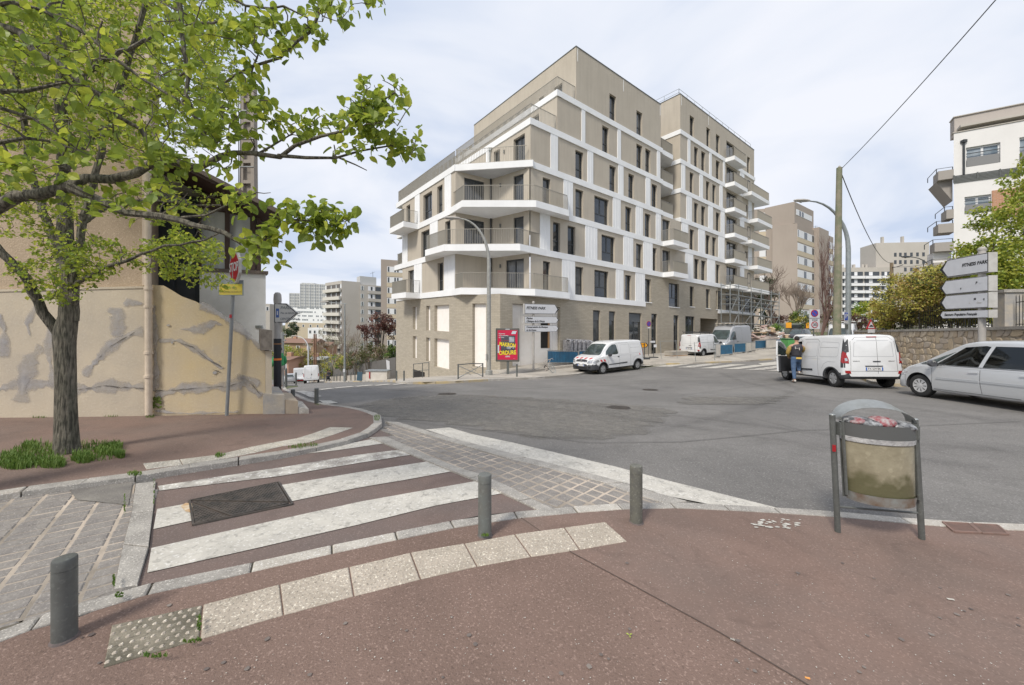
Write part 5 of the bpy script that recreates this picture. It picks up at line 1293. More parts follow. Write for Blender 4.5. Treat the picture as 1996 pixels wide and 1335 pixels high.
for (x0,x1,yt,Yd,m_) in ((564,585,571,352,grey_c),(585,634,552.5,350,grey_c),(588,612,551,356,grey_c)):
    f_ = Facade(PX(x0,Yd),Yd,1,.02); rt = f_.r(x0,yt); mb = MB(); f_.panel(mb,0,f_.u(x1),-20,rt,-14,0); mb.build('wall',m_,tow)
    mb = MB(); nC = int((x1 - x0) / 3.2)
    for i in range(nC):
        for j in range(26):
            r_ = rt - 2.4 - j * 2.8
            if r_ < -14: break
            u_ = f_.u(x0 + 1 + i * 3.2); f_.panel(mb,u_,u_ + .85,r_,r_ + 1.4,0,.06)
    tag(mb.build('window_rows',mat('far_tower_window',(.25,.27,.29),.4),tow),kind='stuff')
    for i in range(0,nC,3): mb = MB(); u_ = f_.u(x0 + i * 3.2 + .1); f_.panel(mb,u_,u_ + .35,-18,rt - .2,0,.5); mb.build('fin',white_sh,tow)
ws = thing('slab_block','long white slab block below the tower blocks on the far hillside','apartment building')
f_ = Facade(PX(560,250),250,1,0); mb = MB(); f_.panel(mb,0,f_.u(640),-20,f_.r(600,600),-12,0); mb.build('wall',white_r,ws)
mb = MB(); rg = random.Random(8)
for i in range(26):
    for j in range(9):
        if rg.random() < .55: u_ = f_.u(562 + i * 3); f_.panel(mb,u_,u_ + .8,7 - j * 2.6,8 - j * 2.6,0,.06)
tag(mb.build('window_rows',MATS['far_tower_window'],ws),kind='stuff')
def small_house(label,px0,px1,ytop,ybot,Yd,wallm,roofm,rh=8,name='house',win=3,dy=.1):
    f_ = Facade(PX(px0,Yd),Yd,1,dy); rt,rb = f_.r(px0,ytop),f_.r(px0,ybot); h = thing(name,label,'house'); L_ = f_.u(px1)
    mb = MB(); f_.panel(mb,0,L_,rb - 8,rt,-8,0); mb.build('wall',wallm,h)
    if roofm:
        e = .5; A = f_.pt(-e,rt - .1,.6); Bq = f_.pt(L_ + e,rt - .1,.6); Cq = f_.pt(L_ + e,rt - .1,-8.6); D = f_.pt(-e,rt - .1,-8.6); hz = Vector((0,0,rh * Yd / F))
        m1,m2 = (A + D) / 2 + hz,(Bq + Cq) / 2 + hz; mb = MB(); mb._add([A,Bq,Cq,D,m1,m2],[(0,1,5,4),(2,3,4,5),(3,0,4),(1,2,5),(3,2,1,0)]); rf = mb.build('roof',roofm,h)
        mb = MB(); mb.box(m1.lerp(m2,.25),(.9,.9,1.6)); mb.build('chimney',MATS['orange_brick'],rf)
    for k in range(win):
        u_ = L_ * (k + .5) / win; mb = MB(); f_.panel(mb,u_ - .5,u_ + .5,rt - 2.2,rt - .9,0,.05); w_ = mb.build('window',white_sh,h); mb = MB(); f_.panel(mb,u_ - .3,u_ + .3,rt - 2.1,rt - 1,.04,.08); mb.build('pane',glass_far,w_)
    return h
tile_b = mat('brown_roof_tiles',(.20,.12,.09),.9,(.26,.16,.12),2,coords='World'); ochre_h = mat('ochre_house_wall',(.42,.28,.18),.9,coords='World')
small_house('ochre house with brown tiled roof and white windows down the left street',549,612,667,700,110,ochre_h,tile_b,8)
small_house('reddish brick house behind the twin brown poles',608,640,672,700,118,MATS['orange_brick'],tile_b,6,win=2)
small_house('pink house wall at the foot of the left street',545,562,700,735,75,mat('salmon_render',(.50,.30,.22),.9),tile_b,4,win=1)
small_house('long pale ochre building with flat roof on the far hillside',556,640,628,655,190,cream_p,None,win=6,name='flat_roofed_building')
small_house('small white house with dark windows half hidden by the bare tree',600,636,639,660,150,white_r,None,win=4,name='white_building')
small_house('pale balcony building at the edge of the old house',517,526,592,660,120,pale_c,None,win=1,name='pale_building')
small_house('small grey roofed shed behind the parked lorries',598,625,700,715,85,pale_c,mat('grey_slate',(.25,.26,.27),.8),3,win=1,name='shed')
# wooded hillside behind
mb = MB(); pts = []
hill = mat('wooded_hillside',(.09,.10,.05),.95,(.16,.15,.09),.05,.9,coords='World')
for i in range(40):
    x = -260 + i * 14; top = -2 + 5 * math.sin(i * .9) * .4 + 2 * math.sin(i * 2.3); pts.append((x,top))
v = [Vector((x,300,-30)) for x,t in pts] + [Vector((x,320,t)) for x,t in pts] + [Vector((x,520,t + 1)) for x,t in pts]; n_ = len(pts)
mb._add(v,[(k * n_ + i,k * n_ + i + 1,(k + 1) * n_ + i + 1,(k + 1) * n_ + i) for k in (0,1) for i in range(n_ - 1)])
tag(mb.build('hillside',hill,smooth=False),kind='structure')
# ------------------------------------------------------------ vehicles
car_white = mat('white_car_paint',(.70,.71,.72),.3,(.66,.67,.68),3,.5,coat=.6)
car_silver = mat('silver_car_paint',(.56,.575,.59),.34,metal=.4,coat=.6)
car_silver2 = mat('dusty_silver_van_paint',(.42,.43,.45),.45,metal=.4)
car_dark = mat('dark_car_paint',(.03,.032,.036),.3,coat=.6)
bump_blk = mat('black_bumper_plastic',(.045,.048,.053),.6)
seam_c = mat('panel_gap',(.10,.10,.105),.7)
seam_l = mat('crease_shade_line',(.42,.43,.45),.5)  # flat grey lines paint the shading of pressed panels; no relief modelled
red_l = mat('red_lamp',(.30,.012,.012),.15,coat=.6)
clear_l = mat('clear_lamp',(.60,.62,.64),.1,(.30,.31,.33),14,.9,metal=.5,coat=1)
rim_m = mat('wheel_cover_grey',(.42,.43,.44),.4,metal=.6)
inter = mat('dark_interior',(.03,.03,.033),.9)
plate_w = mat('number_plate_white',(.7,.7,.7),.4); plate_b = mat('plate_blue',(.03,.12,.45),.4); letter = mat('black_lettering',(.03,.03,.03),.6)
chrome = mat('chrome',(.6,.6,.6),.15,metal=1); red_p = mat('red_hazard_tape',(.55,.03,.03),.5)
orange_l = mat('orange_lamp',(.75,.25,.03),.4)
def smooth1(a,k=1):
    a = np.array(a,float)
    for _ in range(k): a[1:-1] = (a[:-2] + 2 * a[1:-1] + a[2:]) / 4
    return a
def loft(keys,roof_r=.12,n=84,sm=3,belt_bulge=.02):
    """keys: (x, z_bottom, z_belt, z_top, w_low, w_belt, w_top) from rear to front"""
    K = np.array(keys,float); xs = np.unique(np.concatenate([np.linspace(K[0,0],K[-1,0],n),K[:2,0],K[-2:,0]]))
    cols = [smooth1(np.interp(xs,K[:,0],K[:,i]),sm) for i in range(1,7)]
    rings = []
    for i,x in enumerate(xs):
        zb,zl,zt,wl,wb,wt = [c[i] for c in cols]; zl = min(zl,zt - .02); pts = [(0,zb),(wl * .5,zb),(wl - .05,zb),(wl - .015,zb + .02),(wl,zb + .06)]
        for k in range(1,8):
            t = k / 8; pts.append((wl + (wb - wl) * t + belt_bulge * math.sin(PI * t),zb + .06 + (zl - zb - .06) * t))
        pts.append((wb,zl)); rr_ = min(roof_r,(zt - zl) * .8)
        for k in range(1,6):
            t = k / 6; pts.append((wb + (wt - wb) * t + .012 * math.sin(PI * t),zl + (zt - rr_ - zl) * t))
        for k in range(0,6):
            a = PI / 2 * k / 5; pts.append((wt - rr_ + rr_ * math.cos(a),zt - rr_ + rr_ * math.sin(a)))
        for k in (1,2,3): pts.append(((wt - rr_) * (1 - k / 3.),zt + .025 * (1 - (1 - k / 3) ** 2)))
        rings.append([(x,y,z) for y,z in pts] + [(x,-y,z) for y,z in pts[-2:0:-1]])
    m = len(rings[0]); v = [p for r in rings for p in r]
    f = [(i * m + j,(i + 1) * m + j,(i + 1) * m + (j + 1) % m,i * m + (j + 1) % m) for i in range(len(rings) - 1) for j in range(m)]
    nv = len(v); c0 = tuple(np.mean(rings[0],0)); c1 = tuple(np.mean(rings[-1],0)); v += [c0,c1]
    f += [(nv,j,(j + 1) % m) for j in range(m)] + [(nv + 1,(len(rings) - 1) * m + (j + 1) % m,(len(rings) - 1) * m + j) for j in range(m)]
    me = bpy.data.meshes.new('loft'); me.from_pydata(v,[],f)
    bm = bmesh.new(); bm.from_mesh(me); bmesh.ops.recalc_face_normals(bm,faces=bm.faces); bm.to_mesh(me); bm.free(); return me
class Car:
    def __init__(s,name,label,cat,keys,paint,roof_r=.12,group=None,**kw):
        s.me = loft(keys,roof_r,**kw); s.root = thing(name,label,cat,group=group); s.paint = paint
        s.bvh = BVHTree.FromPolygons([v.co.copy() for v in s.me.vertices],[tuple(p.vertices) for p in s.me.polygons]); s.cuts = []; s.zone = None
    def hit(s,view,a,b):
        o,d = {'L': ((a,3,b),(0,-1,0)),'R': ((a,-3,b),(0,1,0)),'F': ((5,a,b),(-1,0,0)),'B': ((-5,a,b),(1,0,0)),'T': ((a,b,5),(0,0,-1))}[view]
        l,n_,i,dd = s.bvh.ray_cast(Vector(o),Vector(d))
        if l is None:
            l,n_,i,dd = s.bvh.find_nearest(Vector(o) + Vector(d) * (2.2 if view in 'LR' else 2.8))
        return l,n_
    def patch(s,view,poly,m,name,off=.006,cell=.07,parent=None,smooth=True):
        bm = bmesh.new(); bm.faces.new([bm.verts.new((p[0],p[1],0)) for p in poly])
        for ax in (0,1):
            lo,hi = min(p[ax] for p in poly),max(p[ax] for p in poly); n_ = int((hi - lo) / cell)
            for i in range(1,n_ + 1):
                co = [0,0,0]; co[ax] = lo + i * (hi - lo) / (n_ + 1); no = [0,0,0]; no[ax] = 1
                bmesh.ops.bisect_plane(bm,geom=bm.verts[:] + bm.edges[:] + bm.faces[:],plane_co=co,plane_no=no)
        for v in bm.verts: l,n_ = s.hit(view,v.co.x,v.co.y); v.co = l + n_ * off
        bm.normal_update(); dv = {'L': (0,1,0),'R': (0,-1,0),'F': (1,0,0),'B': (-1,0,0),'T': (0,0,1)}[view]
        if sum(f.normal.dot(Vector(dv)) for f in bm.faces) < 0: bmesh.ops.reverse_faces(bm,faces=bm.faces[:])
        # give the patch an edge so that it has thickness
        be = [e for e in bm.edges if len(e.link_faces) == 1]; r = bmesh.ops.extrude_edge_only(bm,edges=be)
        for v in [g for g in r['geom'] if isinstance(g,bmesh.types.BMVert)]: v.co -= Vector(dv) * (off + .006)
        me = bpy.data.meshes.new(name); bm.to_mesh(me); bm.free(); me.materials.append(m)
        if smooth: me.polygons.foreach_set('use_smooth',[True] * len(me.polygons))
        o = link(bpy.data.objects.new(name,me),parent or s.root)
        if smooth: md = o.modifiers.new('es','EDGE_SPLIT'); md.split_angle = rad(35)
        return o
    def both(s,poly,*a,**k): return [s.patch('L',poly,*a,**k),s.patch('R',poly,*a,**k)]
    def line(s,view,pts,m=None,w=.010,name='panel_gap',off=.0025):
        mb = MB()
        for a,b in zip(pts[:-1],pts[1:]):
            n_ = max(1,int(math.hypot(b[0] - a[0],b[1] - a[1]) / .08)); dx,dy = b[0] - a[0],b[1] - a[1]; k = math.hypot(dx,dy); nx_,ny_ = -dy / k * w / 2,dx / k * w / 2
            for i in range(n_):
                q = []
                for t,sg in ((i / n_,1),(i / n_,-1),((i + 1) / n_,-1),((i + 1) / n_,1)):
                    l,nn_ = s.hit(view,a[0] + dx * t + sg * nx_,a[1] + dy * t + sg * ny_); q.append(l + nn_ * off)
                mb.quad(*q)
        return mb.build(name,m or seam_c,s.root)
    def wheel(s,x,side,w_,r=.32,wd=.2,spokes=5,covers=rim_m,inset=.03):
        y = side * (w_ - inset); W_ = MB()
        pr = [(r * .62,-wd / 2),(r * .9,-wd / 2),(r * .97,-wd * .42),(r,-wd * .3),(r,wd * .3),(r * .97,wd * .42),(r * .9,wd / 2),(r * .62,wd / 2)]
        wh = bpy.data.objects.new('wheel',None); wh.empty_display_size = .1; link(wh,s.root); wh.location = (x,y - side * wd / 2,r)
        W_.lathe(pr,axis='Y',n=36,caps=False); o = W_.build('tyre',rubber,wh,smooth=True)
        rb = MB(); rb.lathe([(r * .63,-wd * .4),(r * .63,wd * .40 * 1),(r * .57,wd * .44),(r * .55,wd * .30)],axis='Y',n=36)
        k = side
        rm = MB()
        def ring(prof):
            rm.lathe([(a,b * k) for a,b in prof],axis='Y',n=36,caps=False)
        ring([(r * .64,wd * .30),(r * .66,wd * .47),(r * .56,wd * .49),(r * .54,wd * .36)])
        bk = MB(); bk.lathe([(r * .62,wd * .30 * k),(.01,wd * .30 * k)],axis='Y',n=24); bk.build('brake_backing',inter,wh)
        for j in range(spokes):
            a = 2 * PI * j / spokes + .3
            for da in (0,):
                ca,sa = math.cos(a),math.sin(a); wi,wo = r * (.17 if spokes < 7 else .09),r * (.27 if spokes < 7 else .165)
                def pt(rad_,off_,yy): return (rad_ * ca - off_ * sa,yy,rad_ * sa + off_ * ca)
                y0,y1 = wd * .40 * k,wd * .50 * k
                rm._add([pt(.02,-wi * .6,y0),pt(r * .57,-wo,y0),pt(r * .57,wo,y0),pt(.02,wi * .6,y0),pt(.02,-wi * .5,y1),pt(r * .57,-wo * .8,y1),pt(r * .57,wo * .8,y1),pt(.02,wi * .5,y1)],
                        [(4,5,6,7),(0,1,5,4),(2,3,7,6),(1,2,6,5)] )
        if spokes >= 7:
            bk.v = []; fc_ = MB(); fc_.lathe([(r * .60,wd * .41 * k),(r * .59,wd * .45 * k),(.01,wd * .47 * k)],axis='Y',n=32); fc_.build('wheel_cover',covers,wh)
            rm.v,rm.f,rm.mi = rm.v[:36 * 4],[f for f in rm.f if max(f) < 36 * 4],[]; rm.mi = [0] * len(rm.f); sl = MB()
            for j in range(spokes):
                a = 2 * PI * (j + .5) / spokes; ca,sa = math.cos(a),math.sin(a); q_ = [(r * .26,-r * .012),(r * .53,-r * .035),(r * .53,r * .035),(r * .26,r * .012)]; sl.prism([(u_ * ca - o_ * sa,wd * .452 * k,u_ * sa + o_ * ca) for u_,o_ in q_],(0,wd * .035 * k,0))
            tag(sl.build('slots',inter,wh),kind='stuff')
        rm.lathe([(r * .17,wd * .3 * k),(r * .16,wd * .52 * k),(.005,wd * .53 * k)],axis='Y',n=16)
        rm.build('rim',covers,wh)
        s.cuts.append(('cyl',x,r + .01,r + .055,side,w_))
        return wh
    def finish(s,through=(),body_name='body'):
        tmp = bpy.data.objects.new('t',s.me); C.objects.link(tmp); kill = [tmp]
        for c in s.cuts:
            _,x,z,r,side,w_ = c; mb = MB(); mb.lathe([(r,-.17),(r,.17)],axis='Y',n=40); me = mb.mesh('c',inter); o = bpy.data.objects.new('c',me); C.objects.link(o); kill.append(o)
            o.location = (x,side * (w_ - .02),z); bm = bmesh.new(); bm.from_mesh(me); bmesh.ops.recalc_face_normals(bm,faces=bm.faces); bm.to_mesh(me); bm.free()
            md = tmp.modifiers.new('b','BOOLEAN'); md.operation = 'DIFFERENCE'; md.object = o; md.solver = 'EXACT'
        for poly in through:
            ys = (-2,2) if not isinstance(poly,tuple) else poly[1]
            pl_ = poly if not isinstance(poly,tuple) else poly[0]
            mb = MB(); mb.prism([(p[0],ys[0],p[1]) for p in pl_],(0,ys[1] - ys[0],0)); me = mb.mesh('c',inter); o = bpy.data.objects.new('c',me); C.objects.link(o); kill.append(o)
            bm = bmesh.new(); bm.from_mesh(me); bmesh.ops.recalc_face_normals(bm,faces=bm.faces); bm.to_mesh(me); bm.free()
            md = tmp.modifiers.new('b','BOOLEAN'); md.operation = 'DIFFERENCE'; md.object = o; md.solver = 'EXACT'
        bpy.context.view_layer.update(); dg = bpy.context.evaluated_depsgraph_get(); me = bpy.data.meshes.new_from_object(tmp.evaluated_get(dg))
        for o in kill: bpy.data.objects.remove(o)
        me.materials.clear()
        for m in (s.paint,inter): me.materials.append(m)
        bm = bmesh.new(); bm.from_mesh(me); bmesh.ops.triangulate(bm,faces=[f for f in bm.faces if len(f.verts) > 4])
        for f in bm.faces:
            c = f.calc_center_median(); l,n_,i,d = s.bvh.find_nearest(c); f.material_index = 1 if d > .012 else 0; f.smooth = True
        bmz = bm.copy() if s.zone else None
        if s.zone:
            isz = lambda f: f.material_index == 0 and s.zone(f.calc_center_median())
            bmesh.ops.delete(bmz,geom=[f for f in bmz.faces if not isz(f)],context='FACES'); bmesh.ops.delete(bm,geom=[f for f in bm.faces if isz(f)],context='FACES')
            mz = bpy.data.meshes.new('bumper'); bmz.to_mesh(mz); bmz.free(); mz.materials.append(bump_blk); oz = link(bpy.data.objects.new('bumper',mz),s.root); md = oz.modifiers.new('es','EDGE_SPLIT'); md.split_angle = rad(40)
        bm.to_mesh(me); bm.free(); me.name = body_name; o = link(bpy.data.objects.new(body_name,me),s.root); md = o.modifiers.new('es','EDGE_SPLIT'); md.split_angle = rad(40)
        return o
    def place(s,f,r_,wf,wr,side,w_):
        place_car(s.root,f,r_,wf,wr,side,w_)
def place_car(root,f,r_,wf,wr,side,w_):
    """f, r_: ground points under the front and rear wheel of one side; wf, wr their local x"""
    d = Vector((f.x - r_.x,f.y - r_.y,0)).normalized(); left = Vector((-d.y,d.x,0)); m = (f + r_) / 2; cx = (wf + wr) / 2
    c = Vector((m.x,m.y,0)) - left * side * w_ - d * cx
    e = .9; zf = gz(c.x + d.x * e,c.y + d.y * e); zr = gz(c.x - d.x * e,c.y - d.y * e); zl = gz(c.x + left.x * .6,c.y + left.y * .6); zr2 = gz(c.x - left.x * .6,c.y - left.y * .6)
    X_ = Vector((d.x,d.y,(zf - zr) / (2 * e))).normalized(); Y_ = Vector((left.x,left.y,(zl - zr2) / 1.2)); Z_ = X_.cross(Y_).normalized(); Y_ = Z_.cross(X_)
    M = Matrix((X_,Y_,Z_)).transposed().to_4x4(); M.translation = (c.x,c.y,gz(c.x,c.y) + .005); root.matrix_world = M
def mirror_part(car,x,y,z,m=plastic_blk,s_=1):
    for sd in (1,-1):
        mb = MB(); mb.lathe([(.02,-.06),(.085,-.045),(.10,.01),(.085,.05),(.02,.065)],axis='X',n=14)
        mb.v = [(a * 1,b * 1.25,c) for a,b,c in mb.v]; o = mb.build('mirror',m,car.root,smooth=True); o.location = (x,sd * (y + .14 * s_),z); mb2 = MB(); mb2.tube([(x,sd * (y - .03),z - .06),(x,sd * (y + .08),z - .03)],.025,6); mb2.build('mirror_arm',plastic_blk,car.root)
def plate(car,end,z,y=0,txt=None,w_=.52,h=.11):
    l,n_ = car.hit(end,y,z); sx = 1 if end == 'F' else -1
    mb = MB(); mb.box((l.x + sx * .012,y,z),(.016,w_,h)); p = mb.build('number_plate',plate_w,car.root)
    mb = MB(); mb.box((l.x + sx * .0145,y + sx * w_ * -.46 * -1 * (1),z),(.016,w_ * .07,h * .96)); mb.build('blue_band',plate_b,p)
    mb = MB(); mb.box((l.x + sx * .0145,y - sx * w_ * .46,z),(.016,w_ * .07,h * .96)); mb.build('blue_band',plate_b,p)
    if txt:
        M = face_matrix((l.x + sx * .023,y,z),(0,1 if end == 'F' else -1,0)); text(txt,h * .95,letter,p,M,align='CENTER',extrude=.001,sx=.82)
# ---- panel van (small delivery van)
KANG = [(-2.30,.42,1.00,1.62,.74,.76,.60),(-2.27,.34,1.00,1.76,.86,.86,.72),(-2.15,.32,1.02,1.83,.90,.90,.76),(-1.2,.28,1.02,1.86,.915,.915,.78),(.2,.28,1.02,1.855,.915,.915,.78),
        (.62,.28,1.02,1.78,.915,.91,.74),(1.05,.28,1.02,1.50,.915,.905,.70),(1.42,.28,1.02,1.15,.91,.90,.74),(1.6,.28,.98,1.08,.91,.89,.80),(1.95,.28,.93,1.00,.88,.85,.78),(2.16,.27,.83,.90,.82,.78,.70),(2.26,.27,.66,.74,.70,.66,.58),(2.30,.34,.56,.62,.58,.54,.46)]
def small_van(label,rear_glass=False,doors=True,plate_txt=None,hazard=False,open_door=False,rack=False,rear_arch=True):
    c = Car('delivery_van',label,'van',KANG,car_white,roof_r=.13)
    c.zone = lambda p: (p.x > 1.80 and p.z < .60 + max(0,(p.x - 1.8)) * .0) or (p.x < -1.92 and p.z < .50) or (p.z < .34) or (p.x < -1.6 and p.z < .46)
    for x in (1.42,-1.66):
        for sd in (1,-1): c.wheel(x,sd,.905,r=.315,wd=.2)
    # black wheel arch lips
    for x in (1.42,-1.66):
        for v in 'LR':
            pts = [(x + .375 * math.cos(a),.32 + .375 * math.sin(a)) for a in np.linspace(-.05,PI + .05,17)] + [(x + (.41 if x > 0 else .47) * math.cos(a),.32 + .41 * math.sin(a)) for a in np.linspace(PI + .05,-.05,17)]
            c.patch(v,pts,bump_blk,'wheel_arch_trim',.008,cell=.12)
    win = [(1.15,1.10),(1.02,1.30),(.72,1.55),(.50,1.66),(.28,1.68),(.20,1.62),(.12,1.12),(.30,1.09)]
    c.both(win,glass_gr,'side_window',.004)
    c.patch('F',[(-.70,1.10),(.70,1.10),(.66,1.3),(.58,1.68),(.3,1.71),(-.3,1.71),(-.58,1.68),(-.66,1.3)],glass_gr,'windscreen',.004,cell=.09)
    c.both([(.98,.52),(.98,.56),(-.62,.60),(-.62,.53)],bump_blk,'rub_strip',.014)
    for v in 'LR':
        c.line(v,[(1.02,.40),(1.05,.8),(1.12,1.08)]); c.line(v,[(.05,.34),(.05,1.0),(.10,1.66),(.25,1.73)]); c.line(v,[(-.95,.36),(-.95,1.62),(-.82,1.72),(-.02,1.73)]); c.line(v,[(-1.95,1.40),(-1.0,1.42)],w=.008)
        c.line(v,[(-.08,1.08),(-.14,1.58),(-.2,1.62),(-.84,1.62),(-.88,1.56),(-.88,1.10),(-.80,1.06),(-.14,1.06),(-.08,1.08)],seam_l,.014,'crease_shade_line')
        c.line(v,[(-1.05,1.08),(-1.05,1.58),(-1.12,1.62),(-1.95,1.58),(-2.0,1.5),(-2.0,1.14),(-1.92,1.08),(-1.05,1.08)],seam_l,.014,'crease_shade_line')
        c.line(v,[(.98,.96),(-.2,1.0),(-1.1,.98)],seam_l,.01,'crease_shade_line'); c.line(v,[(-1.16,.64),(-1.3,.82),(-1.5,.90),(-1.9,.90)],seam_l,.014,'crease_shade_line')
        c.patch(v,[(.20,.93),(.20,.97),(.02 + .05,.97),(.07,.93)],bump_blk,'door_handle',.02)
        hl = [(1.72,.78),(1.80,.86),(2.02,.82),(2.14,.74),(2.12,.64),(1.95,.66)]; c.patch(v,hl,clear_l,'headlight',.006,cell=.06)
    # front end
    c.patch('F',[(-.44,.74),(.44,.74),(.42,.84),(.2,.87),(-.2,.87),(-.42,.84)],plastic_blk,'grille',.012)
    for sd in (1,-1): c.patch('F',[(sd * .48,.66),(sd * .74,.70),(sd * .78,.82),(sd * .70,.87),(sd * .50,.80)],clear_l,'headlight',.010,cell=.05)
    c.patch('F',[(-.42,.36),(.42,.36),(.48,.46),(-.48,.46)],mat('grille_black',(.012,.012,.013),.5),'lower_grille',.01)
    for sd in (1,-1): c.patch('F',[(sd * .55,.40),(sd * .68,.40),(sd * .70,.49),(sd * .56,.49)],MATS['grille_black'],'fog_lamp_recess',.01)
    l,n_ = c.hit('F',0,.79); mb = MB(); mb.prism([(l.x + .012,0,.72),(l.x + .012,.055,.79),(l.x + .012,0,.86),(l.x + .012,-.055,.79)],(.02,0,0)); mb.build('emblem',chrome,c.root)
    for sd in (1,-1): c.line('F',[(sd * .06,.77),(sd * .25,.74),(sd * .42,.78)],chrome,.016,'chrome_strip',.016)
    plate(c,'F',.55,txt=plate_txt[0] if plate_txt else None)
    # tail
    c.line('B',[(-.12,.52),(-.12,1.74)]); c.line('B',[(-.70,.60),(-.66,1.6),(-.5,1.76),(.5,1.76),(.66,1.6),(.70,.60),(-.70,.60)])
    c.line('B',[(-.60,1.10),(-.56,1.56),(-.46,1.64),(.46,1.64),(.56,1.56),(.60,1.10),(-.60,1.10)],seam_l,.014,'crease_shade_line')
    c.patch('B',[(-.15,1.745),(.15,1.745),(.15,1.775),(-.15,1.775)],red_l,'high_brake_light',.02); c.patch('B',[(-.20,.92),(.02,.92),(.02,.95),(-.20,.95)],plastic_blk,'rear_handle',.02)
    c.patch('B',[(-.26,.76),(.26,.76),(.26,.79),(-.26,.79)],plastic_blk,'plate_light_bar',.02)
    plate(c,'B',.68,txt=plate_txt[1] if plate_txt else None)
    if plate_txt:
        for s_,y_,z_ in (('RENAULT',-.44,.94),('KANGOO',.62,.94)):
            l,n_ = c.hit('B',y_,z_); text(s_,.045,letter,c.root,face_matrix((l.x - .008,y_,z_),(0,-1,0)),extrude=.001)
    for v in 'LR':
        c.patch(v,[(-2.15,.72),(-2.26,.72),(-2.26,1.3),(-2.20,1.55),(-2.11,1.72),(-2.15,1.3)],bump_blk,'corner_pillar',.009,cell=.05)
        c.patch(v,[(-2.15,.92),(-2.24,.86),(-2.265,.95),(-2.26,1.22),(-2.19,1.28),(-2.16,1.1)],red_l,'tail_light',.013,cell=.04)
    for sd in (1,-1):
        c.patch('B',[(sd * .75,.86),(sd * .86,.88),(sd * .86,1.20),(sd * .80,1.22),(sd * .76,1.05)],red_l,'tail_light',.014,cell=.05); c.patch('B',[(sd * .775,.96),(sd * .84,.94),(sd * .84,1.03),(sd * .785,1.06)],clear_l,'tail_lamp_lens',.020,cell=.05)
        c.patch('B',[(sd * .72,1.26),(sd * .85,1.22),(sd * .80,1.5),(sd * .70,1.70)],bump_blk,'corner_pillar',.009,cell=.05)
        c.patch('B',[(sd * .70,.52),(sd * .84,.53),(sd * .85,.62),(sd * .72,.62)],red_l,'rear_reflector',.012)
    mirror_part(c,.98,.9,1.10)
    l,n_ = c.hit('T',.45,0); mb = MB(); mb.tube([l,l + Vector((.2,0,.28))],.006,4); mb.build('aerial',plastic_blk,c.root)
    if hazard:
        for k in range(4): x0 = -.62 + k * .36; c.patch('F',[(x0,.90),(x0 + .14,.90),(x0 + .24,.97),(x0 + .10,.97)],red_p,'hazard_stripe',.012)
        for x0 in (1.48,1.22): c.patch('L',[(x0,.74),(x0 + .12,.74),(x0 + .20,.86),(x0 + .08,.86)],red_p,'hazard_stripe',.012)
        c.patch('L',[(-1.9,.95),(-1.84,.92),(-1.80,1.0),(-1.86,1.03)],red_p,'hazard_stripe',.012)
    if rack:
        mb = MB()
        for x in (-1.9,-1.1,-.3): mb.tube([(x,-.72,1.85),(x,-.72,2.0),(x,.72,2.0),(x,.72,1.85)],.02,5)
        for y in (-.7,.7): mb.tube([(-2.0,y,2.02),(0,y,2.02)],.02,5); mb.tube([(-2.0,y,2.14),(-2.0,y,2.02)],.02,5)
        mb.build('roof_rack',plastic_blk,c.root)
    return c
v1 = small_van('white delivery van with red hazard stripes parked nose-left by the new building',plate_txt=('BX 147 LT','BX 147 LT'),hazard=True)
v1.finish(through=[])
f,r_ = G(1180,729),G(1241,721); d = (f - r_); mid_ = (f + r_) / 2; d.z = 0; d.normalize()
place_car(v1.root,mid_ + d * 1.54,mid_ - d * 1.54,1.42,-1.66,1,.9)
v2 = small_van('white delivery van with its driver door open and a man leaning in',plate_txt=('FX 529 BK','FX 529 BK'),open_door=True)
opening = ([(1.02,.42),(1.05,.85),(1.10,1.08),(.98,1.30),(.70,1.53),(.46,1.64),(.16,1.66),(.08,1.1),(.08,.42)],(.12,1.4))
v2.finish(through=[opening])
for ch in list(v2.root.children):     # the left window and handle travel with the open door
    if ch.name.startswith('side_window') and sum(v.co.y for v in ch.data.vertices) > 0: bpy.data.objects.remove(ch)
    elif ch.name.startswith(('door_handle','mirror')) and (ch.data and (sum(v.co.y for v in ch.data.vertices) + ch.location.y * len(ch.data.vertices)) > 0): bpy.data.objects.remove(ch)
# open door: hinged at the front edge
dm = MB(); P_ = [(.02,.40),(.0,.85),(-.02,1.06),(-.10,1.30),(-.38,1.54),(-.62,1.66),(-.93,1.67),(-1.0,1.1),(-1.0,.42)]
Wn = [(-.10,1.10),(-.18,1.28),(-.42,1.50),(-.64,1.60),(-.86,1.61),(-.92,1.12)]
low_ = [(.02,.40),(.0,.85),(-.02,1.06),(-1.0,1.09),(-1.0,.42)]
hinge = bpy.data.objects.new('driver_door',None); hinge.empty_display_size = .1; link(hinge,v2.root); hinge.location = (1.03,.90,0); hinge.rotation_euler = (0,0,-rad(50)); hinge['label'] = 'open driver door with dark inner panel'
mb = MB(); mb.prism([(a,-.03,b) for a,b in low_],(0,.06,0)); mb.build('outer_panel',car_white,hinge,bevel=.012)
mb = MB(); mb.prism([(a * .94 - .02,-.10,b * .97 + .02) for a,b in low_],(0,.069,0)); mb.build('inner_panel',plastic_blk,hinge,bevel=.01)
mb = MB(); fr_ = P_[2:8]
for a,b in zip(fr_[:-1],fr_[1:]): mb.tube([(a[0],0,a[1]),(b[0],0,b[1])],.035,6)
mb.build('window_frame',car_white,hinge,smooth=True)
mb = MB(); mb.prism([(a,-.005,b) for a,b in Wn],(0,.01,0)); mb.build('door_window',glass_gr,hinge)
mb = MB(); mb.box((-.88,.045,.95),(.16,.03,.04)); mb.build('door_handle',bump_blk,hinge)
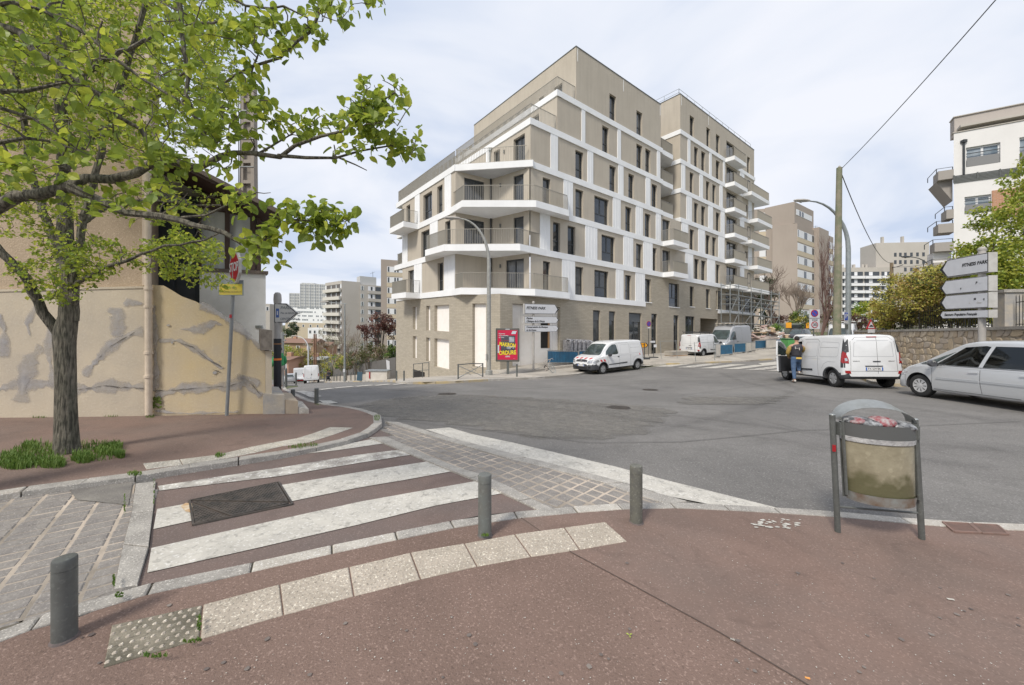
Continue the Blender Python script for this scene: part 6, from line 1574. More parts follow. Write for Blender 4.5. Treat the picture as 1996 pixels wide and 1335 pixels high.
mb = MB(); mb.lathe([(.02,-.06),(.085,-.045),(.10,.01),(.085,.05),(.02,.065)],(-.06,.17,1.12),axis='X',n=12); mb.build('mirror',plastic_blk,hinge,smooth=True)
mb = MB(); mb.box((.38,.42,.62),(.5,.5,.18)); mb.box((.14,.42,.98),(.14,.48,.6)); mb.box((.12,.42,1.38),(.1,.26,.2)); mb.build('driver_seat',mat('seat_fabric',(.05,.052,.058),.95),v2.root,bevel=.03)
f,r_ = G(1527,744),G(1623,754.5); d = (f - r_); d.z = 0; d.normalize()
d = min((Vector((-math.sin(a),math.cos(a),0)) for a in np.linspace(-.2,.6,161)),key=lambda q: abs(CX + F * (r_ + q * 3.08).x / (r_ + q * 3.08).y - 1529)); V2R = r_.copy(); place_car(v2.root,r_ + d * 3.08,r_,1.42,-1.66,1,.9)
V2D = d.copy()
v3 = small_van('white van with a black roof rack seen from behind among the building-site barriers',rack=True,plate_txt=('CK 804 QW','CK 804 QW'))
v3.finish()
d = Vector((.80,.60,0)); rr_ = G(1372,696); place_car(v3.root,rr_ + d * 3.08,rr_,1.42,-1.66,-1,.9)
# ---- large silver van
MAST = [(-2.75,.45,1.2,2.35,.9,.92,.84),(-2.7,.36,1.2,2.46,.96,.98,.88),(-2.5,.34,1.2,2.5,.98,1.0,.90),(.6,.34,1.2,2.5,.98,1.0,.88),(1.0,.34,1.2,2.42,.98,.99,.84),(1.45,.34,1.2,2.0,.98,.98,.80),(1.95,.34,1.2,1.45,.97,.96,.84),(2.15,.34,1.1,1.3,.95,.93,.84),(2.5,.32,.95,1.08,.9,.86,.78),(2.66,.32,.75,.86,.8,.76,.68),(2.70,.4,.6,.7,.64,.6,.52)]
def big_van(label,paint,front=True,name='cargo_van',cat='van',hs=1.0):
    c = Car(name,label,cat,[(k[0],k[1],k[2] * hs,k[3] * hs,k[4],k[5],k[6]) for k in MAST],paint,roof_r=.16)
    c.zone = lambda p: (p.x > 2.2 and p.z < .72) or p.z < .42 or (p.x < -2.6 and p.z < .58)
    for x in (1.75,-1.75):
        for sd in (1,-1): c.wheel(x,sd,.98,r=.34,wd=.22)
    c.both([(1.95,1.24),(1.6,1.62),(1.2,1.98),(.85,2.0),(.80,1.2)],glass_gr,'side_window',.004)
    c.patch('F',[(-.80,1.28),(.80,1.28),(.74,1.9),(.66,2.12),(-.66,2.12),(-.74,1.9)],glass_gr,'windscreen',.004,cell=.1)
    c.patch('F',[(-.4,.86),(.4,.86),(.42,1.0),(-.42,1.0)],plastic_blk,'grille',.012)
    for sd in (1,-1):
        c.patch('F',[(sd * .5,.86),(sd * .82,.84),(sd * .84,1.1),(sd * .6,1.02)],clear_l,'headlight',.01,cell=.06); c.patch('B',[(sd * .86,.9),(sd * .955,.9),(sd * .955,1.35),(sd * .88,1.35)],red_l,'tail_light',.012,cell=.06)
    for v in 'LR':
        c.line(v,[(.72,.5),(.72,2.3),(-.5,2.3),(-.5,.5)],w=.014); c.line(v,[(1.95,.5),(1.98,1.2)],w=.014); c.both([(.62,1.02),(.62,1.08),(.45,1.08),(.45,1.02)],plastic_blk,'door_handle',.02) if v == 'L' else None
        c.line(v,[(1.2,.62),(-1.2,.62)],bump_blk,.07,'rub_strip',.012)
    c.line('B',[(0,.55),(0,2.3)],w=.014); c.line('B',[(-.8,.6),(-.78,2.25),(.78,2.25),(.8,.6),(-.8,.6)],w=.014)
    c.patch('B',[(-.1,1.1),(-.02,1.1),(-.02,1.3),(-.1,1.3)],plastic_blk,'rear_handle',.02)
    plate(c,'B',.78,.3); plate(c,'F',.58); mirror_part(c,1.72,1.0,1.45,s_=1.3); return c
v4 = big_van('large dusty silver van facing the camera behind the blue barriers with boards on its roof',car_silver2)
mb = MB()
for y in (-.6,-.2,.25,.6): mb.box((-.6,y,2.72),(3.6,.2,.05),M=Matrix.Rotation(R.uniform(-.05,.05),3,'Z'))
mb.build('boards_on_roof',mat('pale_boards',(.55,.50,.42),.85,(.40,.33,.26),5),v4.root); mb = MB()
for x in (-2.2,-.6,.8): mb.tube([(x,-.85,2.45),(x,-.85,2.66),(x,.85,2.66),(x,.85,2.45)],.025,5)
mb.build('roof_rack',galv,v4.root); v4.finish()
d = Vector((-.78,-.62,0)); ff = G(1427,690); place_car(v4.root,ff,ff - d * 3.5,1.75,-1.75,1,.98)
# ---- silver family car in the right foreground
PIC = [(-2.14,.45,.90,1.10,.66,.68,.60),(-2.08,.34,.92,1.28,.80,.80,.66),(-1.9,.28,.93,1.50,.85,.85,.66),(-1.5,.24,.93,1.60,.87,.87,.66),(-.6,.22,.92,1.645,.875,.875,.66),(.1,.22,.92,1.63,.875,.875,.66),
       (.45,.22,.92,1.56,.875,.87,.64),(.9,.22,.91,1.33,.875,.865,.66),(1.35,.22,.88,1.05,.87,.85,.72),(1.6,.22,.85,.92,.86,.82,.74),(1.85,.22,.76,.84,.83,.77,.70),(2.02,.21,.64,.74,.76,.70,.62),(2.12,.22,.52,.62,.62,.56,.48),(2.15,.30,.44,.52,.5,.45,.36)]
v5 = Car('silver_car','silver five-door family car parked in front of the stone wall at the right edge','car',PIC,car_silver,roof_r=.13,n=110)
for x in (1.36,-1.40):
    for sd in (1,-1): v5.wheel(x,sd,.865,r=.318,wd=.195,spokes=9,covers=mat('grey_hubcap',(.55,.55,.55),.45,metal=.3))
wf = [(.98,.955),(.92,1.08),(.55,1.40),(.42,1.475),(-.12,1.51),(-.20,1.49),(-.12,.965)]; wf = [(.93,.965),(.36,1.46),(-.10,1.51),(-.20,1.49),(-.08,.965)]
wr = [(-.17,.965),(-.29,1.50),(-1.05,1.50),(-1.20,.975)]
qf = [(1.45,.955),(.99,.965),(.56,1.33),(.78,1.235),(1.15,1.07)]
qr = [(-1.30,.985),(-1.18,1.48),(-1.55,1.46),(-1.80,1.06)]
tn = [wf, wr]
gl_t = bpy.data.materials.new('clear_car_glass'); gl_t.use_nodes = True; t_ = gl_t.node_tree; t_.nodes.clear(); o_ = t_.nodes.new('ShaderNodeOutputMaterial'); g1 = t_.nodes.new('ShaderNodeBsdfGlossy'); g1.inputs[0].default_value = (.9,.95,.95,1); g1.inputs[1].default_value = .03
g2 = t_.nodes.new('ShaderNodeBsdfTransparent'); g2.inputs[0].default_value = (.50,.58,.56,1); ms = t_.nodes.new('ShaderNodeMixShader'); fz = t_.nodes.new('ShaderNodeFresnel'); fz.inputs[0].default_value = 1.6
t_.links.new(fz.outputs[0],ms.inputs[0]); t_.links.new(g2.outputs[0],ms.inputs[1]); t_.links.new(g1.outputs[0],ms.inputs[2]); t_.links.new(ms.outputs[0],o_.inputs[0])
for w_ in (wf,wr): v5.both(w_,gl_t,'side_window',.004)
for w_ in (qf,qr): v5.both(w_,glass_gr,'quarter_window',.004)
v5.patch('F',[(-.60,1.0),(.60,1.0),(.52,1.5),(-.52,1.5)],glass_gr,'windscreen',.004); v5.patch('B',[(-.55,1.02),(.55,1.02),(.5,1.45),(-.5,1.45)],glass_gr,'rear_window',.004)
for v in 'LR':
    v5.patch(v,[(.88,.56),(.86,.615),(-.10,.63),(-.10,.575)],mat('silver_moulding',(.50,.52,.54),.4,metal=.5),'rub_strip',.016); v5.patch(v,[(-.14,.577),(-.14,.632),(-1.0,.63),(-1.02,.575)],MATS['silver_moulding'],'rub_strip',.016)
    v5.line(v,[(1.00,.34),(.98,.60),(1.0,.86),(.98,.95)],w=.009); v5.line(v,[(-.16,.30),(-.13,.60),(-.13,.96)],w=.011); v5.line(v,[(-1.0,.32),(-1.0,.45),(-1.14,.66),(-1.24,.96)],w=.011); v5.line(v,[(1.45,.90),(.4,.90),(-1.9,.91)],seam_l,.008,'crease_shade_line'); v5.line(v,[(-.9,.285),(.95,.285)],w=.012)
    v5.line(v,[(1.40,.945),(-1.25,.955)],plastic_blk,.012,'window_seal',.006)
    v5.patch(v,[(.10,.80),(.11,.835),(.0 - .10,.84),(-.10,.81)],car_silver,'door_handle',.03); v5.patch(v,[(-.90,.81),(-.90,.84),(-1.10,.845),(-1.10,.815)],car_silver,'door_handle',.03)
    v5.patch(v,[(1.70,.68),(1.86,.76),(1.98,.72),(2.06,.64),(1.95,.60)],clear_l,'headlight',.006,cell=.05); v5.line(v,[(1.76,.60),(2.08,.56)],w=.008); v5.line(v,[(1.74,.28),(1.78,.60)],w=.008)
    v5.patch(v,[(1.16,.80),(1.16,.825),(1.08,.825),(1.08,.80)],MATS['silver_moulding'],'side_repeater',.01)
for sd in (1,-1): v5.patch('F',[(sd * .40,.60),(sd * .66,.60),(sd * .68,.70),(sd * .44,.68)],clear_l,'headlight',.01)
v5.patch('F',[(-.3,.6),(.3,.6),(.32,.66),(-.32,.66)],plastic_blk,'grille',.01); plate(v5,'F',.42)
mirror_part(v5,.86,.86,1.0,mat('dark_grey_mirror',(.07,.072,.08),.35,coat=.5))
st = mat('grey_seat',(.07,.07,.075),.95)
for (x,y) in ((-.05,.38),(-.05,-.38),(-1.0,.4),(-1.0,-.4)):
    mb = MB(); mb.lathe([(.001,-.11),(.09,-.10),(.115,0),(.10,.09),(.001,.12)],(x - .1,y,1.32),n=14); mb.box((x - .08,y,1.12),(.12,.42,.30)); mb.box((x - .09,y,1.22),(.05,.1,.1)); mb.build('seat',st,v5.root,smooth=True)
mb = MB(); tor = [(.42 + .05 * math.sin(a) * .5,.36 + .18 * math.cos(a),1.0 + .17 * math.sin(a)) for a in np.linspace(0,2 * PI,17)]; mb.tube(tor,.014,6,caps=False); mb.tube([(.42,.36,1.0),(.6,.36,.98)],.03,6); mb.build('steering_wheel',plastic_blk,v5.root)
v5.finish(through=tn)
f = G(1791,773.5); d = Vector((.02,.995,0)).normalized(); place_car(v5.root,f,f - d * 2.76,1.36,-1.40,1,.865)

# ---- distant vehicles
v6 = big_van('white high-roofed cargo van seen from behind down the left street',car_white); v6.finish()
def far_place(root,px,Yd,heading,side=0,w_=0,cx=0):
    d = Vector(heading).normalized(); x = PX(px,Yd); c = Vector((x,Yd,0)); place_car(root,c + d * 1,c - d * 1,1 + cx,-1 + cx,0,0)
far_place(v6.root,608,55,(-.44,.9,0))
def tint(root,paint): 
    for ch in root.children:
        if ch.name.startswith('body'): ch.data = ch.data.copy(); ch.data.materials[0] = paint
def car_copy(src,name,label,px,Yd,heading,paint=None,cat='car',group=None):
    c = copy_tree(src); c.name = name; c['label'] = label; c['category'] = cat
    if paint: tint(c,paint)
    far_place(c,px,Yd,heading); return c
car_copy(v5.root,'estate_car','small silver car driving away left of the white lorry down the street',564,62,(-.52,.85,0),car_silver)
car_copy(v5.root,'white_car','white and black car parked behind the rubble pile',1520,50,(-.79,-.61,0),mat('greyish_white_paint',(.55,.56,.57),.3,coat=.6))
car_copy(v5.root,'white_hatchback','white car facing the camera above the head of the man in the dark vest',1568,32.5,(-.72,-.69,0),car_white)
car_copy(v5.root,'dark_car','dark car parked under the green bush beyond the white hatchback',1556,48,(-.79,-.61,0),car_dark)
car_copy(v4.root,'white_van','white van standing between the wooden pole and the right street lamp',1642,34,(-.7,-.71,0),car_white,'van')
car_copy(v5.root,'far_dark_car','dark car half hidden by the parked van right of the street lamp',1674,34,(-.5,-.86,0),car_dark)
lor = thing('tipper_lorry','small white tipper lorry between the silver car and the cargo van down the street','lorry')
mb = MB(); mb.box((0,-1.5,1.55),(1.9,1.7,1.6)); mb.build('cab',car_white,lor,bevel=.08); mb = MB(); mb.box((0,-.7,1.9),(1.5,.06,.7)); mb.build('rear_window',glass_far,lor)
mb = MB(); mb.box((0,1.0,.95),(2.0,3.0,.12)); mb.box((0,-.45,1.1),(2.0,.08,.5)); mb.box((-.97,1,1.15),(.06,3,.35)); mb.box((.97,1,1.15),(.06,3,.35)); mb.build('tipper_bed',car_white,lor)
mb = MB(); mb.box((0,2.45,.75),(1.9,.1,.2)); mb.build('rear_bar',red_l,lor); mb = MB(); mb.box((0,.3,.6),(.8,4,.2)); mb.build('chassis',plastic_blk,lor)
for x in (-.8, .8):
    for y in (-1.4,1.6): mb = MB(); mb.lathe([(.2,-.1),(.36,-.1),(.36,.1),(.2,.1)],axis='X',n=20); o = mb.build('wheel',rubber,lor); o.location = (x,y,.36)
x,y = PX(585,64),64; lor.location = (x,y,gz(x,y)); lor.rotation_euler = (0,0,PI + rad(31))
# ------------------------------------------------------------ trees and shrubs
bark = mat('mossy_bark',(.19,.17,.135),.95,(.11,.105,.08),9,.8,bump=1,bscale=26,coords='World',streak=.4)
furrow(bark, 60)
bark_d = mat('dark_twig',(.075,.062,.05),.9,(.13,.115,.09),12,.8,bump=.4,coords='World')
def leafmat(n,a,b,t=.38,sc_=7): return mat(n,a,.5,b,sc_,.9,trans=t,coords='World')
lf_a = leafmat('spring_leaf',(.36,.44,.055),(.24,.32,.045),.5); lf_b = leafmat('yellow_green_leaf_b',(.55,.58,.08),(.42,.48,.065),.5); lf_c = leafmat('deep_green_leaf',(.18,.26,.05),(.27,.35,.055),.45)
class Leaves:
    def __init__(s): s.v = []; s.f = []; s.mi = []
    def add(s,p,d,n,L_,W_,mi=0,big=False):
        """a leaf from p along d, face normal about n"""
        d = d.normalized(); w_ = d.cross(n); w_ = w_.normalized() if w_.length > 1e-4 else d.orthogonal().normalized(); n = w_.cross(d); k = len(s.v)
        if big:
            c = n * L_ * -.10
            pr = [(0,0),(.12,.30),(.38,.5),(.62,.42),(.85,.18),(1,0)]
            mid = [p + d * L_ * t - n * L_ * .12 * t * t for t,_ in pr]; l = [m_ + w_ * W_ * b + n * W_ * .16 * (b > 0) for m_,(t,b) in zip(mid,pr)]; r_ = [m_ - w_ * W_ * b + n * W_ * .16 * (b > 0) for m_,(t,b) in zip(mid,pr)]
            s.v += [tuple(q) for q in mid] + [tuple(q) for q in l[1:5]] + [tuple(q) for q in r_[1:5]]
            F_ = [(0,1,6),(0,10,1)] + [(i + 1,i + 2,7 + i,6 + i) for i in range(3)] + [(i + 1,10 + i,11 + i,i + 2) for i in range(3)] + [(4,5,9),(4,13,5)]
        else:
            s.v += [tuple(p),tuple(p + d * L_ * .45 + w_ * W_ * .5 + n * W_ * .12),tuple(p + d * L_),tuple(p + d * L_ * .45 - w_ * W_ * .5 + n * W_ * .12),tuple(p + d * L_ * .5)]; F_ = [(0,4,1),(4,2,1),(0,3,4),(4,3,2)]
        s.f += [tuple(k + i for i in f) for f in F_]; s.mi += [mi] * len(F_)
    def build(s,name,mats,parent=None,kind='stuff'):
        me = bpy.data.meshes.new(name); me.from_pydata(s.v,[],s.f)
        for m in mats: me.materials.append(m)
        me.polygons.foreach_set('material_index',s.mi); me.update(); o = link(bpy.data.objects.new(name,me),parent)
        if kind: o['kind'] = kind
        return o
def rvec(rg): 
    while True:
        v = Vector((rg.uniform(-1,1),rg.uniform(-1,1),rg.uniform(-1,1)))
        if .05 < v.length < 1: return v.normalized()
def guide(pts): return [P(*p) for p in pts]
def curve(pts,step=.12):
    """Catmull-Rom through the points"""
    o = []; n = len(pts)
    for i in range(n - 1):
        a,b,c,d = pts[max(i - 1,0)],pts[i],pts[i + 1],pts[min(i + 2,n - 1)]; m_ = max(1,int((c - b).length / step))
        for k in range(m_):
            t = k / m_; o.append(.5 * ((2 * b) + (c - a) * t + (2 * a - 5 * b + 4 * c - d) * t * t + (3 * b - a - 3 * c + d) * t ** 3))
    o.append(pts[-1]); return o
def grow_tree(root,limbs,regions,seed,leafL,leafW,mats,big_n=0,per=8,bark_m=bark,twig_m=bark_d,bigshape=False,wander=.05,hang=.3):
    rg = random.Random(seed); nodes = []; wood = MB(); tw = MB()
    for pts,r0,r1 in limbs:
        c = curve(pts); n = len(c); c = [q + rvec(rg) * wander * .25 if 0 < i < n - 1 else q for i,q in enumerate(c)]
        rs_ = [(r0 + (r1 - r0) * (i / (n - 1)) ** .8) * (1 + .06 * math.sin(i * 1.7)) for i in range(n)]
        w1 = MB(); w1.tube(c,rs_,10 if r0 > .05 else 7); w1.build('limb',bark_m,root,smooth=True)
        nodes += [(q,rr_) for q,rr_ in zip(c,rs_)][1:]
    NP = np.array([tuple(q) for q,_ in nodes]); NR = [r_ for _,r_ in nodes]
    targets = []
    for fn,cnt in regions:
        for _ in range(cnt): targets.append(fn(rg))
    d0 = [float(np.min(np.sum((NP - np.array(t)) ** 2,1))) for t in targets]
    order = np.argsort(d0); lv = Leaves(); singles = []
    pos = list(NP); cap = len(pos) + len(targets) * 6; buf = np.full((cap,3),1e9); buf[:len(pos)] = NP; k = len(pos)
    for ti in order:
        t = Vector(targets[ti]); d2 = np.sum((buf[:k] - np.array(t)) ** 2,1); j = int(np.argmin(d2)); s_ = Vector(buf[j]); dist = math.sqrt(d2[j])
        if dist > .03:
            m_ = max(2,min(5,int(dist / .10) + 1)); pts = [s_.lerp(t,i / m_) + (rvec(rg) * min(.05,dist * .12) if 0 < i < m_ else Vector()) + Vector((0,0,.06 * dist * math.sin(PI * i / m_))) for i in range(m_ + 1)]
            r0 = min(NR[j] * .75,.0045 + dist * .016); tw.tube(pts,[r0 * (1 - .6 * i / m_) + .0012 for i in range(m_ + 1)],4,caps=False)
            for i,q in enumerate(pts[1:]):
                if k < cap: buf[k] = q; k += 1; NR.append(max(.003,r0 * (1 - .6 * (i + 1) / m_)))
            out = (t - pts[-2]).normalized()
        else: out = rvec(rg)
        for _ in range(rg.randint(max(1,per - 3),per + 3)):
            d = (out * .5 + rvec(rg) + Vector((0,0,-hang))).normalized(); p = t + rvec(rg) * leafL * .9 - out * rg.uniform(0,.1)
            L_ = leafL * rg.uniform(.5,1.2); mi = rg.choices(range(len(mats)),[.5,.32,.18][:len(mats)])[0]; nn_ = (Vector((0,0,1)) + rvec(rg) * .9).normalized()
            singles.append((p,d,nn_,L_,leafW / leafL * L_,mi))
    if big_n:
        singles.sort(key=lambda q: -q[3] / max(.3,(q[0] - Vector((0,0,EYE))).length) if abs(CX + F * q[0].x / q[0].y - 998) < 1000 else 0)
        for q in singles[:big_n]:
            one = Leaves(); one.add(*q,big=bigshape); one.mi = [0] * len(one.mi); one.build('leaf',[mats[q[5]]],root,kind=None)
        singles = singles[big_n:]
    for q in singles: lv.add(*q,big=bigshape)
    if lv.v: lv.build('leaves',mats,root)
    tag(tw.build('twigs',twig_m,root),kind='stuff'); return root
def reg(x0,x1,y0,y1,Y0,Y1):
    def f(rg):
        Y = rg.uniform(Y0,Y1); return tuple(P(rg.uniform(x0,x1),rg.uniform(y0,y1),Y))
    return f
def ell(cx,cy,rx,ry,Y0,Y1):
    def f(rg):
        while True:
            a,b = rg.uniform(-1,1),rg.uniform(-1,1)
            if a * a + b * b < 1: return tuple(P(cx + a * rx,cy + b * ry,rg.uniform(Y0,Y1)))
    return f
# street tree with the visible trunk
tb = G(132,882,.07)
t1 = thing('street_tree','street tree with mossy trunk standing in a grassy pit on the left pavement','tree')
YT = tb.y
mb = MB(); prof = [(132,900,.215),(131,880,.195),(130,850,.172),(129,800,.158),(129,740,.153),(128,690,.152),(126,665,.165),(128,640,.172),(135,610,.135)]
c_ = [P(x,y,YT) for x,y,_ in prof]; n_ = 20; vs = []
for (q,(_,_,r_)) in zip(c_,prof):
    for j in range(n_):
        a = 2 * PI * j / n_; rr_ = r_ * .59 * (1 + .05 * math.sin(3 * a + q.z * 2) + .03 * math.sin(7 * a - q.z * 5)); vs.append(q + Vector((math.cos(a),math.sin(a),0)) * rr_)
mb._add(vs,[(i * n_ + j,i * n_ + (j + 1) % n_,(i + 1) * n_ + (j + 1) % n_,(i + 1) * n_ + j)[::-1] for i in range(len(prof) - 1) for j in range(n_)])
o = mb.build('trunk',bark,t1,smooth=True); md = o.modifiers.new('s','SUBSURF'); md.levels = 1; md.render_levels = 1
LT = [(guide([(134,625,YT),(135,560,YT),(128,470,YT + .05),(124,380,YT + .1),(126,290,YT),(118,190,YT - .1),(120,90,YT - .1),(110,-60,YT)]),.085,.035),
      (guide([(118,655,YT),(85,610,YT - .1),(55,550,YT - .2),(20,508,YT - .3),(-40,450,YT - .4),(-120,380,YT - .5)]),.052,.03),
      (guide([(140,600,YT),(150,520,YT - .05),(160,440,YT - .1),(185,340,YT - .15),(215,220,YT - .2),(260,90,YT - .3),(300,-60,YT - .4)]),.045,.02),
      (guide([(128,520,YT),(90,430,YT + .2),(60,330,YT + .3),(40,200,YT + .3),(20,60,YT + .3)]),.05,.025),
      (guide([(140,560,YT),(190,530,YT - .3),(250,505,YT - .5),(320,480,YT - .5),(400,470,YT - .5),(425,455,YT - .5)]),.03,.008),
      (guide([(150,440,YT),(220,400,YT + .2),(300,390,YT + .4),(380,400,YT + .4),(430,400,YT + .4)]),.03,.01),
      (guide([(125,330,YT),(200,250,YT + .4),(300,190,YT + .7),(400,170,YT + .7),(460,150,YT + .8)]),.04,.01),
      (guide([(122,180,YT),(220,110,YT - .5),(330,60,YT - .8),(430,40,YT - .8)]),.035,.01)]
grow_tree(t1,LT,[(reg(-120,440,-90,290,3.9,6.0),1500),(ell(215,150,250,170,3.9,5.9),750),(reg(380,470,-60,210,4.6,6),160),(ell(110,530,95,60,3.9,4.9),130),(ell(60,400,130,70,4,5.3),160),(ell(190,500,60,40,4.0,4.6),60),
                   (ell(345,500,90,40,4.1,4.8),120),(ell(330,395,120,50,4.6,5.6),60),(ell(420,550,45,16,4.3,4.6),14),(ell(370,475,50,35,4.2,4.8),22)],
          11,.050,.037,[lf_a,lf_b,lf_c],big_n=0,per=12)
# the neighbour whose boughs reach in from the left
t2 = thing('overhanging_tree','near tree whose long boughs with large round leaves reach in from the left','tree')
gb = Vector((-5.3,2.9,0)); gb.z = gz(gb.x,gb.y)
B0_ = [gb,gb + Vector((.05,0,1.2)),gb + Vector((0,.1,2.1))]
lim2 = [(B0_,.2,.16),([B0_[-1]] + guide([(-330,470,2.75),(-150,445,2.6),(-60,430,2.5),(0,405,2.5),(75,373,2.5),(130,362,2.5),(168,353,2.55),(215,345,2.6),(262,338,2.65),(300,318,2.65),(345,322,2.7),(385,326,2.7),(426,303,2.7),(456,294,2.7),(497,303,2.7),(542,303,2.7),(575,287,2.65),(625,268,2.6),(670,250,2.6),(720,215,2.6),(770,180,2.6)]),.075,.006),
        (guide([(130,362,2.5),(160,378,2.5),(195,385,2.5),(243,410,2.5),(305,417,2.5),(350,424,2.5),(375,438,2.5),(408,441,2.5),(440,456,2.5),(465,465,2.5),(491,466,2.5),(516,458,2.5),(548,440,2.5),(572,424,2.5),(600,430,2.5),(650,440,2.5)]),.032,.005),
        (guide([(542,303,2.7),(590,308,2.7),(650,303,2.7),(700,296,2.7),(760,280,2.7),(810,290,2.7)]),.014,.004),(guide([(650,303,2.7),(690,325,2.7),(715,332,2.7)]),.007,.003),
        (guide([(497,303,2.7),(520,285,2.7),(560,262,2.7),(600,240,2.7)]),.010,.003),(guide([(350,424,2.5),(400,425,2.45),(440,400,2.4),(470,385,2.4),(500,375,2.4)]),.009,.003),(guide([(491,466,2.5),(510,485,2.5),(530,500,2.5)]),.006,.003),
        ([B0_[-1]] + guide([(-330,80,3.0),(-120,45,2.6),(0,51,2.5),(32,62,2.5),(62,103,2.5),(104,122,2.5),(137,146,2.5),(176,173,2.5),(206,197,2.5),(236,230,2.55),(272,252,2.6),(300,300,2.65)]),.07,.012),
        (guide([(-120,45,2.6),(20,10,2.4),(90,20,2.4),(160,60,2.45),(230,120,2.5),(290,160,2.55),(360,200,2.6),(400,260,2.6)]),.022,.006),(guide([(340,-60,2.7),(350,20,2.7),(352,65,2.7),(358,110,2.7),(368,180,2.7),(380,228,2.7),(395,265,2.7)]),.020,.010),
        (guide([(0,178,2.4),(40,172,2.45),(90,168,2.5),(130,160,2.5)]),.016,.008),(guide([(-60,290,2.3),(0,280,2.3),(50,275,2.3),(90,270,2.4),(130,285,2.4)]),.016,.006),(guide([(0,210,2.3),(60,235,2.4),(110,265,2.4),(150,290,2.5)]),.012,.004),
        (guide([(340,-60,2.7),(420,-20,2.7),(480,5,2.7),(530,22,2.7),(556,18,2.7),(600,35,2.7)]),.014,.005),(guide([(640,-40,2.7),(618,20,2.7),(603,60,2.7),(580,82,2.7),(545,108,2.7),(500,130,2.7),(440,160,2.7)]),.012,.008),(guide([(340,-60,2.7),(500,-90,2.7),(640,-40,2.7),(760,-30,2.7)]),.02,.006)]
def along(g,jit,dY=.12):
    c = g
    def f(rg): q = rg.choice(c); return tuple(q + rvec(rg) * jit)
    return f
grow_tree(t2,lim2,[(ell(735,205,70,55,2.45,2.75),48),(ell(790,290,40,30,2.55,2.75),17),(ell(690,260,60,40,2.5,2.8),22),(ell(625,435,62,30,2.4,2.6),36),(ell(515,480,45,28,2.4,2.6),16),(ell(560,425,40,25,2.4,2.6),10),(ell(600,250,60,30,2.55,2.8),16),
                     (ell(530,60,100,45,2.5,2.8),55),(ell(640,20,60,25,2.5,2.8),16),(ell(740,5,30,12,2.6,2.8),4),(ell(470,210,70,70,2.5,2.85),48),(ell(480,385,60,20,2.35,2.55),9),(ell(380,300,90,50,2.5,2.8),30),(reg(-60,420,-40,330,2.2,3.1),230),(ell(60,350,90,40,2.2,2.6),14),(ell(250,385,140,40,2.4,2.7),24)],
          23,.070,.055,[lf_a,lf_c,lf_b],big_n=290,per=5,bigshape=True,wander=.08,hang=.55)
# grass in the tree pit and weeds
gr_m = mat('grass_blade',(.10,.19,.03),.6,(.17,.25,.05),14,.9,trans=.3,coords='World')
def grass(name,spots,n,h,seed=1,label=None):
    rg = random.Random(seed); mb = MB()
    for _ in range(n):
        cx,cy,rx,ry = rg.choice(spots); a,rr_ = rg.uniform(0,2 * PI),math.sqrt(rg.random()); p = G(cx + rx * rr_ * math.cos(a),cy + ry * rr_ * math.sin(a),.07)
        d = Vector((rg.uniform(-1,1),rg.uniform(-1,1),0)) * .5; hh = h * rg.uniform(.4,1.2); w_ = Vector((-d.y,d.x,0)).normalized() * .004; t = p + d * hh + Vector((0,0,hh)); m_ = p + d * hh * .35 + Vector((0,0,hh * .65))
        mb._add([p - w_,p + w_,m_ + w_ * .8,t,m_ - w_ * .8],[(0,1,2,4),(4,2,3)])
    tag(mb.build(name,gr_m),label,'grass',kind='stuff')
grass('grass',[(75,885,55,22),(60,895,50,18),(185,882,50,18),(210,880,24,10),(40,900,30,12),(30,908,34,8),(100,905,30,9),(225,872,14,6),(160,896,22,8),(60,872,16,6),(235,890,8,4),(15,895,14,8)],4600,.075,1,'long green grass round the foot of the street tree')
grass('weeds',[(75,812,20,3),(215,810,18,3),(293,812,10,4),(262,925,14,4),(425,890,6,3),(580,872,18,3),(735,815,6,6),(430,888,10,3),(600,868,22,3),(20,806,16,2),(160,810,14,2)],800,.035,2,'small green weeds along the walls, kerbs and joints of the paving')
grass('weeds',[(232,1160,8,6),(388,1215,4,16),(300,1278,30,4),(375,1250,20,4),(945,1044,8,2),(619,788,6,1.5),(243,985,2,22),(300,960,1.5,26),(222,1130,2,14)],420,.016,3,'low moss and weeds between the warning slabs and round the bollards')
mb = MB(); c = G(287,800,.07)
for i in range(60):
    q = hp(305 + R.uniform(-9,9),783 + R.uniform(-10,12),.01 + R.uniform(0,.02)); mb.quad(*[q + FH.d.to_3d() * math.cos(t) * .018 + Vector((0,0,math.sin(t) * .015)) + Vector((0,-.004,0)) * R.random() for t in (0,1.3,2.6,3.9,5.2)])
tag(mb.build('moss',mat('moss',(.12,.16,.03),.95)),'dark green moss patch on the ochre wall beside the downpipe','moss',kind='stuff')

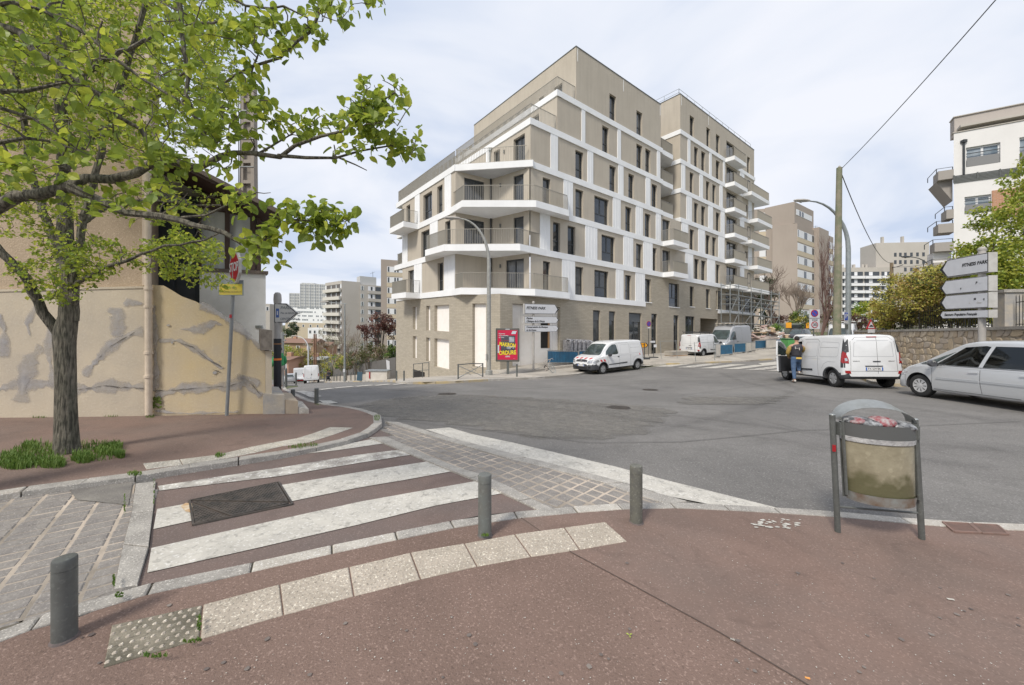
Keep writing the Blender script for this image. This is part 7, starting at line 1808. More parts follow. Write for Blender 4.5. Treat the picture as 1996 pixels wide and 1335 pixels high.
def clump_plant(name,label,cat,blobs,n,leaf,mats,seed,stems=0,Ybase=None,stem_m=bark_d,group=None,shell=.55):
    """blobs: (px, py, Y, rx_px, ry_px): leaf masses"""
    rg = random.Random(seed); root = thing(name,label,cat,group=group); lv = Leaves(); wsum = [b[3] * b[4] for b in blobs]; tot = sum(wsum)
    for b,w_ in zip(blobs,wsum):
        c = P(b[0],b[1],b[2]); rx,rz = b[3] / F * b[2],b[4] / F * b[2]; ry = (rx + rz) / 2; nb = int(n * w_ / tot); subs = []
        for _ in range(max(8,nb // 45)):
            v = rvec(rg); k = shell + (1 - shell) * rg.random(); subs.append((c + Vector((v.x * rx,v.y * ry,v.z * rz)) * k,rg.uniform(.10,.22) * (rx + rz) / 2 + leaf,rg.random()))
        for _ in range(nb):
            s_,r_,tone = rg.choice(subs); q = s_ + rvec(rg) * r_ * rg.random() ** .5; mi = 0 if len(mats) == 1 else min(len(mats) - 1,int((tone * .7 + rg.random() * .3) * len(mats)))
            lv.add(q,rvec(rg) + Vector((0,0,-.2)),(rvec(rg) + Vector((0,0,.8))).normalized(),leaf * rg.uniform(.6,1.3),leaf * .6,mi)
    lv.build('foliage',mats,root); tb_ = MB()
    for k in range(stems):
        b = rg.choice(blobs); t = P(b[0] + rg.uniform(-.5,.5) * b[3],b[1] - rg.uniform(0,.4) * b[4],b[2]); p0 = P(b[0] + rg.uniform(-.2,.2) * b[3],b[1] + b[4],b[2]); z0 = gz(p0.x,p0.y) if Ybase is None else Ybase; p0.z = min(p0.z,z0 + .0) if Ybase is None else Ybase
        r_ = .012 * b[2] / 8; tb_.tube([p0,p0.lerp(t,.5) + rvec(rg) * .1,t],[r_ * 1.6,r_,r_ * .4],5)
    if stems: tb_.build('stem',stem_m,root)
    return root
ol = leafmat('olive_tip',(.50,.46,.09),(.37,.36,.07),.25,3); ru = leafmat('russet_tip',(.40,.28,.08),(.29,.21,.07),.25,3); dk = leafmat('dark_hedge_leaf',(.06,.085,.025),(.09,.11,.03),.2,3)
yg = leafmat('maple_yellow_green',(.46,.46,.07),(.34,.38,.055),.35,2); yg2 = leafmat('maple_green',(.27,.34,.05),(.20,.27,.045),.35,2)
pu = leafmat('purple_leaf',(.14,.055,.045),(.09,.04,.035),.25,1); pk = leafmat('pink_blossom',(.42,.26,.24),(.30,.2,.14),.3,1); gg_ = leafmat('fresh_green',(.20,.32,.04),(.14,.24,.035),.3,1); dg2 = leafmat('dark_evergreen',(.045,.075,.03),(.07,.10,.035),.2,1); wb_ = leafmat('whitish_blossom',(.52,.48,.40),(.34,.33,.22),.3,1); br = leafmat('olive_brown_leaf',(.19,.17,.07),(.13,.13,.05),.3,1)
clump_plant('hedge','big olive and russet hedge behind the black railing on the stone wall','hedge',[(1735,615,19.5,38,26),(1770,590,18.5,48,42),(1815,580,17.0,52,50),(1860,572,16.2,50,56),(1900,575,15.6,42,55),(1765,560,22,50,25),(1830,550,20,60,30),(1800,540,22,20,22),(1745,628,19.2,36,12),(1790,622,18.2,40,20),(1840,615,17,44,26),(1890,610,16,40,30),(1930,590,15.4,36,40),(1722,622,19.6,24,20),(1715,600,20.5,16,22)],36000,.11,[dk,ol,ru,ol],3,stems=30)
clump_plant('maple_tree','yellow-green maple standing behind the wall at the right edge','tree',[(1975,520,13.6,60,95),(1925,500,14.2,50,40),(1895,480,14.8,40,22),(1960,420,14.0,60,30),(1990,370,14.0,40,30),(1920,440,14.6,28,16),(1985,610,13.4,45,60),(1940,560,13.8,45,45),(2060,480,13.5,60,130),(1880,520,15,40,20),(1990,330,14,22,20)],15000,.13,[yg2,yg,yg2,yg],4,stems=9,shell=.3)
def bare_tree(name,label,base,h,r,seed,spread=.5,levels=5,m=bark_d,group=None,lean=(0,0),kids=3,up=.35):
    rg = random.Random(seed); root = thing(name,label,'tree',group=group); mb = MB(); tr = MB()
    def br_(p,d,L_,r_,lv_):
        n = 4; pts = [p]; q = p.copy(); dd = d.copy()
        for i in range(n): dd = (dd + rvec(rg) * .16 + Vector((0,0,.04))).normalized(); q = q + dd * L_ / n; pts.append(q.copy())
        (tr if lv_ == levels else mb).tube(pts,[r_ * (1 - .5 * i / n) for i in range(n + 1)],8 if lv_ == levels else 4,caps=False)
        if lv_ <= 0: return
        for k in range(kids + (lv_ == levels)):
            t = rg.uniform(.45,1); i = min(n - 1,int(t * n)); s_ = pts[i].lerp(pts[i + 1],t * n - i); nd = (dd * .7 + rvec(rg) * spread + Vector((0,0,up))).normalized(); br_(s_,nd,L_ * rg.uniform(.6,.8),r_ * .55,lv_ - 1)
    br_(Vector(base),Vector((lean[0],lean[1],1)).normalized(),h * .36,r,levels); tr.build('trunk',m,root); tag(mb.build('branches',m,root),kind='stuff'); return root
def ground_at(px,Y,dz=0): x = PX(px,Y); return Vector((x,Y,gz(x,Y) + dz))
redbr = mat('reddish_bare_bark',(.16,.10,.085),.9); greybr = mat('greyish_bare_bark',(.26,.21,.17),.9)
bare_tree('bare_tree','slim dark bare tree behind the speed limit sign',ground_at(1601,31),9.4,.12,5,.28,5,redbr,kids=3,up=.9)
bare_tree('bare_tree','broad bare tree close behind the scaffolded end of the building',ground_at(1517,52),13,.25,8,.7,5,mat('brown_bare_bark',(.19,.145,.12),.9),lean=(-.15,0))
bare_tree('bare_tree','low pale bare tree with fine upright twigs in front of the beige tower',ground_at(1545,60),10.0,.2,9,.5,5,greybr,kids=4)
clump_plant('purple_shrub','purple-leaved shrub under the beige tower','shrub',[(1528,628,56,18,14),(1508,622,56,12,16)],1600,.22,[pu,pu,br],11)
clump_plant('green_shrub','round green shrub under the beige tower','shrub',[(1562,625,50,22,19),(1547,636,50,12,10)],2600,.2,[gg_,dk,ol],12)
clump_plant('purple_shrub','dark purple shrub behind the bare tree and the thirty sign','shrub',[(1610,618,40,16,20),(1622,600,40,10,20)],1300,.18,[pu,br],13)
clump_plant('purple_shrub','wide purple shrub between the right lamp post and the warning sign','shrub',[(1680,635,36,28,22),(1660,630,36,14,18)],2600,.16,[pu,pu,br],14)
clump_plant('green_shrub','bright green shrub above the purple one left of the olive hedge','shrub',[(1692,605,40,26,17),(1672,612,40,16,14)],2200,.18,[gg_,yg],15)
clump_plant('green_shrub','low green shrubs beneath the scaffold end','shrub',[(1500,640,47,25,9),(1475,645,46,18,8)],1600,.18,[gg_,dk],16)
clump_plant('evergreen_tree','dark evergreen tree behind the balcony ends of the new building','tree',[(1490,565,54,18,30),(1482,600,54,14,20)],2400,.25,[dg2,dk],17,stems=3)
# left vista
clump_plant('purple_tree','reddish purple tree left of the brick corner','tree',[(738,640,50,34,28),(712,645,50,20,20),(762,640,50,18,28),(740,618,50,18,14)],3000,.24,[pu,leafmat('copper_leaf',(.26,.12,.08),(.17,.08,.06),.3,1)],21,stems=14,shell=.2)
clump_plant('blossom_hedge','pinkish and olive flowering hedge above the grey fence','hedge',[(722,688,44,30,18),(750,692,42,22,18),(695,700,47,22,16),(676,712,50,18,14)],5200,.18,[pk,br,dk,br],22,stems=10)
clump_plant('evergreen_shrub','dark green shrub against the brick corner','shrub',[(764,688,40,12,18)],1300,.16,[dg2,gg_],23)
bare_tree('bare_tree','pale budding tree in front of the beige balcony block',ground_at(648,78),13.5,.2,24,.6,5,greybr); bare_tree('bare_tree','pale blossoming tree right of the tall left street lamp',ground_at(690,62),9.5,.18,25,.6,5,greybr)
clump_plant('blossom_tree','loose whitish blossoming crown in front of the balcony block','tree',[(640,665,76,30,24),(686,670,62,26,24),(610,672,80,16,14)],1500,.22,[wb_,wb_,br],26,shell=.1)
clump_plant('green_tree','olive-green trees massed behind the white cargo van','tree',[(590,705,82,26,28),(616,715,84,22,20),(572,690,90,20,22)],3600,.3,[br,ol,br],27,stems=8)
clump_plant('green_tree','fresh green tree beside the end of the grey fence','tree',[(652,715,66,20,24),(670,705,66,16,18),(640,730,66,14,14)],2600,.24,[gg_,ol,br],28,stems=8)
clump_plant('green_tree','light green bushes behind the orange-banded pole','tree',[(556,690,84,18,22),(562,715,80,16,22)],1800,.3,[gg_,ol],29,stems=6)
clump_plant('conifer','dark rounded conifer on the far slope','tree',[(570,643,170,9,14),(560,650,170,9,8)],1300,.7,[dg2],30,stems=2)
clump_plant('far_trees','belt of olive trees at the foot of the far buildings','tree',[(540 + i * 14,700 + (i % 3) * 5,105,16,18) for i in range(10)],4200,.5,[br,ol,dk],31)
# ------------------------------------------------------------ street furniture
signw = mat('sign_white',(.60,.61,.64),.35,(.54,.55,.58),4,.6); sign_edge = mat('sign_grey_edge',(.50,.49,.47),.6,(.42,.41,.39),6,.7); sign_blk = mat('sign_black',(.02,.02,.022),.5)
conc_post = mat('sign_post_grey',(.42,.40,.37),.6,(.35,.33,.31),5,.7,streak=.2,coords='World')
sign_red = mat('sign_red',(.36,.015,.022),.35); sign_blue = mat('sign_blue',(.02,.07,.42),.35); sign_yel = mat('sign_yellow',(.68,.55,.04),.5,(.60,.50,.10),9,.8); org = mat('sign_orange',(.85,.38,.02),.4)
def bollard(px,py,top,wpx,label,group=None,dz=.034,tilt=0,cap=True,m=steel_grey,name='bollard'):
    p = G(px,py,dz); s_ = p.y / F; h = (py - top) * s_; r = wpx * s_ / 2 / math.sqrt(1 + ((px - CX) / F) ** 2); t = thing(name,label,'bollard',p - Vector((0,0,.01)),group=group); t.rotation_euler = (0,tilt,0)
    mb = MB(); mb.lathe([(r,0),(r,h * .86)],n=28); mb.build('shaft',m,t,smooth=True)
    mb = MB(); mb.lathe([(r * .97,h * .862),(r * .97,h * .872),(r,h * .875),(r,h - r * .25),(r * .93,h - r * .06),(r * .7,h),(.001,h)],n=28); mb.build('cap',m,t,smooth=True)
    if wpx > 20:
        mb = MB(); mb.lathe([(r * 1.25,0),(r * 1.12,.012),(r * 1.01,.016)],n=20); mb.build('footing',mat('bollard_footing',(.16,.12,.11),.95,(.09,.08,.08),15),t)
    return t
old_steel = mat('worn_grey_green_steel',(.150,.150,.125),.55,(.115,.115,.105),14,.9,fine=.25,fscale=60,bump=.2,streak=.5)
bollard(126,1243,1082,55,'fat grey round-topped bollard at the lower left corner beside the cobbles')
bollard(945,1043,921,26,'slim grey bollard with rusty top between kerb and warning slabs',m=mat('steel_with_rust',(.13,.145,.14),.5,(.13,.13,.12),9,.6,fine=.15,fscale=40))
bollard(1240,1017,904,25,'greenish grey bollard right of the warning slabs near the cobbles',m=old_steel)
bollard(617,786,755.5,8.5,'grey bollard with grass at its foot on the rounded kerb corner',dz=.07); bollard(571,780,758,8.5,'short grey bollard beside the stone steps of the old house',dz=.07)
gb_ = 'thin bollards along the pavement before the new building'
for px,py,top,lb in ((787.5,742,722,'slim steel post just left of the brick corner'),(773,742,722,'slim steel post right of the white site cabin'),(1007.5,734,709,'slim grey steel post standing between the poster panel and the direction signs')):
    bollard(px,py,top,3.2,lb,dz=.1)
for k,(px,Yd,hh) in enumerate([(632,60,1.0),(636.5,58,1.0),(642,57,1.0),(651,54,1.0),(656.5,52,1.0),(663,50,1.0),(684,45,1.0),(692,43,1.0),(705,40,1.0)]):
    p = ground_at(px,Yd,.1); t = thing('bollard','thin grey bollard in the row along the far left pavement by the grey fence','bollard',p,group=gb_); mb = MB(); mb.lathe([(.06,0),(.06,.95),(.04,1.0),(.001,1.0)],n=10); mb.build('shaft',steel_grey,t)
# ---- litter bin
pa,pb = G(1633,1036,.034),G(1797,1050,.034)
bin_ = thing('litter_bin','dented grey litter bin with a clear bag hung between two leaning posts','litter bin')
ta,tb_ = P(1622,808,pa.y - .02),P(1783,817,pb.y - .02)
for i,(b,t) in enumerate(((pa,ta),(pb,tb_))):
    mb = MB(); mb.tube([b,t],.021,20); mb.build('post',steel_grey,bin_,smooth=True); mb = MB(); mb.tube([t,t + (t - b).normalized() * .004],[.0225,.020],20); mb.build('post_cap',galv,bin_)
lerp = lambda u,v,off=0: (pa.lerp(pb,u)).lerp(ta.lerp(tb_,u),v) + Vector((0,off,0))
w_ = (pb - pa).length
mb = MB(); mb.tube([lerp(0,.215),lerp(1,.215)],.009,10); mb.build('cross_bar',steel_grey,bin_)
cx_ = lerp(.52,.6); ux = (pb - pa).normalized(); uz = ((ta - pa) + (tb_ - pb)).normalized(); uy = Vector((-ux.y,ux.x,0)).normalized()
def bp3(a,d,z): return cx_ + ux * a + uy * d + uz * z
def dshape(z,hw,dep,n=14):
    o = [];  
    for k in range(n + 1):
        a = PI + PI * k / n; o.append(bp3(hw * math.cos(a),dep * math.sin(a) * 1.0,z))
    return o
hw = w_ * .43; bw = MB()
# clouded plastic body (front half bulges towards the camera)
def shell(z0,z1,hw0,hw1,d0,d1,th=.004):
    mb = MB(); n = 16; rows = 6; A_ = []
    for r_ in range(rows + 1):
        t = r_ / rows; z = z0 + (z1 - z0) * t; A_ += [q + Vector((0,0,0)) for q in dshape(z,hw0 + (hw1 - hw0) * t,d0 + (d1 - d0) * t,n)]
    k = len(A_); B_ = [cx_ + (q - cx_) * .985 for q in A_]; F_ = [(r_ * (n + 1) + i,r_ * (n + 1) + i + 1,(r_ + 1) * (n + 1) + i + 1,(r_ + 1) * (n + 1) + i) for r_ in range(rows) for i in range(n)]
    mb._add(A_ + B_,F_ + [tuple(k + i for i in f[::-1]) for f in F_]); return mb
bagm = mat('clouded_plastic',(.34,.31,.225),.25,(.235,.21,.145),3.2,.9,spec=.6,fine=.1,fscale=14,bump=.5,bscale=14,coords='World')
nt_ = bagm.node_tree; bs = nt_.nodes['Principled BSDF']; lk = bs.inputs['Base Color'].links[0].from_socket
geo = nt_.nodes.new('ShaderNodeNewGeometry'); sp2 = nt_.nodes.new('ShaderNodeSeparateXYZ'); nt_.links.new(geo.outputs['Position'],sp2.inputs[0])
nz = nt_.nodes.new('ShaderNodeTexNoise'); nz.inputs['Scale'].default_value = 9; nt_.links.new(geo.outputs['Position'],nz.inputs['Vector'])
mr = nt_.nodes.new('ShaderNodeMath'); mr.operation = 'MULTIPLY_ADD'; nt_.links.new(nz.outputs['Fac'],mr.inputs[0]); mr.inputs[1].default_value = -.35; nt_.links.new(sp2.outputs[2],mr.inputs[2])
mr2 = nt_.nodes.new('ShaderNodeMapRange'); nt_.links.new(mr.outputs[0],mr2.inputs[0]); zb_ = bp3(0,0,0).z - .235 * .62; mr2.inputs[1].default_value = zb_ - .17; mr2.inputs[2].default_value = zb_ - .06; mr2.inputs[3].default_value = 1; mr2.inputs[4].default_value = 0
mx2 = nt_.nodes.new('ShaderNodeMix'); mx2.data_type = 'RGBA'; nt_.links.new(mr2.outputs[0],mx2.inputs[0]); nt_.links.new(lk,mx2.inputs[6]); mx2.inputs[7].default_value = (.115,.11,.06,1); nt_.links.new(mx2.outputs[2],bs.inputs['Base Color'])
H_ = (ta - pa).length
shell(-.235 * H_,.26 * H_,hw * .93,hw * .97,.135,.14).build('clouded_shell',bagm,bin_,smooth=True)
shell(.235 * H_,.355 * H_,hw * 1.0,hw * 1.0,.155,.155).build('rim_band',mat('dark_grey_rim',(.10,.105,.105),.4),bin_,smooth=True)
shell(-.30 * H_,-.225 * H_,hw * .90,hw * .96,.145,.15).build('bottom_hoop',mat('worn_galvanised',(.34,.36,.35),.5,(.22,.15,.10),9,.7,metal=.5),bin_,smooth=True)
mb = MB(); f_ = dshape(-.285 * H_,hw * .9,.14); mb.quad(*f_); mb.build('base_plate',steel_grey,bin_)
mb = MB(); bk_ = [bp3(-hw,0,-.29 * H_),bp3(hw,0,-.29 * H_),bp3(hw,0,.34 * H_),bp3(-hw,0,.34 * H_)]; mb.prism(bk_,uy * .006); mb.build('back_plate',steel_grey,bin_)
for sx in (-1, 1):
    mb = MB(); a = bp3(sx * hw * .98,-.035,-.26 * H_); b = bp3(sx * hw * .98,-.035,.36 * H_); mb.tube([a,b],.012,6); mb.build('side_bar',steel_grey,bin_)
    mb = MB(); mb.box(bp3(sx * hw * 1.05,-.02,.29 * H_),(.022,.04,.11)); mb.build('hinge',steel_grey,bin_)
mb = MB(); A_ = []
for k in range(15):
    a = PI * k / 14
    for d in (-.04,.07): A_.append(bp3(-hw * 1.04 * math.cos(a),d,.37 * H_ + (.115 if d < 0 else .165) * H_ * math.sin(a)))
mb._add(A_ + [q - uz * .005 for q in A_],[(2 * k,2 * k + 1,2 * k + 3,2 * k + 2) for k in range(14)] + [(30 + 2 * k,32 + 2 * k,33 + 2 * k,31 + 2 * k) for k in range(14)] + [(2 * k,2 * k + 2,32 + 2 * k,30 + 2 * k) for k in range(14)]); mb.build('hood',mat('galvanised_hood',(.36,.375,.37),.4,(.28,.29,.28),10,.8,metal=.6,fine=.1,fscale=20),bin_,smooth=True)
film = mat('clear_bag_film',(.55,.56,.56),.18,(.40,.41,.42),18,.9,spec=.9,bump=1,bscale=30,coords='World')
bag = thing('rubbish_bag','clear rubbish bag with red and black packaging bulging from the litter bin','rubbish bag')
rg = random.Random(4)
def crumple(c,rx,ry,rz,m,nm,seed,n=13,amp=.3):
    rr2 = random.Random(seed); bm = bmesh.new(); bmesh.ops.create_icosphere(bm,subdivisions=3,radius=1)
    dirs = [(rvec(rr2),rr2.uniform(-amp,amp)) for _ in range(n)]
    for v in bm.verts: k = 1 + sum(a * max(0,v.co.normalized().dot(d)) ** 6 for d,a in dirs); v.co = ux * v.co.x * rx * k + uy * v.co.y * ry * k + uz * v.co.z * rz * k + c
    me = bpy.data.meshes.new(nm); bm.to_mesh(me); bm.free(); me.materials.append(m); return link(bpy.data.objects.new(nm,me),bag)
redw = mat('red_white_packaging',(.24,.03,.04),.4,(.34,.31,.31),26,.9,coords='World'); blkw = mat('black_bin_liner',(.03,.03,.035),.3,(.35,.36,.37),22,.9,coords='World',bump=1,bscale=30)
crumple(bp3(-hw * .35,-.02,.355 * H_),hw * .55,.10,.045,blkw,'bag_content',1); crumple(bp3(hw * .05,-.04,.37 * H_),hw * .38,.07,.042,redw,'bag_content',2); crumple(bp3(hw * .55,-.02,.345 * H_),hw * .40,.10,.038,blkw,'bag_content',3); crumple(bp3(-hw * .6,-.06,.365 * H_),hw * .25,.05,.03,redw,'bag_content',5)
mb = shell(.205 * H_,.245 * H_,hw * 1.0,hw * 1.01,.150,.158); mb.build('bag_edge',film,bag,smooth=True)
st_ = MB(); q = pa.lerp(ta,.72); st_.box(q + Vector((-.012,-.018,0)),(.022,.012,.055)); st_.build('sticker',sign_red,bin_)

# ---- STOP sign with the street-name plate
sp0 = G(446,809,.07); sp0.y -= .05; t = thing('stop_sign','red octagonal STOP sign on a grey pole in front of the ochre wall','traffic sign')
topz = P(456,492,sp0.y).z; mb = MB(); pt = Vector((P(458,492,sp0.y).x,sp0.y,topz - .05)); mb.tube([sp0,pt],.028,12); mb.build('pole',mat('pole_grey',(.24,.25,.255),.5,(.19,.20,.205),8),t,smooth=True)
oc = P(457,521,sp0.y - .06); rO = 31 / F * sp0.y
fd = Vector((.30,-.95,0)).normalized(); fd = Vector((.955,-.30,0)); fx = Vector((.30,.955,0)).normalized()
M_ = face_matrix(oc,fx)
def poly_sign(root,M,pts,th,m,name='plate'):
    mb = MB(); a = [M @ Vector((x,y,0)) for x,y in pts]; nn_ = (M.to_3x3() @ Vector((0,0,1))); mb.prism([p - nn_ * th for p in a],nn_ * th); return mb.build(name,m,root)
octo = lambda r_: [(r_ * math.cos(PI / 8 + k * PI / 4),r_ * math.sin(PI / 8 + k * PI / 4)) for k in range(8)]
M_ = face_matrix(oc,Vector((.77,-.64,0)))
poly_sign(t,M_,octo(rO * 1.06),.035,sign_edge,'rim'); M2 = M_.copy(); M2.translation = M_ @ Vector((0,0,.004)); pw = poly_sign(t,M2,octo(rO * .99),.003,signw,'white_border'); M2.translation = M_ @ Vector((0,0,.008)); poly_sign(t,M2,octo(rO * .92),.003,sign_red,'red_face')
M2 = M_.copy(); M2.translation = M_ @ Vector((0,0,.012)); text('STOP',rO * .78,signw,t,M2,align='CENTER',extrude=.001,bold=.004)
# plate, seen square on
pc = P(450,561,sp0.y - .045); Mp = face_matrix(pc,Vector((.995,-.05,0))); pw_,ph_ = 50 / F * pc.y,30 / F * pc.y
rect = lambda w,h: [(-w / 2,-h / 2),(w / 2,-h / 2),(w / 2,h / 2),(-w / 2,h / 2)]
pl = thing('street_name_plate','faded yellow street name plate on the pole under the STOP sign','street sign'); poly_sign(pl,Mp,rect(pw_,ph_),.012,mat('plate_grey_green',(.28,.33,.30),.5,(.22,.25,.30),12),'backing')
Mq = Mp.copy(); Mq.translation = Mp @ Vector((0,-ph_ * .10,.003)); poly_sign(pl,Mq,rect(pw_ * .93,ph_ * .70),.002,sign_yel,'yellow_face')
fad = mat('faded_lettering',(.42,.34,.12),.6); Mt = Mp.copy(); Mt.translation = Mp @ Vector((0,.005,.006)); text('Rue des',ph_ * .26,fad,pl,Mt,align='CENTER',extrude=.0006); Mt.translation = Mp @ Vector((0,-ph_ * .27,.006)); text('INTERNATIONAUX',ph_ * .20,fad,pl,Mt,align='CENTER',extrude=.0006,sx=.85)
Mt.translation = Mp @ Vector((0,ph_ * .37,.003)); text('BAGNOLET',ph_ * .13,signw,pl,Mt,align='CENTER',extrude=.0006)
mb = MB(); mb.box(sp0.lerp(pt,.62) + Vector((0,-.03,0)),(.04,.01,.06)); mb.build('sticker',sign_red,t)

# ---- directional signs
def arrow_pts(L_,H,left=False,tip=.32):
    p = [(0,-H / 2),(L_ - H * tip * 1.6,-H / 2),(L_,0),(L_ - H * tip * 1.6,H / 2),(0,H / 2)]
    return [(-x,y) for x,y in p][::-1] if left else p
def arrow_sign(root,origin,xd,L_,H,thick,lines,left=False,size=.1,faint=None,name='sign_board',chev=True):
    """box arrow sign: origin = the blunt end, middle height"""
    M = face_matrix(origin,xd); o = poly_sign(root,M,arrow_pts(L_,H,left),thick,sign_edge,name)
    def lay(sc_,dz,m,nm):
        P2 = arrow_pts(L_,H,left); c = (sum(x for x,_ in P2) / 5,0); d = H * (1 - sc_) / 2; q = []
        for x,y in P2:
            q.append((x + (d if (abs(x) < 1e-6) else -d * (1.25 if y == 0 else .8)) * (-1 if left else 1),y * sc_))
        Mx = M.copy(); Mx.translation = M @ Vector((0,0,dz)); return poly_sign(o,Mx,q,.002,m,nm)
    lay(.97,.003,sign_blk,'black_border'); lay(.90,.006,signw,'white_face')
    # bold chevron at the tip
    s_ = -1 if left else 1; k = H * .32 * 1.6; q = [(s_ * (L_ - k),H * .47),(s_ * L_ * .995,0),(s_ * (L_ - k),-H * .47),(s_ * (L_ - k) + s_ * .0,-H * .42),(s_ * (L_ - H * .22),0),(s_ * (L_ - k),H * .42)]
    if chev: Mx = M.copy(); Mx.translation = M @ Vector((0,0,.009)); poly_sign(o,Mx,q if not left else q[::-1],.002,sign_blk,'chevron')
    for (s,x,y,sz,mt) in lines:
        Mt = M.copy(); Mt.translation = M @ Vector((x,y,.0095)); text(s,sz,mt or sign_blk,o,Mt,extrude=.0008,shear=.22,sx=.92,bold=sz * .035)
    return o
dsR = Vector((.172,.735,0)).normalized()      # right-hand post signs run this way
ptR = 1.34
rp = Vector((14.57,11.8,0)); rp.z = gz(rp.x,rp.y) + .1
t = thing('direction_sign','post with four left-pointing direction signs, two of them nearly blank, before the stone wall','direction sign'); mb = MB(); zt = P(1905,488,11.8).z; mb.tube([rp + dsR.cross(Vector((0,0,1))) * .11,Vector((rp.x,rp.y,zt)) + dsR.cross(Vector((0,0,1))) * .11],.085,16); mb.lathe([(.10,0),(.10,.05),(.05,.1),(.001,.11)],(rp.x + dsR.cross(Vector((0,0,1))).x * .11,rp.y + dsR.cross(Vector((0,0,1))).y * .11,zt),n=16)
mb.build('post',conc_post,t,smooth=True)
near = rp + dsR * -.34; L_ = 1.70
for (yt,yb,lines) in ((491.5,530,[('FITNESS PARK',-.86,.02,.145,None)]),(536.5,567,[('P',-.40,.045,.11,None),('is',-.28,.045,.11,signw),('q',-.92,-.07,.09,None)]),(569,599.5,[('M',-.46,.05,.10,None),('q',-.16,.04,.10,None),('L',-.62,-.06,.09,MATS['sign_grey_edge']),('Dans',-.36,-.07,.08,MATS['sign_grey_edge'])]),(603.5,619,[('Secours Populaire Français',-1.50,.0,.115,None)])):
    za,zb2 = P(1925,yt,near.y).z,P(1925,yb,near.y).z; arrow_sign(t,Vector((near.x,near.y,(za + zb2) / 2)),dsR * -1,L_,za - zb2,.22,lines,left=True) if False else None
    H_s = za - zb2; M = None
    xd = dsR * -1   # reading direction is towards the camera: text runs from far (left) to near (right)
    arrow_sign(t,Vector((near.x,near.y,(za + zb2) / 2)),xd,L_,H_s,.22,lines,left=True)
lp_ = G(1040,724,.1); dl = Vector((.78,.62,0)).normalized(); dl = Vector((.90,.43,0)).normalized()
t = thing('direction_sign','post with three right-pointing direction signs in front of the new building','direction sign'); zt = P(1040,590,lp_.y).z; mb = MB(); mb.tube([lp_ + Vector((0,.1,0)),Vector((lp_.x,lp_.y + .1,zt))],.065,14); mb.lathe([(.085,0),(.08,.06),(.04,.1),(.001,.11)],(lp_.x,lp_.y + .1,zt),n=14); mb.build('post',conc_post,t,smooth=True)
k0 = (1022.5 - CX) / F; q0 = Vector((lp_.x,lp_.y,0)); s_ = (k0 * q0.y - q0.x) / (dl.x - k0 * dl.y); near = q0 + dl * s_ ; k1_ = (1090 - CX) / F; s2 = (k1_ * q0.y - q0.x) / (dl.x - k1_ * dl.y); L_ = s2 - s_
for (yt,yb,lines) in ((591.5,611.5,[('FITNESS PARK',.12,.04,.23,None)]),(616.5,630,[('Piscine',.12,.09,.165,None),('Clinique de la Dhuys',.12,-.09,.165,None)]),(634,647,[('Conservatoire de Musique',.12,.09,.150,None),('et de Danse',.12,-.09,.150,None)])):
    za,zb2 = P(1022.5,yt,near.y).z,P(1022.5,yb,near.y).z; o = arrow_sign(t,Vector((near.x,near.y,(za + zb2) / 2)),dl,L_,za - zb2,.2,lines)
# ---- Paris sign by the old house
pp = G(545,767,.07); t = thing('direction_sign','weathered right-pointing town sign on a thick post wrapped in black beside the old house','direction sign')
zt = P(541,588,pp.y).z; post = Vector((PX(541,pp.y),pp.y,pp.z)); zb1 = P(541,660,pp.y).z
mb = MB(); mb.tube([(post.x,post.y,zb1),(post.x,post.y,zt)],.085,16); mb.build('post',conc_post,t,smooth=True); mb = MB(); mb.tube([post,(post.x,post.y,zb1)],.105,16); mb.build('black_wrapping',mat('black_tape',(.018,.018,.022),.45),t,smooth=True)
mb = MB(); z_ = P(541,700,pp.y).z; mb.tube([(post.x,post.y,z_ - .03),(post.x,post.y,z_ + .03)],.11,16); mb.build('orange_band',mat('orange_tape',(.80,.20,.03),.5),t); mb = MB(); z_ = P(541,670,pp.y).z; mb.tube([(post.x,post.y,z_ - .02),(post.x,post.y,z_ + .02)],.109,16); mb.build('brown_band',mat('brown_tape',(.25,.12,.05),.5),t)
mb = MB(); mb.lathe([(.10,0),(.11,.12),(.10,.28),(.06,.34),(.001,.35)],(post.x,post.y,P(541,592,pp.y).z),n=14); mb.build('post_cap',conc_post,t,smooth=True)
a = P(534,610,pp.y - .1); H_s = 38 / F * pp.y; L_ = 36 / F * pp.y * 1.12; wn = mat('weathered_sign_face',(.62,.60,.56),.6,(.54,.53,.50),5); sw = signw; signw = wn
fl = mat('faded_sign_letters',(.25,.26,.26),.7)
o = arrow_sign(t,a,Vector((.94,.34,0)),L_,H_s,.2,[('PARIS',L_ * .27,H_s * .27,H_s * .20,fl),('Pte de BAGNOLET',L_ * .27,0,H_s * .13,fl),('CENTRE VILLE',L_ * .25,-H_s * .30,H_s * .15,fl)],chev=False); signw = sw
M = face_matrix(a,Vector((.94,.34,0))); M.translation = M @ Vector((L_ * .15,0,.012)); poly_sign(o,M,rect(L_ * .13,H_s * .46),.002,mat('faded_blue',(.06,.12,.33),.5),'blue_panel'); M.translation = M @ Vector((0,0,.002)); poly_sign(o,M,rect(L_ * .05,H_s * .2),.002,signw,'white_symbol')
t = thing('utility_pole','thin grey service pole behind the black-wrapped sign post','pole'); p = ground_at(550.5,17); mb = MB(); mb.tube([p,(p.x,p.y,P(550,648,17).z)],.07,8); mb.box((p.x,p.y,P(550,652,17).z),(.35,.1,.06)); mb.box((p.x,p.y,P(550,663,17).z),(.3,.1,.05)); mb.build('pole',galv,t)
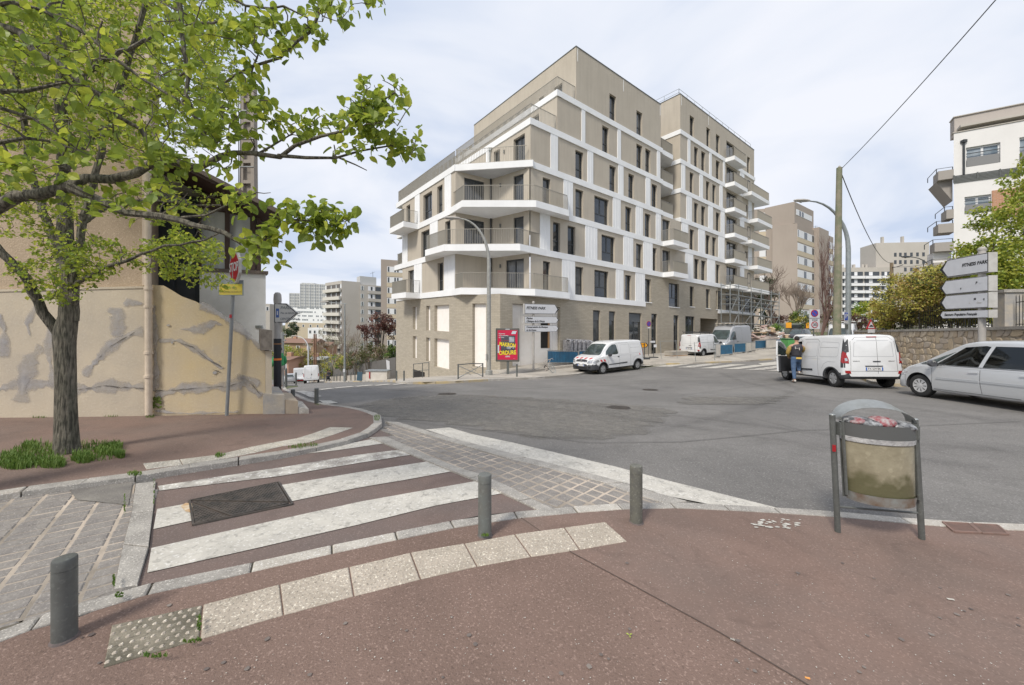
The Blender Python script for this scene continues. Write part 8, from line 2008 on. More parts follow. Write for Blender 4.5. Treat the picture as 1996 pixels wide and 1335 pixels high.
for k,(px,Yd,hh,lb) in enumerate([(557.5,19,.95,'grey bollard in the left street nearest the old house'),(577,30,1.0,'dented grey bollard before the small silver car')]): p = ground_at(px,Yd,.07); t = thing('bollard',lb,'bollard',p); mb = MB(); mb.lathe([(.06,0),(.06,hh - .05),(.04,hh),(.001,hh)],n=10); mb.build('shaft',steel_grey,t)
# concrete lattice pole behind the veranda
t = thing('concrete_pole','tall notched concrete utility pole rising behind the old house roof','pole'); Yp = 11.5; x0 = PX(485,Yp); zb_ = gz(x0,Yp); zt = P(482,165,Yp).z; cpm = mat('pole_concrete',(.33,.29,.25),.9,(.27,.24,.21),5,coords='World')
mb = MB(); wt,wb2 = .15,.21
for sx in (-1,1): mb.hexa([(x0 + sx * wb2 - .05,Yp - .1,zb_),(x0 + sx * wb2 + .05,Yp - .1,zb_),(x0 + sx * wb2 + .05,Yp + .1,zb_),(x0 + sx * wb2 - .05,Yp + .1,zb_)],[(x0 + sx * wt - .05,Yp - .08,zt),(x0 + sx * wt + .05,Yp - .08,zt),(x0 + sx * wt + .05,Yp + .08,zt),(x0 + sx * wt - .05,Yp + .08,zt)])
mb.box((x0,Yp + .03,(zb_ + zt) / 2),(.3,.05,zt - zb_ - .02)); z = zb_ + .3
while z < zt: mb.box((x0,Yp - .03,z),(.36,.1,.10)); z += .62
mb.build('shaft',cpm,t); mb = MB(); mb.tube([(x0 - .22,Yp - .12,zb_),(x0 - .22,Yp - .12,zt - .1)],.014,5); mb.build('cable',plastic_blk,t)
for z in np.arange(zb_ + 1,zt,.85): mb = MB(); mb.box((x0,Yp - .1,z),(.42,.012,.02)); mb.build('strap',galv,t)

# ---- lamps
def arc_lamp(name,label,base,h,arm,adir,r=.08,head=.55,r_top=.035,m=galv,sag=.35,head_m=None):
    """tapered column whose top bends over into an arm"""
    t = thing(name,label,'street lamp'); b = Vector(base); d = Vector((adir[0],adir[1],0)).normalized(); pts = [b,b + Vector((0,0,h * .5)),b + Vector((0,0,h * .72))]; n = 9
    for i in range(1,n + 1): a = PI / 2 * i / n; pts.append(b + Vector((0,0,h * .72)) + d * arm * (1 - math.cos(a)) + Vector((0,0,h * .28 * math.sin(a) * (1 - sag * .0))))
    rr2 = [r + (r_top - r) * i / (len(pts) - 1) for i in range(len(pts))]; mb = MB(); mb.tube(pts,rr2,12); mb.build('column',m,t,smooth=True)
    mb = MB(); mb.lathe([(r * 1.7,0),(r * 1.6,.25),(r * 1.05,.3)],b,n=12); mb.box(b + Vector((d.x * r,-r * 1.0,1.0)),(.09,.05,.35)); mb.build('base',m,t)
    e = pts[-1]; s_ = Vector((-d.y,d.x,0)); hm = MB(); L2 = head; sec = [(0,.05,.05),(.15,.09,.07),(.45,.14,.09),(.85,.12,.07),(1,.05,.04)]
    rows = [[e + d * L2 * a + s_ * w_ * math.cos(q) + Vector((0,0,.02 + hh * math.sin(q))) for q in np.linspace(0,2 * PI,13)[:-1]] for a,w_,hh in sec]; V = [q for r_ in rows for q in r_]
    hm._add(V,[(i * 12 + j,i * 12 + (j + 1) % 12,(i + 1) * 12 + (j + 1) % 12,(i + 1) * 12 + j) for i in range(4) for j in range(12)] + [tuple(range(11,-1,-1)),tuple(48 + j for j in range(12))]); hm.build('lamp_head',head_m or conc_post,t,smooth=True)
    gm = MB(); gm.lathe([(.02,-.1),(.08,-.07),(.10,0)],e + d * L2 * .55 + Vector((0,0,-.01)),n=12); gm.build('lamp_glass',mat('lamp_glass',(.35,.36,.36),.1),t); return t
lb = G(953,731,.1); top = P(905,428,lb.y); h_ = top.z - lb.z
arc_lamp('street_lamp','tall grey street lamp curving left in front of the rounded balconies',lb,h_,(lb.x - PX(897,lb.y)) ,(-1,-.12),.12,.85,m=mat('weathered_lamp_column',(.36,.36,.34),.55,(.28,.28,.26),6,.8,metal=.3,coords='World',fine=.2,fscale=12))
Yr = 21; rb = ground_at(1653.5,Yr); top = P(1600,393,Yr); arc_lamp('street_lamp','tall galvanised street lamp curving left beside the wooden pole',rb,top.z - rb.z,rb.x - PX(1575,Yr),(-1,-.05),.13,.9,m=mat('mottled_galvanised',(.34,.37,.38),.5,(.26,.29,.30),6,.8,metal=.4,coords='World'))
Yf = 41; fb = ground_at(672,Yf,.1); t = thing('street_lamp','straight grey street lamp with level arm in front of the grey fence','street lamp'); zt = P(670,592,Yf).z; mb = MB(); mb.tube([fb,(fb.x,fb.y,zt)],[.14,.06],10); mb.build('column',galv,t,smooth=True)
mb = MB(); mb.tube([(fb.x,fb.y,zt),(PX(640,Yf),Yf,P(640,589,Yf).z)],.04,6); mb.tube([(fb.x,fb.y,zt),(PX(676,Yf),Yf,P(676,592,Yf).z)],.03,6); mb.build('arm',galv,t); mb = MB(); mb.box(P(633,588,Yf),(.9,.3,.14)); mb.build('lamp_head',conc_post,t,bevel=.04); mb = MB(); mb.box((fb.x,Yf - .16,P(670,722,Yf).z),(.22,.04,.35)); mb.build('notice',signw,t)
for (px,Yd,y0,dx,lb2) in ((601,62,655,30,'curved street lamp above the white cargo van'),(566,90,686,18,'pale curved lamp far down the street, upper of the two'),(567,105,695,14,'pale curved lamp far down the street, lower of the two')):
    b = ground_at(px,Yd); z = P(px - dx,y0,Yd).z; arc_lamp('street_lamp',lb2,b,z - b.z,dx * .8 / F * Yd,(-1,0),.12,.8,m=signw)
for px in (612.5,616): 
    Yd = 66; b = ground_at(px,Yd); mb = MB(); mb.tube([b,(b.x,b.y,P(px,651,Yd).z)],.12,8); tag(mb.build('wooden_pole',mat('brown_pole',(.20,.11,.07),.9)),'left of the twin brown poles behind the cargo van' if px < 614 else 'right of the twin brown poles behind the cargo van','pole')
# wooden pole, far pole and cables
Yw = 18.5; wb3 = ground_at(1630,Yw); zt = P(1636,327,Yw).z; wp = MB(); top = Vector((PX(1636,Yw),Yw,zt)); wp.tube([wb3,wb3.lerp(top,.5),top],[.175,.15,.115],16)
t = thing('utility_pole','tall wooden utility pole streaked green rising behind the open van','pole'); wp.build('pole',mat('green_streaked_wood',(.27,.24,.18),.9,(.17,.19,.12),3,.9,bump=.8,bscale=12,coords='World',streak=.5),t,smooth=True); mb = MB(); mb.lathe([(.04,0),(.06,.04),(.03,.10),(.001,.12)],top,n=8); mb.tube([top + Vector((-.1,0,-.2)),top + Vector((.12,0,-.15))],.02,5); mb.build('insulator',conc_post,t)
Y2 = 46; b2 = ground_at(1738,Y2); top2 = P(1738,512,Y2); t = thing('utility_pole','distant wooden pole standing behind the olive hedge','pole'); mb = MB(); mb.tube([b2,top2],[.22,.17],10); mb.build('pole',mat('brown_weathered_wood',(.22,.17,.11),.9),t)
def cable(name,label,a,b,sag,r=.012,n=20):
    mb = MB(); mb.tube([a.lerp(b,i / n) - Vector((0,0,sag * 4 * (i / n) * (1 - i / n))) for i in range(n + 1)],r,5); tag(mb.build(name,plastic_blk),label,'cable')
cable('overhead_cable','black cable running from the wooden pole up over the camera',top + Vector((.1,0,-.05)),P(2010,-80,8.5),.12,.014)
cable('overhead_cable','black cable sagging from the wooden pole to the distant pole',top + Vector((.05,0,-.15)),top2,1.25,.022); cable('overhead_cable','thin cable from the distant pole towards the white apartment house',top2 + Vector((0,0,-.5)),P(1835,508,34),.2,.02); cable('overhead_cable','short thick cable at the distant pole top',top2 + Vector((0,0,-.6)),P(1760,516,44),.05,.04)
b = ground_at(1822,33,1); t = arc_lamp('street_lamp','dark lamp with long curved arm beyond the olive hedge',b,P(1822,512,33).z - b.z + .5,(1822 - 1775) / F * 33,(-1,0),.06,.8,m=steel_grey,head_m=frame_dk)
# no-parking and parking signs on the right
disc = lambda r_,n=28: [(r_ * math.cos(2 * PI * k / n),r_ * math.sin(2 * PI * k / n)) for k in range(n)]
def M_at(c,xd,z=0): M = face_matrix(c,xd); M.translation = M @ Vector((0,0,z)); return M
def noparking(root,c,r_,xd=(1,0,0)):
    poly_sign(root,M_at(c,xd),disc(r_),.02,sign_red,'red_ring'); poly_sign(root,M_at(c,xd,.004),disc(r_ * .78),.004,sign_blue,'blue_disc')
    a = PI / 4; w2 = .12; q = [(r_ * .8 * math.cos(PI - a - w2),r_ * .8 * math.sin(PI - a - w2)),(r_ * .8 * math.cos(PI - a + w2),r_ * .8 * math.sin(PI - a + w2)),(r_ * .8 * math.cos(-a - w2),r_ * .8 * math.sin(-a - w2)),(r_ * .8 * math.cos(-a + w2),r_ * .8 * math.sin(-a + w2))]
    poly_sign(root,M_at(c,xd,.008),q,.004,sign_red,'red_bar')
Ys = 26; t = thing('zone_sign','white zone board with no-parking disc and 30 limit behind the van','traffic sign'); b = ground_at(1588,Ys); mb = MB(); mb.tube([b + Vector((0,.1,0)),(b.x,b.y + .1,P(1588,602,Ys).z)],.04,8); mb.build('pole',steel_grey,t)
w_,h_ = 20 / F * Ys,38 / F * Ys; poly_sign(t,M_at(P(1588,622,Ys),(1,0,0)),rect(w_,h_),.03,signw,'board'); noparking(t,P(1588,610.5,Ys - .02),7 / F * Ys); mb = MB(); mb.box(P(1588,620,Ys - .03),(w_,.01,.02)); mb.build('divider',sign_blk,t)
text('ZONE',.14,sign_blk,t,M_at(P(1588,624,Ys),(1,0,0),.01),align='CENTER'); c = P(1588,633,Ys); poly_sign(t,M_at(c,(1,0,0),.004),disc(6.6 / F * Ys),.004,sign_red,'red_ring'); poly_sign(t,M_at(c,(1,0,0),.010),disc(4.9 / F * Ys),.004,signw,'white_disc'); text('30',8.0 / F * Ys,sign_blk,t,M_at(c,(1,0,0),.016),align='CENTER',bold=.004)
Ys = 20.6; t = thing('parking_sign','blue square P sign hung on the right street lamp','traffic sign'); c = P(1649.5,616.5,Ys); poly_sign(t,M_at(c,(.96,.27,0)),rect(10 / F * Ys,16.5 / F * Ys),.02,signw,'rim'); poly_sign(t,M_at(c,(.96,.27,0),.004),rect(8.6 / F * Ys,15 / F * Ys),.004,sign_blue,'blue_panel'); text('P',13 / F * Ys,signw,t,M_at(c,(.96,.27,0),.010),align='CENTER',bold=.006)
poly_sign(t,M_at(P(1649.5,628,Ys),(.96,.27,0)),rect(10 / F * Ys,4.5 / F * Ys),.02,signw,'lower_plate')
mb = MB(); mb.box(P(1650,637,Ys),(.1,.1,.28)); tag(mb.build('control_box',steel_grey),'small grey box fixed to the right lamp post under the P sign','box')
Ys = 17.0; t = thing('warning_sign','red-bordered triangular hump warning sign at the end of the stone wall','traffic sign'); b = ground_at(1699,Ys); mb = MB(); mb.tube([b,P(1699,620,Ys)],.03,8); mb.build('pole',steel_grey,t); xd = Vector((.985,.17,0)); c = P(1698,632,Ys - .05); a = 13 / F * Ys
tri = lambda k: [(-.5 * a * k * 1.15,-.5 * a * k),(.5 * a * k * 1.15,-.5 * a * k),(0,.5 * a * k)]
poly_sign(t,M_at(c,xd),tri(1.45),.03,sign_red,'red_border'); poly_sign(t,M_at(c + Vector((0,0,-.02)),xd,.005),tri(1.0),.004,signw,'white_field'); poly_sign(t,M_at(c + Vector((0,0,-.08)),xd,.010),[(-.12,-.03),(.12,-.03),(.08,.02),(.03,.05),(-.03,.05),(-.08,.02)],.004,sign_blk,'hump_symbol'); poly_sign(t,M_at(P(1699,645,Ys - .05),xd),rect(.36,.16),.02,signw,'lower_plate')
ri = G(1264,693,.1); t = thing('no_parking_sign','round no-parking sign on a thin pole in front of the brick wall','traffic sign'); mb = MB(); mb.tube([ri,P(1264.5,632,ri.y)],.025,8); mb.build('pole',frame_dk,t); noparking(t,P(1264.8,631,ri.y - .04),5.4 / F * ri.y,(.9,.43,0)); poly_sign(t,M_at(P(1265,638.5,ri.y - .03),(.9,.43,0)),rect(.3,.12),.015,signw,'lower_plate')
oc2 = G(1256,700,.1); t = thing('diversion_sign','orange right-pointing diversion sign behind the striped van','traffic sign'); mb = MB(); mb.tube([oc2,P(1256,668,oc2.y)],.03,6); mb.box(oc2 + Vector((0,0,.06)),(.7,.4,.12)); mb.build('stand',frame_dk,t); M = M_at(P(1246,673,oc2.y - .05),(.95,.3,0)); Lq = 21 / F * oc2.y
poly_sign(t,M,arrow_pts(Lq,9.5 / F * oc2.y),.02,sign_blk,'black_border'); M.translation = M @ Vector((.02,0,.004)); poly_sign(t,M,arrow_pts(Lq * .86,8.3 / F * oc2.y),.004,org,'orange_face'); M.translation = M @ Vector((.14,.05,.006)); text('Déviation',.10,sign_blk,t,M)
M = M_at(P(1277,666,oc2.y + .5),(.95,.3,0)); t = thing('site_sign','small white left-pointing site sign beside the no-parking pole','sign'); poly_sign(t,M,arrow_pts(.45,.15,True),.02,signw,'board'); mb = MB(); b = G(1274,697,.1); mb.tube([b,P(1274,662,b.y)],.02,6); mb.box(b + Vector((0,0,.03)),(.6,.4,.06)); mb.build('stand',frame_dk,t); mb = MB(); mb.box(P(1277,674,b.y),(.22,.03,.22)); mb.build('lower_plate',signw,t)

# ---- poster panel
pb_ = G(990,729,.1); t = thing('poster_panel','dark framed advertising panel with a crimson poster sprayed with yellow graffiti','advertising panel'); s_ = pb_.y / F; mb = MB(); mb.box(pb_ + Vector((0,0,14 * s_)),(5 * s_,.16,28 * s_)); mb.build('foot',steel_grey,t)
c = P(989.5,672,pb_.y); xd = Vector((1,-.03,0)); Wp,Hp = 46 * s_,65 * s_; fm = mat('panel_frame_bronze',(.10,.10,.09),.4)
M = M_at(c,xd,.12); o = poly_sign(t,M,rect(Wp,Hp),.24,fm,'case'); o.modifiers.new('b','BEVEL').width = .03
crim = mat('crimson_poster',(.52,.012,.06),.25,coat=.4); M = M_at(c,xd,.124); poly_sign(t,M,rect(Wp * .84,Hp * .88),.003,crim,'poster')
def lay(x,y,w,h,m,z,nm='printed_block',skew=0): M = M_at(c,xd,z); M.translation = M @ Vector((x * Wp,y * Hp,0)); q = rect(w * Wp,h * Hp); q = [(a + skew * b,b) for a,b in q]; poly_sign(t,M,q,.0015,m,nm)
dkp = mat('poster_photo_dark',(.035,.035,.045),.3,(.10,.10,.12),2.5,.8,coords='World'); gyp = mat('poster_photo_grey',(.22,.26,.30),.3,(.40,.44,.48),5,.8,coords='World'); yel = mat('yellow_spray',(.80,.62,.03),.4); ltb = mat('poster_pale_blue',(.50,.56,.62),.4)
lay(.02,.0,.60,.56,dkp,.127); lay(.17,.16,.22,.16,gyp,.129); lay(.12,-.07,.32,.08,gyp,.130); lay(.27,.37,.18,.09,ltb,.1295,skew=.4); lay(-.385,-.12,.06,.24,ltb,.1295); lay(-.1,-.245,.5,.01,crim,.1292)
def ptxt(s,x,y,sz,m,z=.131,bold=0,al='LEFT',sx=1,rot=0): M = M_at(c,xd,z); M.translation = M @ Vector((x * Wp,y * Hp,0)); M = M @ Matrix.Rotation(rot,4,'Z'); text(s,sz * Hp,m,t,M,bold=bold,align=al,extrude=.0008,sx=sx)
ptxt('Réservez',-.37,.335,.05,signw,bold=.002); ptxt('votre créneau',-.37,.28,.05,signw,bold=.002); ptxt('en ligne',-.37,.225,.05,signw,bold=.002); ptxt('sans rendez-vous',-.30,.13,.04,crim); ptxt('MAKRON',0,.0,.16,yel,.134,.009,'CENTER',.72,-.12); ptxt('ORDURE',0,-.235,.17,yel,.134,.009,'CENTER',.76,.05); ptxt('LIBRE',0,-.345,.06,signw,.131,.003,'CENTER'); ptxt('<',.14,-.11,.12,sign_blk,.135,.01)
ptxt('www',.25,-.40,.02,signw); lay(.0,.468,.18,.02,signw,.124,'maker_plate')

# ---- barriers, site things
b0,b1 = G(893,738.5,.1),G(941,734.5,.1); t = thing('crossed_barrier','grey steel pedestrian barrier with crossed bars left of the tall lamp post','barrier'); up = Vector((0,0,1)); H_b = 29 / F * b0.y; mb = MB()
for q in (b0,b1): mb.tube([q,q + up * H_b],.035,8)
mb.build('post',steel_grey,t); mb = MB(); mb.tube([b0 + up * H_b * .95,b0.lerp(b1,.5) + up * H_b * 1.0,b1 + up * H_b * .95],.025,8); mb.build('top_rail',steel_grey,t)
for a,b in ((0,1),(1,0)): mb = MB(); mb.tube([b0.lerp(b1,.03) + up * H_b * (.08 + .78 * a),b0.lerp(b1,.97) + up * H_b * (.08 + .78 * b)],.018,6); mb.build('cross_bar',galv,t)
mb = MB()
for s in (.3,.7): mb.tube([b0.lerp(b1,.5) + up * H_b * .47 + (b1 - b0) * (s - .5) * 1.1,b0.lerp(b1,.5) + up * H_b * (.2 + .54 * (s > .5)),],.012,5)
mb.build('inner_bar',galv,t)
for i,(xa,ya,xb,yb,hh) in enumerate(((806,741,834,744,26),)):
    b0,b1 = ground_at(806,27,.1),ground_at(836,25.5,.1); t = thing('pedestrian_barrier','plain grey pedestrian barrier before the lower brick windows','barrier'); mb = MB()
    for q in (b0,b1,b0.lerp(b1,.6)): mb.tube([q,q + up * 1.0],.03,6)
    mb.tube([b0 + up,b1 + up],.025,6); mb.tube([b0 + up * .5,b1 + up * .5],.02,6); mb.build('frame',steel_grey,t)
blue = mat('blue_corrugated_sheet',(.025,.13,.24),.5,(.03,.10,.18),3,.7,coords='World'); gv = 'blue sheet site barriers'
def site_panel(a,b,h,label,m=blue,corr=True,group=None,legs=True,name='site_barrier'):
    t = thing(name,label,'barrier',group=group); d = (b - a); L_ = d.length; dn = d.normalized(); s_ = Vector((-dn.y,dn.x,0)).normalized(); mb = MB(); n = max(2,int(L_ / .07)) if corr else 1; z0 = up * .12; tp = up * (h - .05)
    if corr:
        V = []; 
        for i in range(n + 1): q = a.lerp(b,i / n) + s_ * (.02 if i % 2 else -.02); V += [q + z0,q + tp]
        k = len(V); V += [q + s_ * .006 for q in V]; mb._add(V,[(2 * i,2 * i + 2,2 * i + 3,2 * i + 1) for i in range(n)] + [(k + 2 * i,k + 2 * i + 1,k + 2 * i + 3,k + 2 * i + 2) for i in range(n)])
    else: mb.hexa([a + z0 - s_ * .01,b + z0 - s_ * .01,b + z0 + s_ * .01,a + z0 + s_ * .01],[a + tp - s_ * .01,b + tp - s_ * .01,b + tp + s_ * .01,a + tp + s_ * .01])
    mb.build('sheet',m,t); mb = MB()
    for q in (a,b): mb.tube([q,q + up * h],.028,6)
    mb.tube([a + up * h,b + up * h],.024,6); mb.tube([a + z0,b + z0],.02,6); mb.build('frame',galv,t)
    if legs:
        for q in (a,b): mb = MB(); mb.box(q + up * .03,(.12,.5,.06),math.atan2(dn.y,dn.x)); mb.build('foot',granite,t)
    return t
q = []
for px_,py_ in ((1044,710),(1103,710.5),(1136,706.5)): f_ = FR.xy(uR(px_),1.15); q.append(P(px_ if False else CX + F * f_.x / f_.y,py_,f_.y))
site_panel(q[0],q[1],27.5 / F * q[0].y,'long blue corrugated site barrier right of the direction sign post',group=None); site_panel(q[1] + Vector((.05,0,0)),q[2],26.5 / F * q[1].y,'blue corrugated site barrier half behind the striped van')
tp_ = thing('tarpaulin_stack','row of grey plastic-wrapped bins behind the blue barriers','wrapped bins'); rg = random.Random(9); trp = mat('grey_plastic_wrap',(.14,.14,.155),.35,(.34,.34,.36),7,.9,bump=1,bscale=14,coords='World')
for k in range(6):
    f_ = FR.xy(uR(1098 + k * 8),.45); a = P(CX + F * f_.x / f_.y,705,f_.y); mb = MB(); mb.box(a + up * .75,(.30,.9,1.5),.5); mb.box(a + up * 1.52 + Vector((.02,0,0)),(.30,.8,.12),.5,M=Matrix.Rotation(.2,3,'Y')); mb.build('wrapped_bin',trp,tp_,bevel=.05)
# line of site barriers up the right street
specs = [(1395,1404,670,697,'w'),(1404,1428,671,693,'b'),(1431,1453,668.5,689,'b'),(1454,1465,667,687,'w'),(1465,1472,666,685,'w'),(1472,1493,663,681,'b'),(1493,1513,662,680,'w'),(1513,1522,661,678,'b')]
nm_ = {0: 'white board barrier next to the white van with roof rack',1: 'blue board barrier below the silver van windscreen',2: 'blue board barrier right of the one below the silver van windscreen',3: 'white board barrier left of the rubble pile',4: 'narrow white barrier at the left foot of the rubble pile',5: 'blue board barrier in front of the rubble pile',6: 'wide white board barrier in front of the rubble pile',7: 'narrow blue barrier beside the green container'}
wht = mat('grubby_white_board',(.62,.59,.54),.8,(.52,.49,.44),2,.7,coords='World')
for i,(xa,xb,yt,yb,k) in enumerate(specs):
    a = G(xa,yb + .6,.1) ; b = G(xb,yb - .9,.1); h = (yb - yt) / F * a.y; site_panel(a,b,h,nm_[i],blue if k == 'b' else wht,corr=False)
for i,(xa,ya,xb,yb,h,lb2) in enumerate(((1289,699,1320,698,1.2,'thin wire fence panel on the pavement left of the rack van'),(1356,705,1393,702,1.2,'thin leaning wire fence panel behind the rack van'))):
    a,b = G(xa,ya,.1),G(xb,yb,.1); t = thing('wire_fence',lb2,'fence'); mb = MB(); 
    for q2 in (a,b): mb.tube([q2,q2 + up * h * 1.15 + Vector((-.1,0,0))],.022,5)
    mb.tube([a + up * h * 1.1,b + up * h * 1.1],.015,5); mb.build('frame',galv,t)
pal = thing('slab_pallet','low pallet of pale wrapped slabs on the site ground','pallet'); a = G(1318,693,.1); mb = MB()
for k in range(3): mb.box(a + up * (.1 + k * .12),(1.9,.8,.10),.5)
mb.build('slabs',pave_pale,pal); mb = MB(); mb.box(a + up * .03,(1.8,.8,.06),.5); mb.build('pallet_base',MATS['raw_timber'],pal)
# rubble pile
rb_ = thing('rubble_pile','heap of broken boards, sacks and rubble behind the site barriers','rubble'); rg = random.Random(12); cen = ground_at(1491,43.5,.1); rub = [mat('rub_tan',(.48,.36,.24),.9),mat('rub_white',(.62,.58,.53),.85),mat('rub_grey',(.36,.31,.28),.9),mat('rub_pink',(.45,.33,.30),.9)]
for i in range(70):
    a,rr_ = rg.uniform(0,2 * PI),rg.random() ** .5; x,y = rr_ * math.cos(a) * 2.7,rr_ * math.sin(a) * 1.4; z = 1.75 * (1 - rr_) ** .7 + .15 + .35; m3 = (Matrix.Rotation(rg.uniform(-.5,.5),3,'X') @ Matrix.Rotation(rg.uniform(-.4,.4),3,'Y') @ Matrix.Rotation(rg.uniform(0,PI),3,'Z'))
    mb = MB(); k = rg.random(); sz = (rg.uniform(.8,1.7),rg.uniform(.1,.3),rg.uniform(.03,.08)) if k < .5 else (rg.uniform(.3,.7),rg.uniform(.25,.5),rg.uniform(.12,.3)); mb.box(cen + Vector((x,y,z)),sz,M=m3); mb.build('board' if k < .5 else 'rubble_block',rg.choice(rub),rb_,bevel=.02 if k >= .5 else 0)
mb = MB(); mb.box(cen + Vector((0,0,.55)),(3.6,1.6,.9),.64); mb.build('heap_core',rub[2],rb_,bevel=.3)
t = thing('green_container','green wheeled container right of the rubble pile','container'); a = ground_at(1538,31.5,.1); mb = MB(); mb.hexa([a + Vector(v) for v in ((-.3,-.4,.1),(.3,-.4,.1),(.3,.4,.1),(-.3,.4,.1))],[a + Vector(v) for v in ((-.4,-.5,1.2),(.4,-.5,1.2),(.4,.5,1.2),(-.4,.5,1.2))]); mb.build('body',mat('green_plastic',(.10,.33,.10),.5),t,bevel=.05); mb = MB(); mb.box(a + Vector((0,0,1.25)),(.86,1.06,.08)); mb.build('lid',mat('dark_green_plastic',(.05,.16,.07),.5),t,bevel=.03)
t = thing('beacon_vehicle','dark vehicle with two orange panels behind the white cars','utility vehicle'); a = ground_at(1545,50,.1); mb = MB(); mb.box(a + up * 1.2,(3.6,2,1.9)); mb.build('body',mat('olive_grey_body',(.16,.18,.15),.6),t,bevel=.15); mb = MB(); mb.box(a + Vector((0,-1.02,1.6)),(2.0,.05,.8)); mb.build('windscreen',glass_dk,t)
for sx in (-1.3,1.3): mb = MB(); mb.box(a + Vector((sx,-1.05,1.9)),(.7,.06,.7)); mb.build('orange_panel',org,t)
# wrecked bicycle lying on the pavement
t = thing('wrecked_bicycle','wrecked bicycle frame and bent wheel lying by the kerb under the direction signs','bicycle'); a = G(1078,727,.1); mb = MB(); s_ = a.y / F; pts = [a + Vector((-7 * s_,0,22 * s_)),a + Vector((5 * s_,.1,3 * s_))]
ring_ = []
for k in range(21): an = 2 * PI * k / 20; ring_.append(a + Vector((-2 * s_ + 9.5 * s_ * math.cos(an) * .55 + 5 * s_ * math.sin(an) * -.8,.1 * math.cos(an),9 * s_ + 9.5 * s_ * math.sin(an))))
mb.tube(ring_,.022,6,caps=False); mb.build('wheel',galv,t); mb = MB()
for k in range(6): mb.tube([ring_[k * 3],ring_[(k * 3 + 10) % 20]],.004,3)
mb.build('spokes',galv,t); mb = MB(); f1,f2,f3,f4 = a + Vector((-15 * s_,.1,23 * s_)),a + Vector((-5 * s_,0,27 * s_)),a + Vector((-14 * s_,.1,3 * s_)),a + Vector((-9 * s_,.1,14 * s_))
for p_,q_ in ((f1,f2),(f1,f4),(f2,f4),(f4,f3),(f1,f3)): mb.tube([p_,q_],.02,6)
mb.tube([f2,f2 + Vector((.1,0,.06)),f2 + Vector((.15,0,-.03))],.015,5); mb.build('frame',mat('rusty_frame',(.28,.22,.19),.7,(.42,.40,.38),9),t); rg = random.Random(2); mb = MB(); mb.tube([f3 + Vector((0,0,.02)),f3 + Vector((.2,.05,.1)),f3 + Vector((.05,0,.3))],.02,5); mb.tube([f3 + up * .2 + Vector((-.1,0,0)),f3 + up * .35],.03,6); mb.build('crank',rubber,t)
# grey fence and site cabin in the left street
fg = mat('grey_sheet_fence',(.125,.118,.110),.8,coords='World'); t = thing('grey_fence','dark grey sheet metal fence climbing towards the brick corner','fence'); A0,A1 = Vector((PX(771,36),36,0)),Vector((PX(647,66),66,0)); n = 22
for i in range(n):
    a,b = A0.lerp(A1,i / n),A0.lerp(A1,(i + .985) / n); tz = lambda q: P(771,696,36).z + (P(647,733,66).z + 1.1 - P(771,696,36).z) * ((q - A0).length / (A1 - A0).length); mb = MB(); mb.hexa([Vector((a.x,a.y,gz(a.x,a.y) - .5)),Vector((b.x,b.y,gz(b.x,b.y) - .5)),Vector((b.x + .04,b.y + .03,gz(b.x,b.y) - .5)),Vector((a.x + .04,a.y + .03,gz(a.x,a.y) - .5))],[Vector((a.x,a.y,tz(a))),Vector((b.x,b.y,tz(b))),Vector((b.x + .04,b.y + .03,tz(b))),Vector((a.x + .04,a.y + .03,tz(a)))]); mb.build('panel',fg,t)
t = thing('low_wall','low rendered wall along the foot of the grey fence','wall'); mb = MB()
for i in range(12): a,b = A0.lerp(A1,i / 12) + Vector((-.9,-.5,0)),A0.lerp(A1,(i + 1) / 12) + Vector((-.9,-.5,0)); mb.hexa([Vector((q.x + dx,q.y + dx,gz(q.x,q.y) - .3)) for q,dx in ((a,0),(b,0),(b,.2),(a,.2))],[Vector((q.x + dx,q.y + dx,gz(q.x,q.y) + .75)) for q,dx in ((a,0),(b,0),(b,.2),(a,.2))])
mb.build('wall',pave_pale,t)
t = thing('site_cabinet','long low white site cabinet with grey lid before the grey fence','cabinet'); a = ground_at(737,34.5,.1); mb = MB(); mb.box(a + up * .42,(1.95,.8,.84),-.05); mb.build('body',wht,t); mb = MB(); mb.box(a + up * .89,(2.1,.95,.08),-.05); mb.build('lid',galv,t); mb = MB(); mb.box(a + Vector((-.62,-.42,.5)),(.10,.02,.6)); mb.build('red_mark',sign_red,t)
t = thing('blue_board','leaning dark blue board left of the white cabinet','board'); a = ground_at(701,37,.1); mb = MB(); mb.box(a + up * .45,(.5,.06,.85),M=Matrix.Rotation(.1,3,'Y')); mb.build('sheet',mat('dull_blue',(.05,.10,.14),.7),t)
t = thing('white_banner','torn white banner standing above the white cabinet','banner'); a = ground_at(756.5,33.5,.1); mb = MB(); mb.hexa([a + Vector(v) for v in ((-.12,0,.9),(.14,0,.9),(.14,.03,.9),(-.12,.03,.9))],[a + Vector(v) for v in ((-.18,0,1.75),(.12,0,1.62),(.12,.03,1.62),(-.18,.03,1.75))]); mb.build('cloth',signw,t)
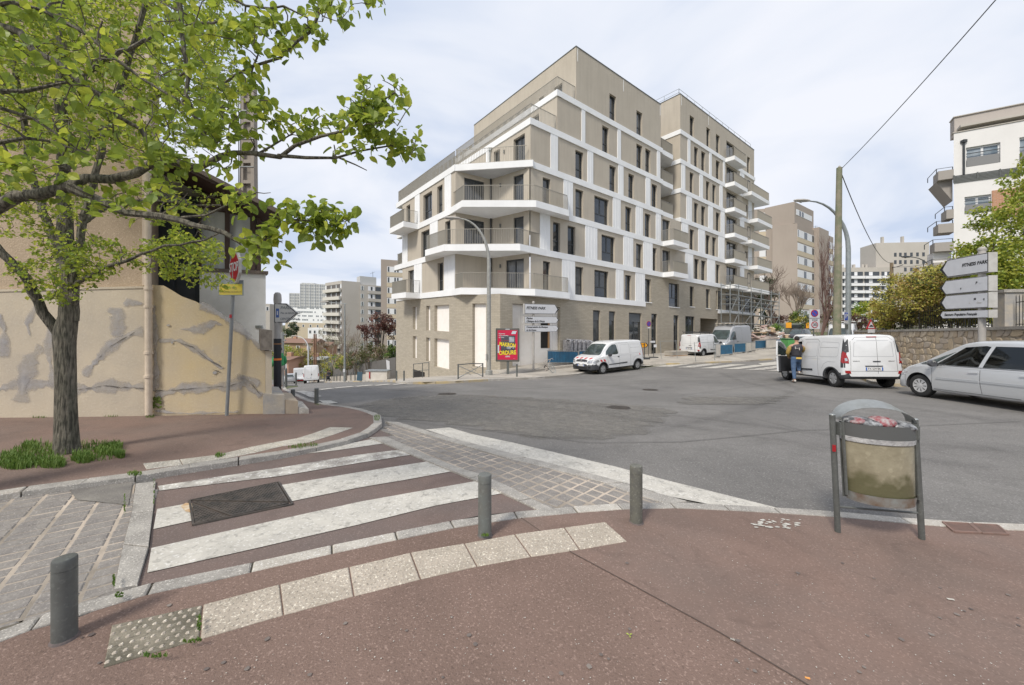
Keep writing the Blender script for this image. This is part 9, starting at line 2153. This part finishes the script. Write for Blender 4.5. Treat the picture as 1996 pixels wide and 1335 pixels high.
# ------------------------------------------------------------ people
skin_c = mat('skin',(.42,.25,.17),.6); jeans = mat('blue_jeans',(.055,.10,.19),.9,(.10,.16,.27),9,.8,bump=.4,coords='Object'); vest = mat('dark_padded_vest',(.035,.033,.042),.65); must = mat('mustard_sleeve',(.38,.26,.07),.85,(.30,.20,.05),12,.8)
shoe = mat('pale_trainer',(.55,.52,.48),.7); hair_m = mat('dark_hair',(.018,.014,.012),.8,bump=1,bscale=80); navy = mat('navy_clothes',(.02,.022,.035),.85); greenj = mat('green_jacket',(.03,.26,.09),.7)
def skin_mesh(name,joints,edges,m,parent,levels=2,root=0):
    """joints: {key: (x, y, z, rx[, ry])}"""
    keys = list(joints); me = bpy.data.meshes.new(name); me.from_pydata([joints[k][:3] for k in keys],[(keys.index(a),keys.index(b)) for a,b in edges],[])
    me.materials.append(m); o = link(bpy.data.objects.new(name,me),parent); md = o.modifiers.new('skin','SKIN'); md.use_smooth_shade = True
    if not me.skin_vertices: 
        bpy.context.view_layer.objects.active = o; o.select_set(True)
    sv = me.skin_vertices[0].data
    for i,k in enumerate(keys): j = joints[k]; sv[i].radius = (j[3],j[4] if len(j) > 4 else j[3]); sv[i].use_root = (i == root)
    s_ = o.modifiers.new('sub','SUBSURF'); s_.levels = levels; s_.render_levels = levels; return o
def person(label,pos,rz,pose,hgt=1.8,top_m=None,arm_m=None,leg_m=None,vest_m=None,detail=True):
    root = thing('person',label,'person',pos,rz); k = hgt / 1.8
    J = {n: tuple(v * k for v in p) for n,p in pose.items()}
    E = [('pelvis','waist'),('waist','chest'),('chest','upchest'),('upchest','neck'),('neck','headb'),('headb','head'),('head','crown')]
    for s in 'LR': E += [('upchest','sh' + s),('sh' + s,'el' + s),('el' + s,'wr' + s),('wr' + s,'palm' + s),('pelvis','hip' + s),('hip' + s,'kn' + s),('kn' + s,'an' + s),('an' + s,'toe' + s)]
    body = skin_mesh('body',J,E,skin_c,root)
    def grown(keys,extra,m,nm,ov=None):
        d = {q: (*J[q][:3],*[v + extra for v in J[q][3:]]) for q in keys}; 
        for q,v in (ov or {}).items(): d[q] = v
        ks = set(d); return skin_mesh(nm,d,[e for e in E if e[0] in ks and e[1] in ks],m,root)
    mixp = lambda a,b,t,r: tuple(J[a][i] * (1 - t) + J[b][i] * t for i in range(3)) + (r,)
    grown(['pelvis','hipL','knL','anL','hipR','knR','anR','waist'],.016,leg_m or jeans,'trousers',{'pelvis': (*J['pelvis'][:3],.165,.15),'waist': mixp('pelvis','waist',.9,.15),'anL': mixp('knL','anL',.93,.062),'anR': mixp('knR','anR',.93,.062)})
    grown(['pelvis','waist','chest','upchest','neck','shL','shR'],.055,vest_m or vest,'vest',{'pelvis': mixp('pelvis','waist',.15,.175),'neck': mixp('upchest','neck',.75,.085),'shL': mixp('upchest','shL',1.0,.105),'shR': mixp('upchest','shR',1.0,.105)})
    for s in 'LR':
        grown(['sh' + s,'el' + s,'wr' + s],.026,arm_m or must,'sleeve',{'sh' + s: mixp('upchest','sh' + s,.95,.098),'wr' + s: mixp('el' + s,'wr' + s,.92,.043)})
        a,t = Vector(J['an' + s][:3]),Vector(J['toe' + s][:3]); d = (t - a); d.z = 0; d = d.normalized() if d.length > .01 else Vector((0,1,0)); mb = MB(); c = a + d * .06 + Vector((0,0,-.045)); sd_ = Vector((-d.y,d.x,0)); rows = []
        for u_,w_,h0,h1 in ((-.14,.03,.0,.05),(-.10,.043,-.01,.09),(0,.048,-.01,.085),(.10,.05,-.01,.055),(.16,.035,-.008,.035)): rows.append([c + d * u_ + sd_ * w_ + Vector((0,0,h0)),c + d * u_ - sd_ * w_ + Vector((0,0,h0)),c + d * u_ - sd_ * w_ * .8 + Vector((0,0,h1)),c + d * u_ + sd_ * w_ * .8 + Vector((0,0,h1))])
        V = [p for r_ in rows for p in r_]; mb._add(V,[(i * 4 + j,i * 4 + (j + 1) % 4,(i + 1) * 4 + (j + 1) % 4,(i + 1) * 4 + j) for i in range(4) for j in range(4)] + [(3,2,1,0),(16,17,18,19)]); o = mb.build('shoe',shoe,root); q = o.modifiers.new('s','SUBSURF'); q.levels = 1; q.render_levels = 1
        # fingers
        w0,p0 = Vector(J['wr' + s][:3]),Vector(J['palm' + s][:3]); d = (p0 - w0).normalized(); sd_ = d.cross(Vector((0,0,1))); sd_ = sd_.normalized() if sd_.length > .1 else Vector((0,1,0)); hm = MB()
        for f_ in range(4): b = p0 + sd_ * (f_ - 1.5) * .018; ln = (.06,.07,.065,.05)[f_]; hm.tube([b - d * .02,b + d * ln * .5,b + d * ln * .85 + Vector((0,0,-.012)),b + d * ln + Vector((0,0,-.028))],[.009,.009,.008,.006],6)
        hm.tube([w0.lerp(p0,.4) - sd_ * .02,w0.lerp(p0,.8) - sd_ * .045,p0 - sd_ * .05 + d * .015],[.011,.010,.008],6); hm.build('fingers',skin_c,root)
    if detail:
        h = Vector(J['head'][:3]); mb = MB(); rows = []; bm = bmesh.new(); bmesh.ops.create_icosphere(bm,subdivisions=3,radius=1)
        for v in bm.verts:
            n = v.co.normalized(); r_ = (.088,.108,.118); v.co = Vector((n.x * r_[0],n.y * r_[1] - .008,n.z * r_[2] + .015)) * (1.0 if (n.z > -.35 and n.y < .45) or n.z > .55 else .82) + h
        me = bpy.data.meshes.new('hair'); bm.to_mesh(me); bm.free(); me.materials.append(hair_m); me.polygons.foreach_set('use_smooth',[True] * len(me.polygons)); link(bpy.data.objects.new('hair',me),root)
        for sx in (-1,1): e = MB(); e.lathe([(.001,-.012),(.022,-.008),(.026,.004),(.001,.012)],h + Vector((sx * .084,0,-.012)),axis='X',n=10); e.build('ear',skin_c,root)
        e = MB(); e.tube([h + Vector((0,.088,.015)),h + Vector((0,.118,-.02)),h + Vector((0,.09,-.03))],[.008,.014,.008],6); e.build('nose',skin_c,root)
        for sx in (-1,1): e = MB(); e.lathe([(.001,-.006),(.012,0),(.001,.008)],h + Vector((sx * .032,.092,.01)),axis='Y',n=8); e.build('eye',shoe,root)
        e = MB(); e.box(h + Vector((0,.094,-.055)),(.045,.012,.008)); e.build('mouth',sign_red,root)
    return root
man = {'pelvis': (0,0,.95,.125,.105),'waist': (0,.0,1.10,.12,.10),'chest': (.01,.02,1.27,.145,.11),'upchest': (.015,.03,1.42,.13,.10),'neck': (.02,.05,1.53,.055),'headb': (.025,.065,1.60,.065,.07),'head': (.03,.075,1.68,.082,.098),'crown': (.03,.075,1.745,.06,.07),
       'shL': (-.185,.03,1.42,.062),'elL': (-.27,.02,1.14,.046),'wrL': (-.20,.20,.98,.031),'palmL': (-.17,.27,.95,.036),'shR': (.20,.05,1.42,.062),'elR': (.27,.22,1.22,.046),'wrR': (.22,.44,1.20,.031),'palmR': (.20,.51,1.20,.036),
       'hipL': (-.085,0,.90,.095),'knL': (-.075,.03,.50,.062),'anL': (-.05,-.02,.10,.042),'toeL': (-.08,.13,.04,.035),'hipR': (.09,.0,.90,.095),'knR': (.13,.30,.70,.064),'anR': (.14,.22,.40,.042),'toeR': (.15,.36,.33,.035)}
pm = G(1552,746.5,0); pman = person('man in dark padded vest, mustard sleeves and jeans leaning into the open van',pm,-.45,man,hgt=1.88)
pq = MB()
for z in np.arange(1.02,1.46,.055): 
    n = 20; r0 = .158 if z < 1.2 else .178; pq.tube([(.005 + (r0 + .02) * math.cos(a),.012 + .172 * math.sin(a),z * 1.044) for a in np.linspace(0,2 * PI,n)],.004,4,caps=False)
pq.build('quilting',mat('vest_seam',(.012,.012,.015),.9),pman)
pq = MB(); pq.box((-.06,-.172,1.42),(.02,.008,.10)); pq.box((.07,-.172,1.38),(.02,.008,.10)); pq.box((.0,-.172,1.40),(.09,.006,.012)); pq.build('white_print',shoe,pman)
pq = MB(); pq.box((.06,-.13,1.01),(.18,.04,.07)); pq.build('shirt_hem',mat('yellow_hem',(.60,.40,.08),.8),pman)
walk = {**man,'knR': (.11,.14,.50,.062),'anR': (.12,.02,.10,.042),'toeR': (.13,.16,.04,.035),'knL': (-.08,.10,.50,.062),'anL': (-.08,-.16,.12,.042),'toeL': (-.08,.0,.05,.035),'elR': (.26,.0,1.15,.046),'wrR': (.25,.16,.96,.031),'palmR': (.25,.22,.91,.036)}
person('person in dark clothes walking on the far pavement right of the cargo van',ground_at(642.5,58,.1),2.6,walk,1.75,vest_m=navy,arm_m=navy,leg_m=navy)
person('second dark-clothed person beside the first near the end of the grey fence',ground_at(639.5,59.5,.1),2.4,walk,1.7,vest_m=navy,arm_m=navy,leg_m=navy)
person('person in a green jacket half hidden behind the black-wrapped sign post',ground_at(545.5,14.5,.07),1.2,walk,1.65,vest_m=greenj,arm_m=greenj,leg_m=mat('pale_trousers',(.4,.36,.32),.9))
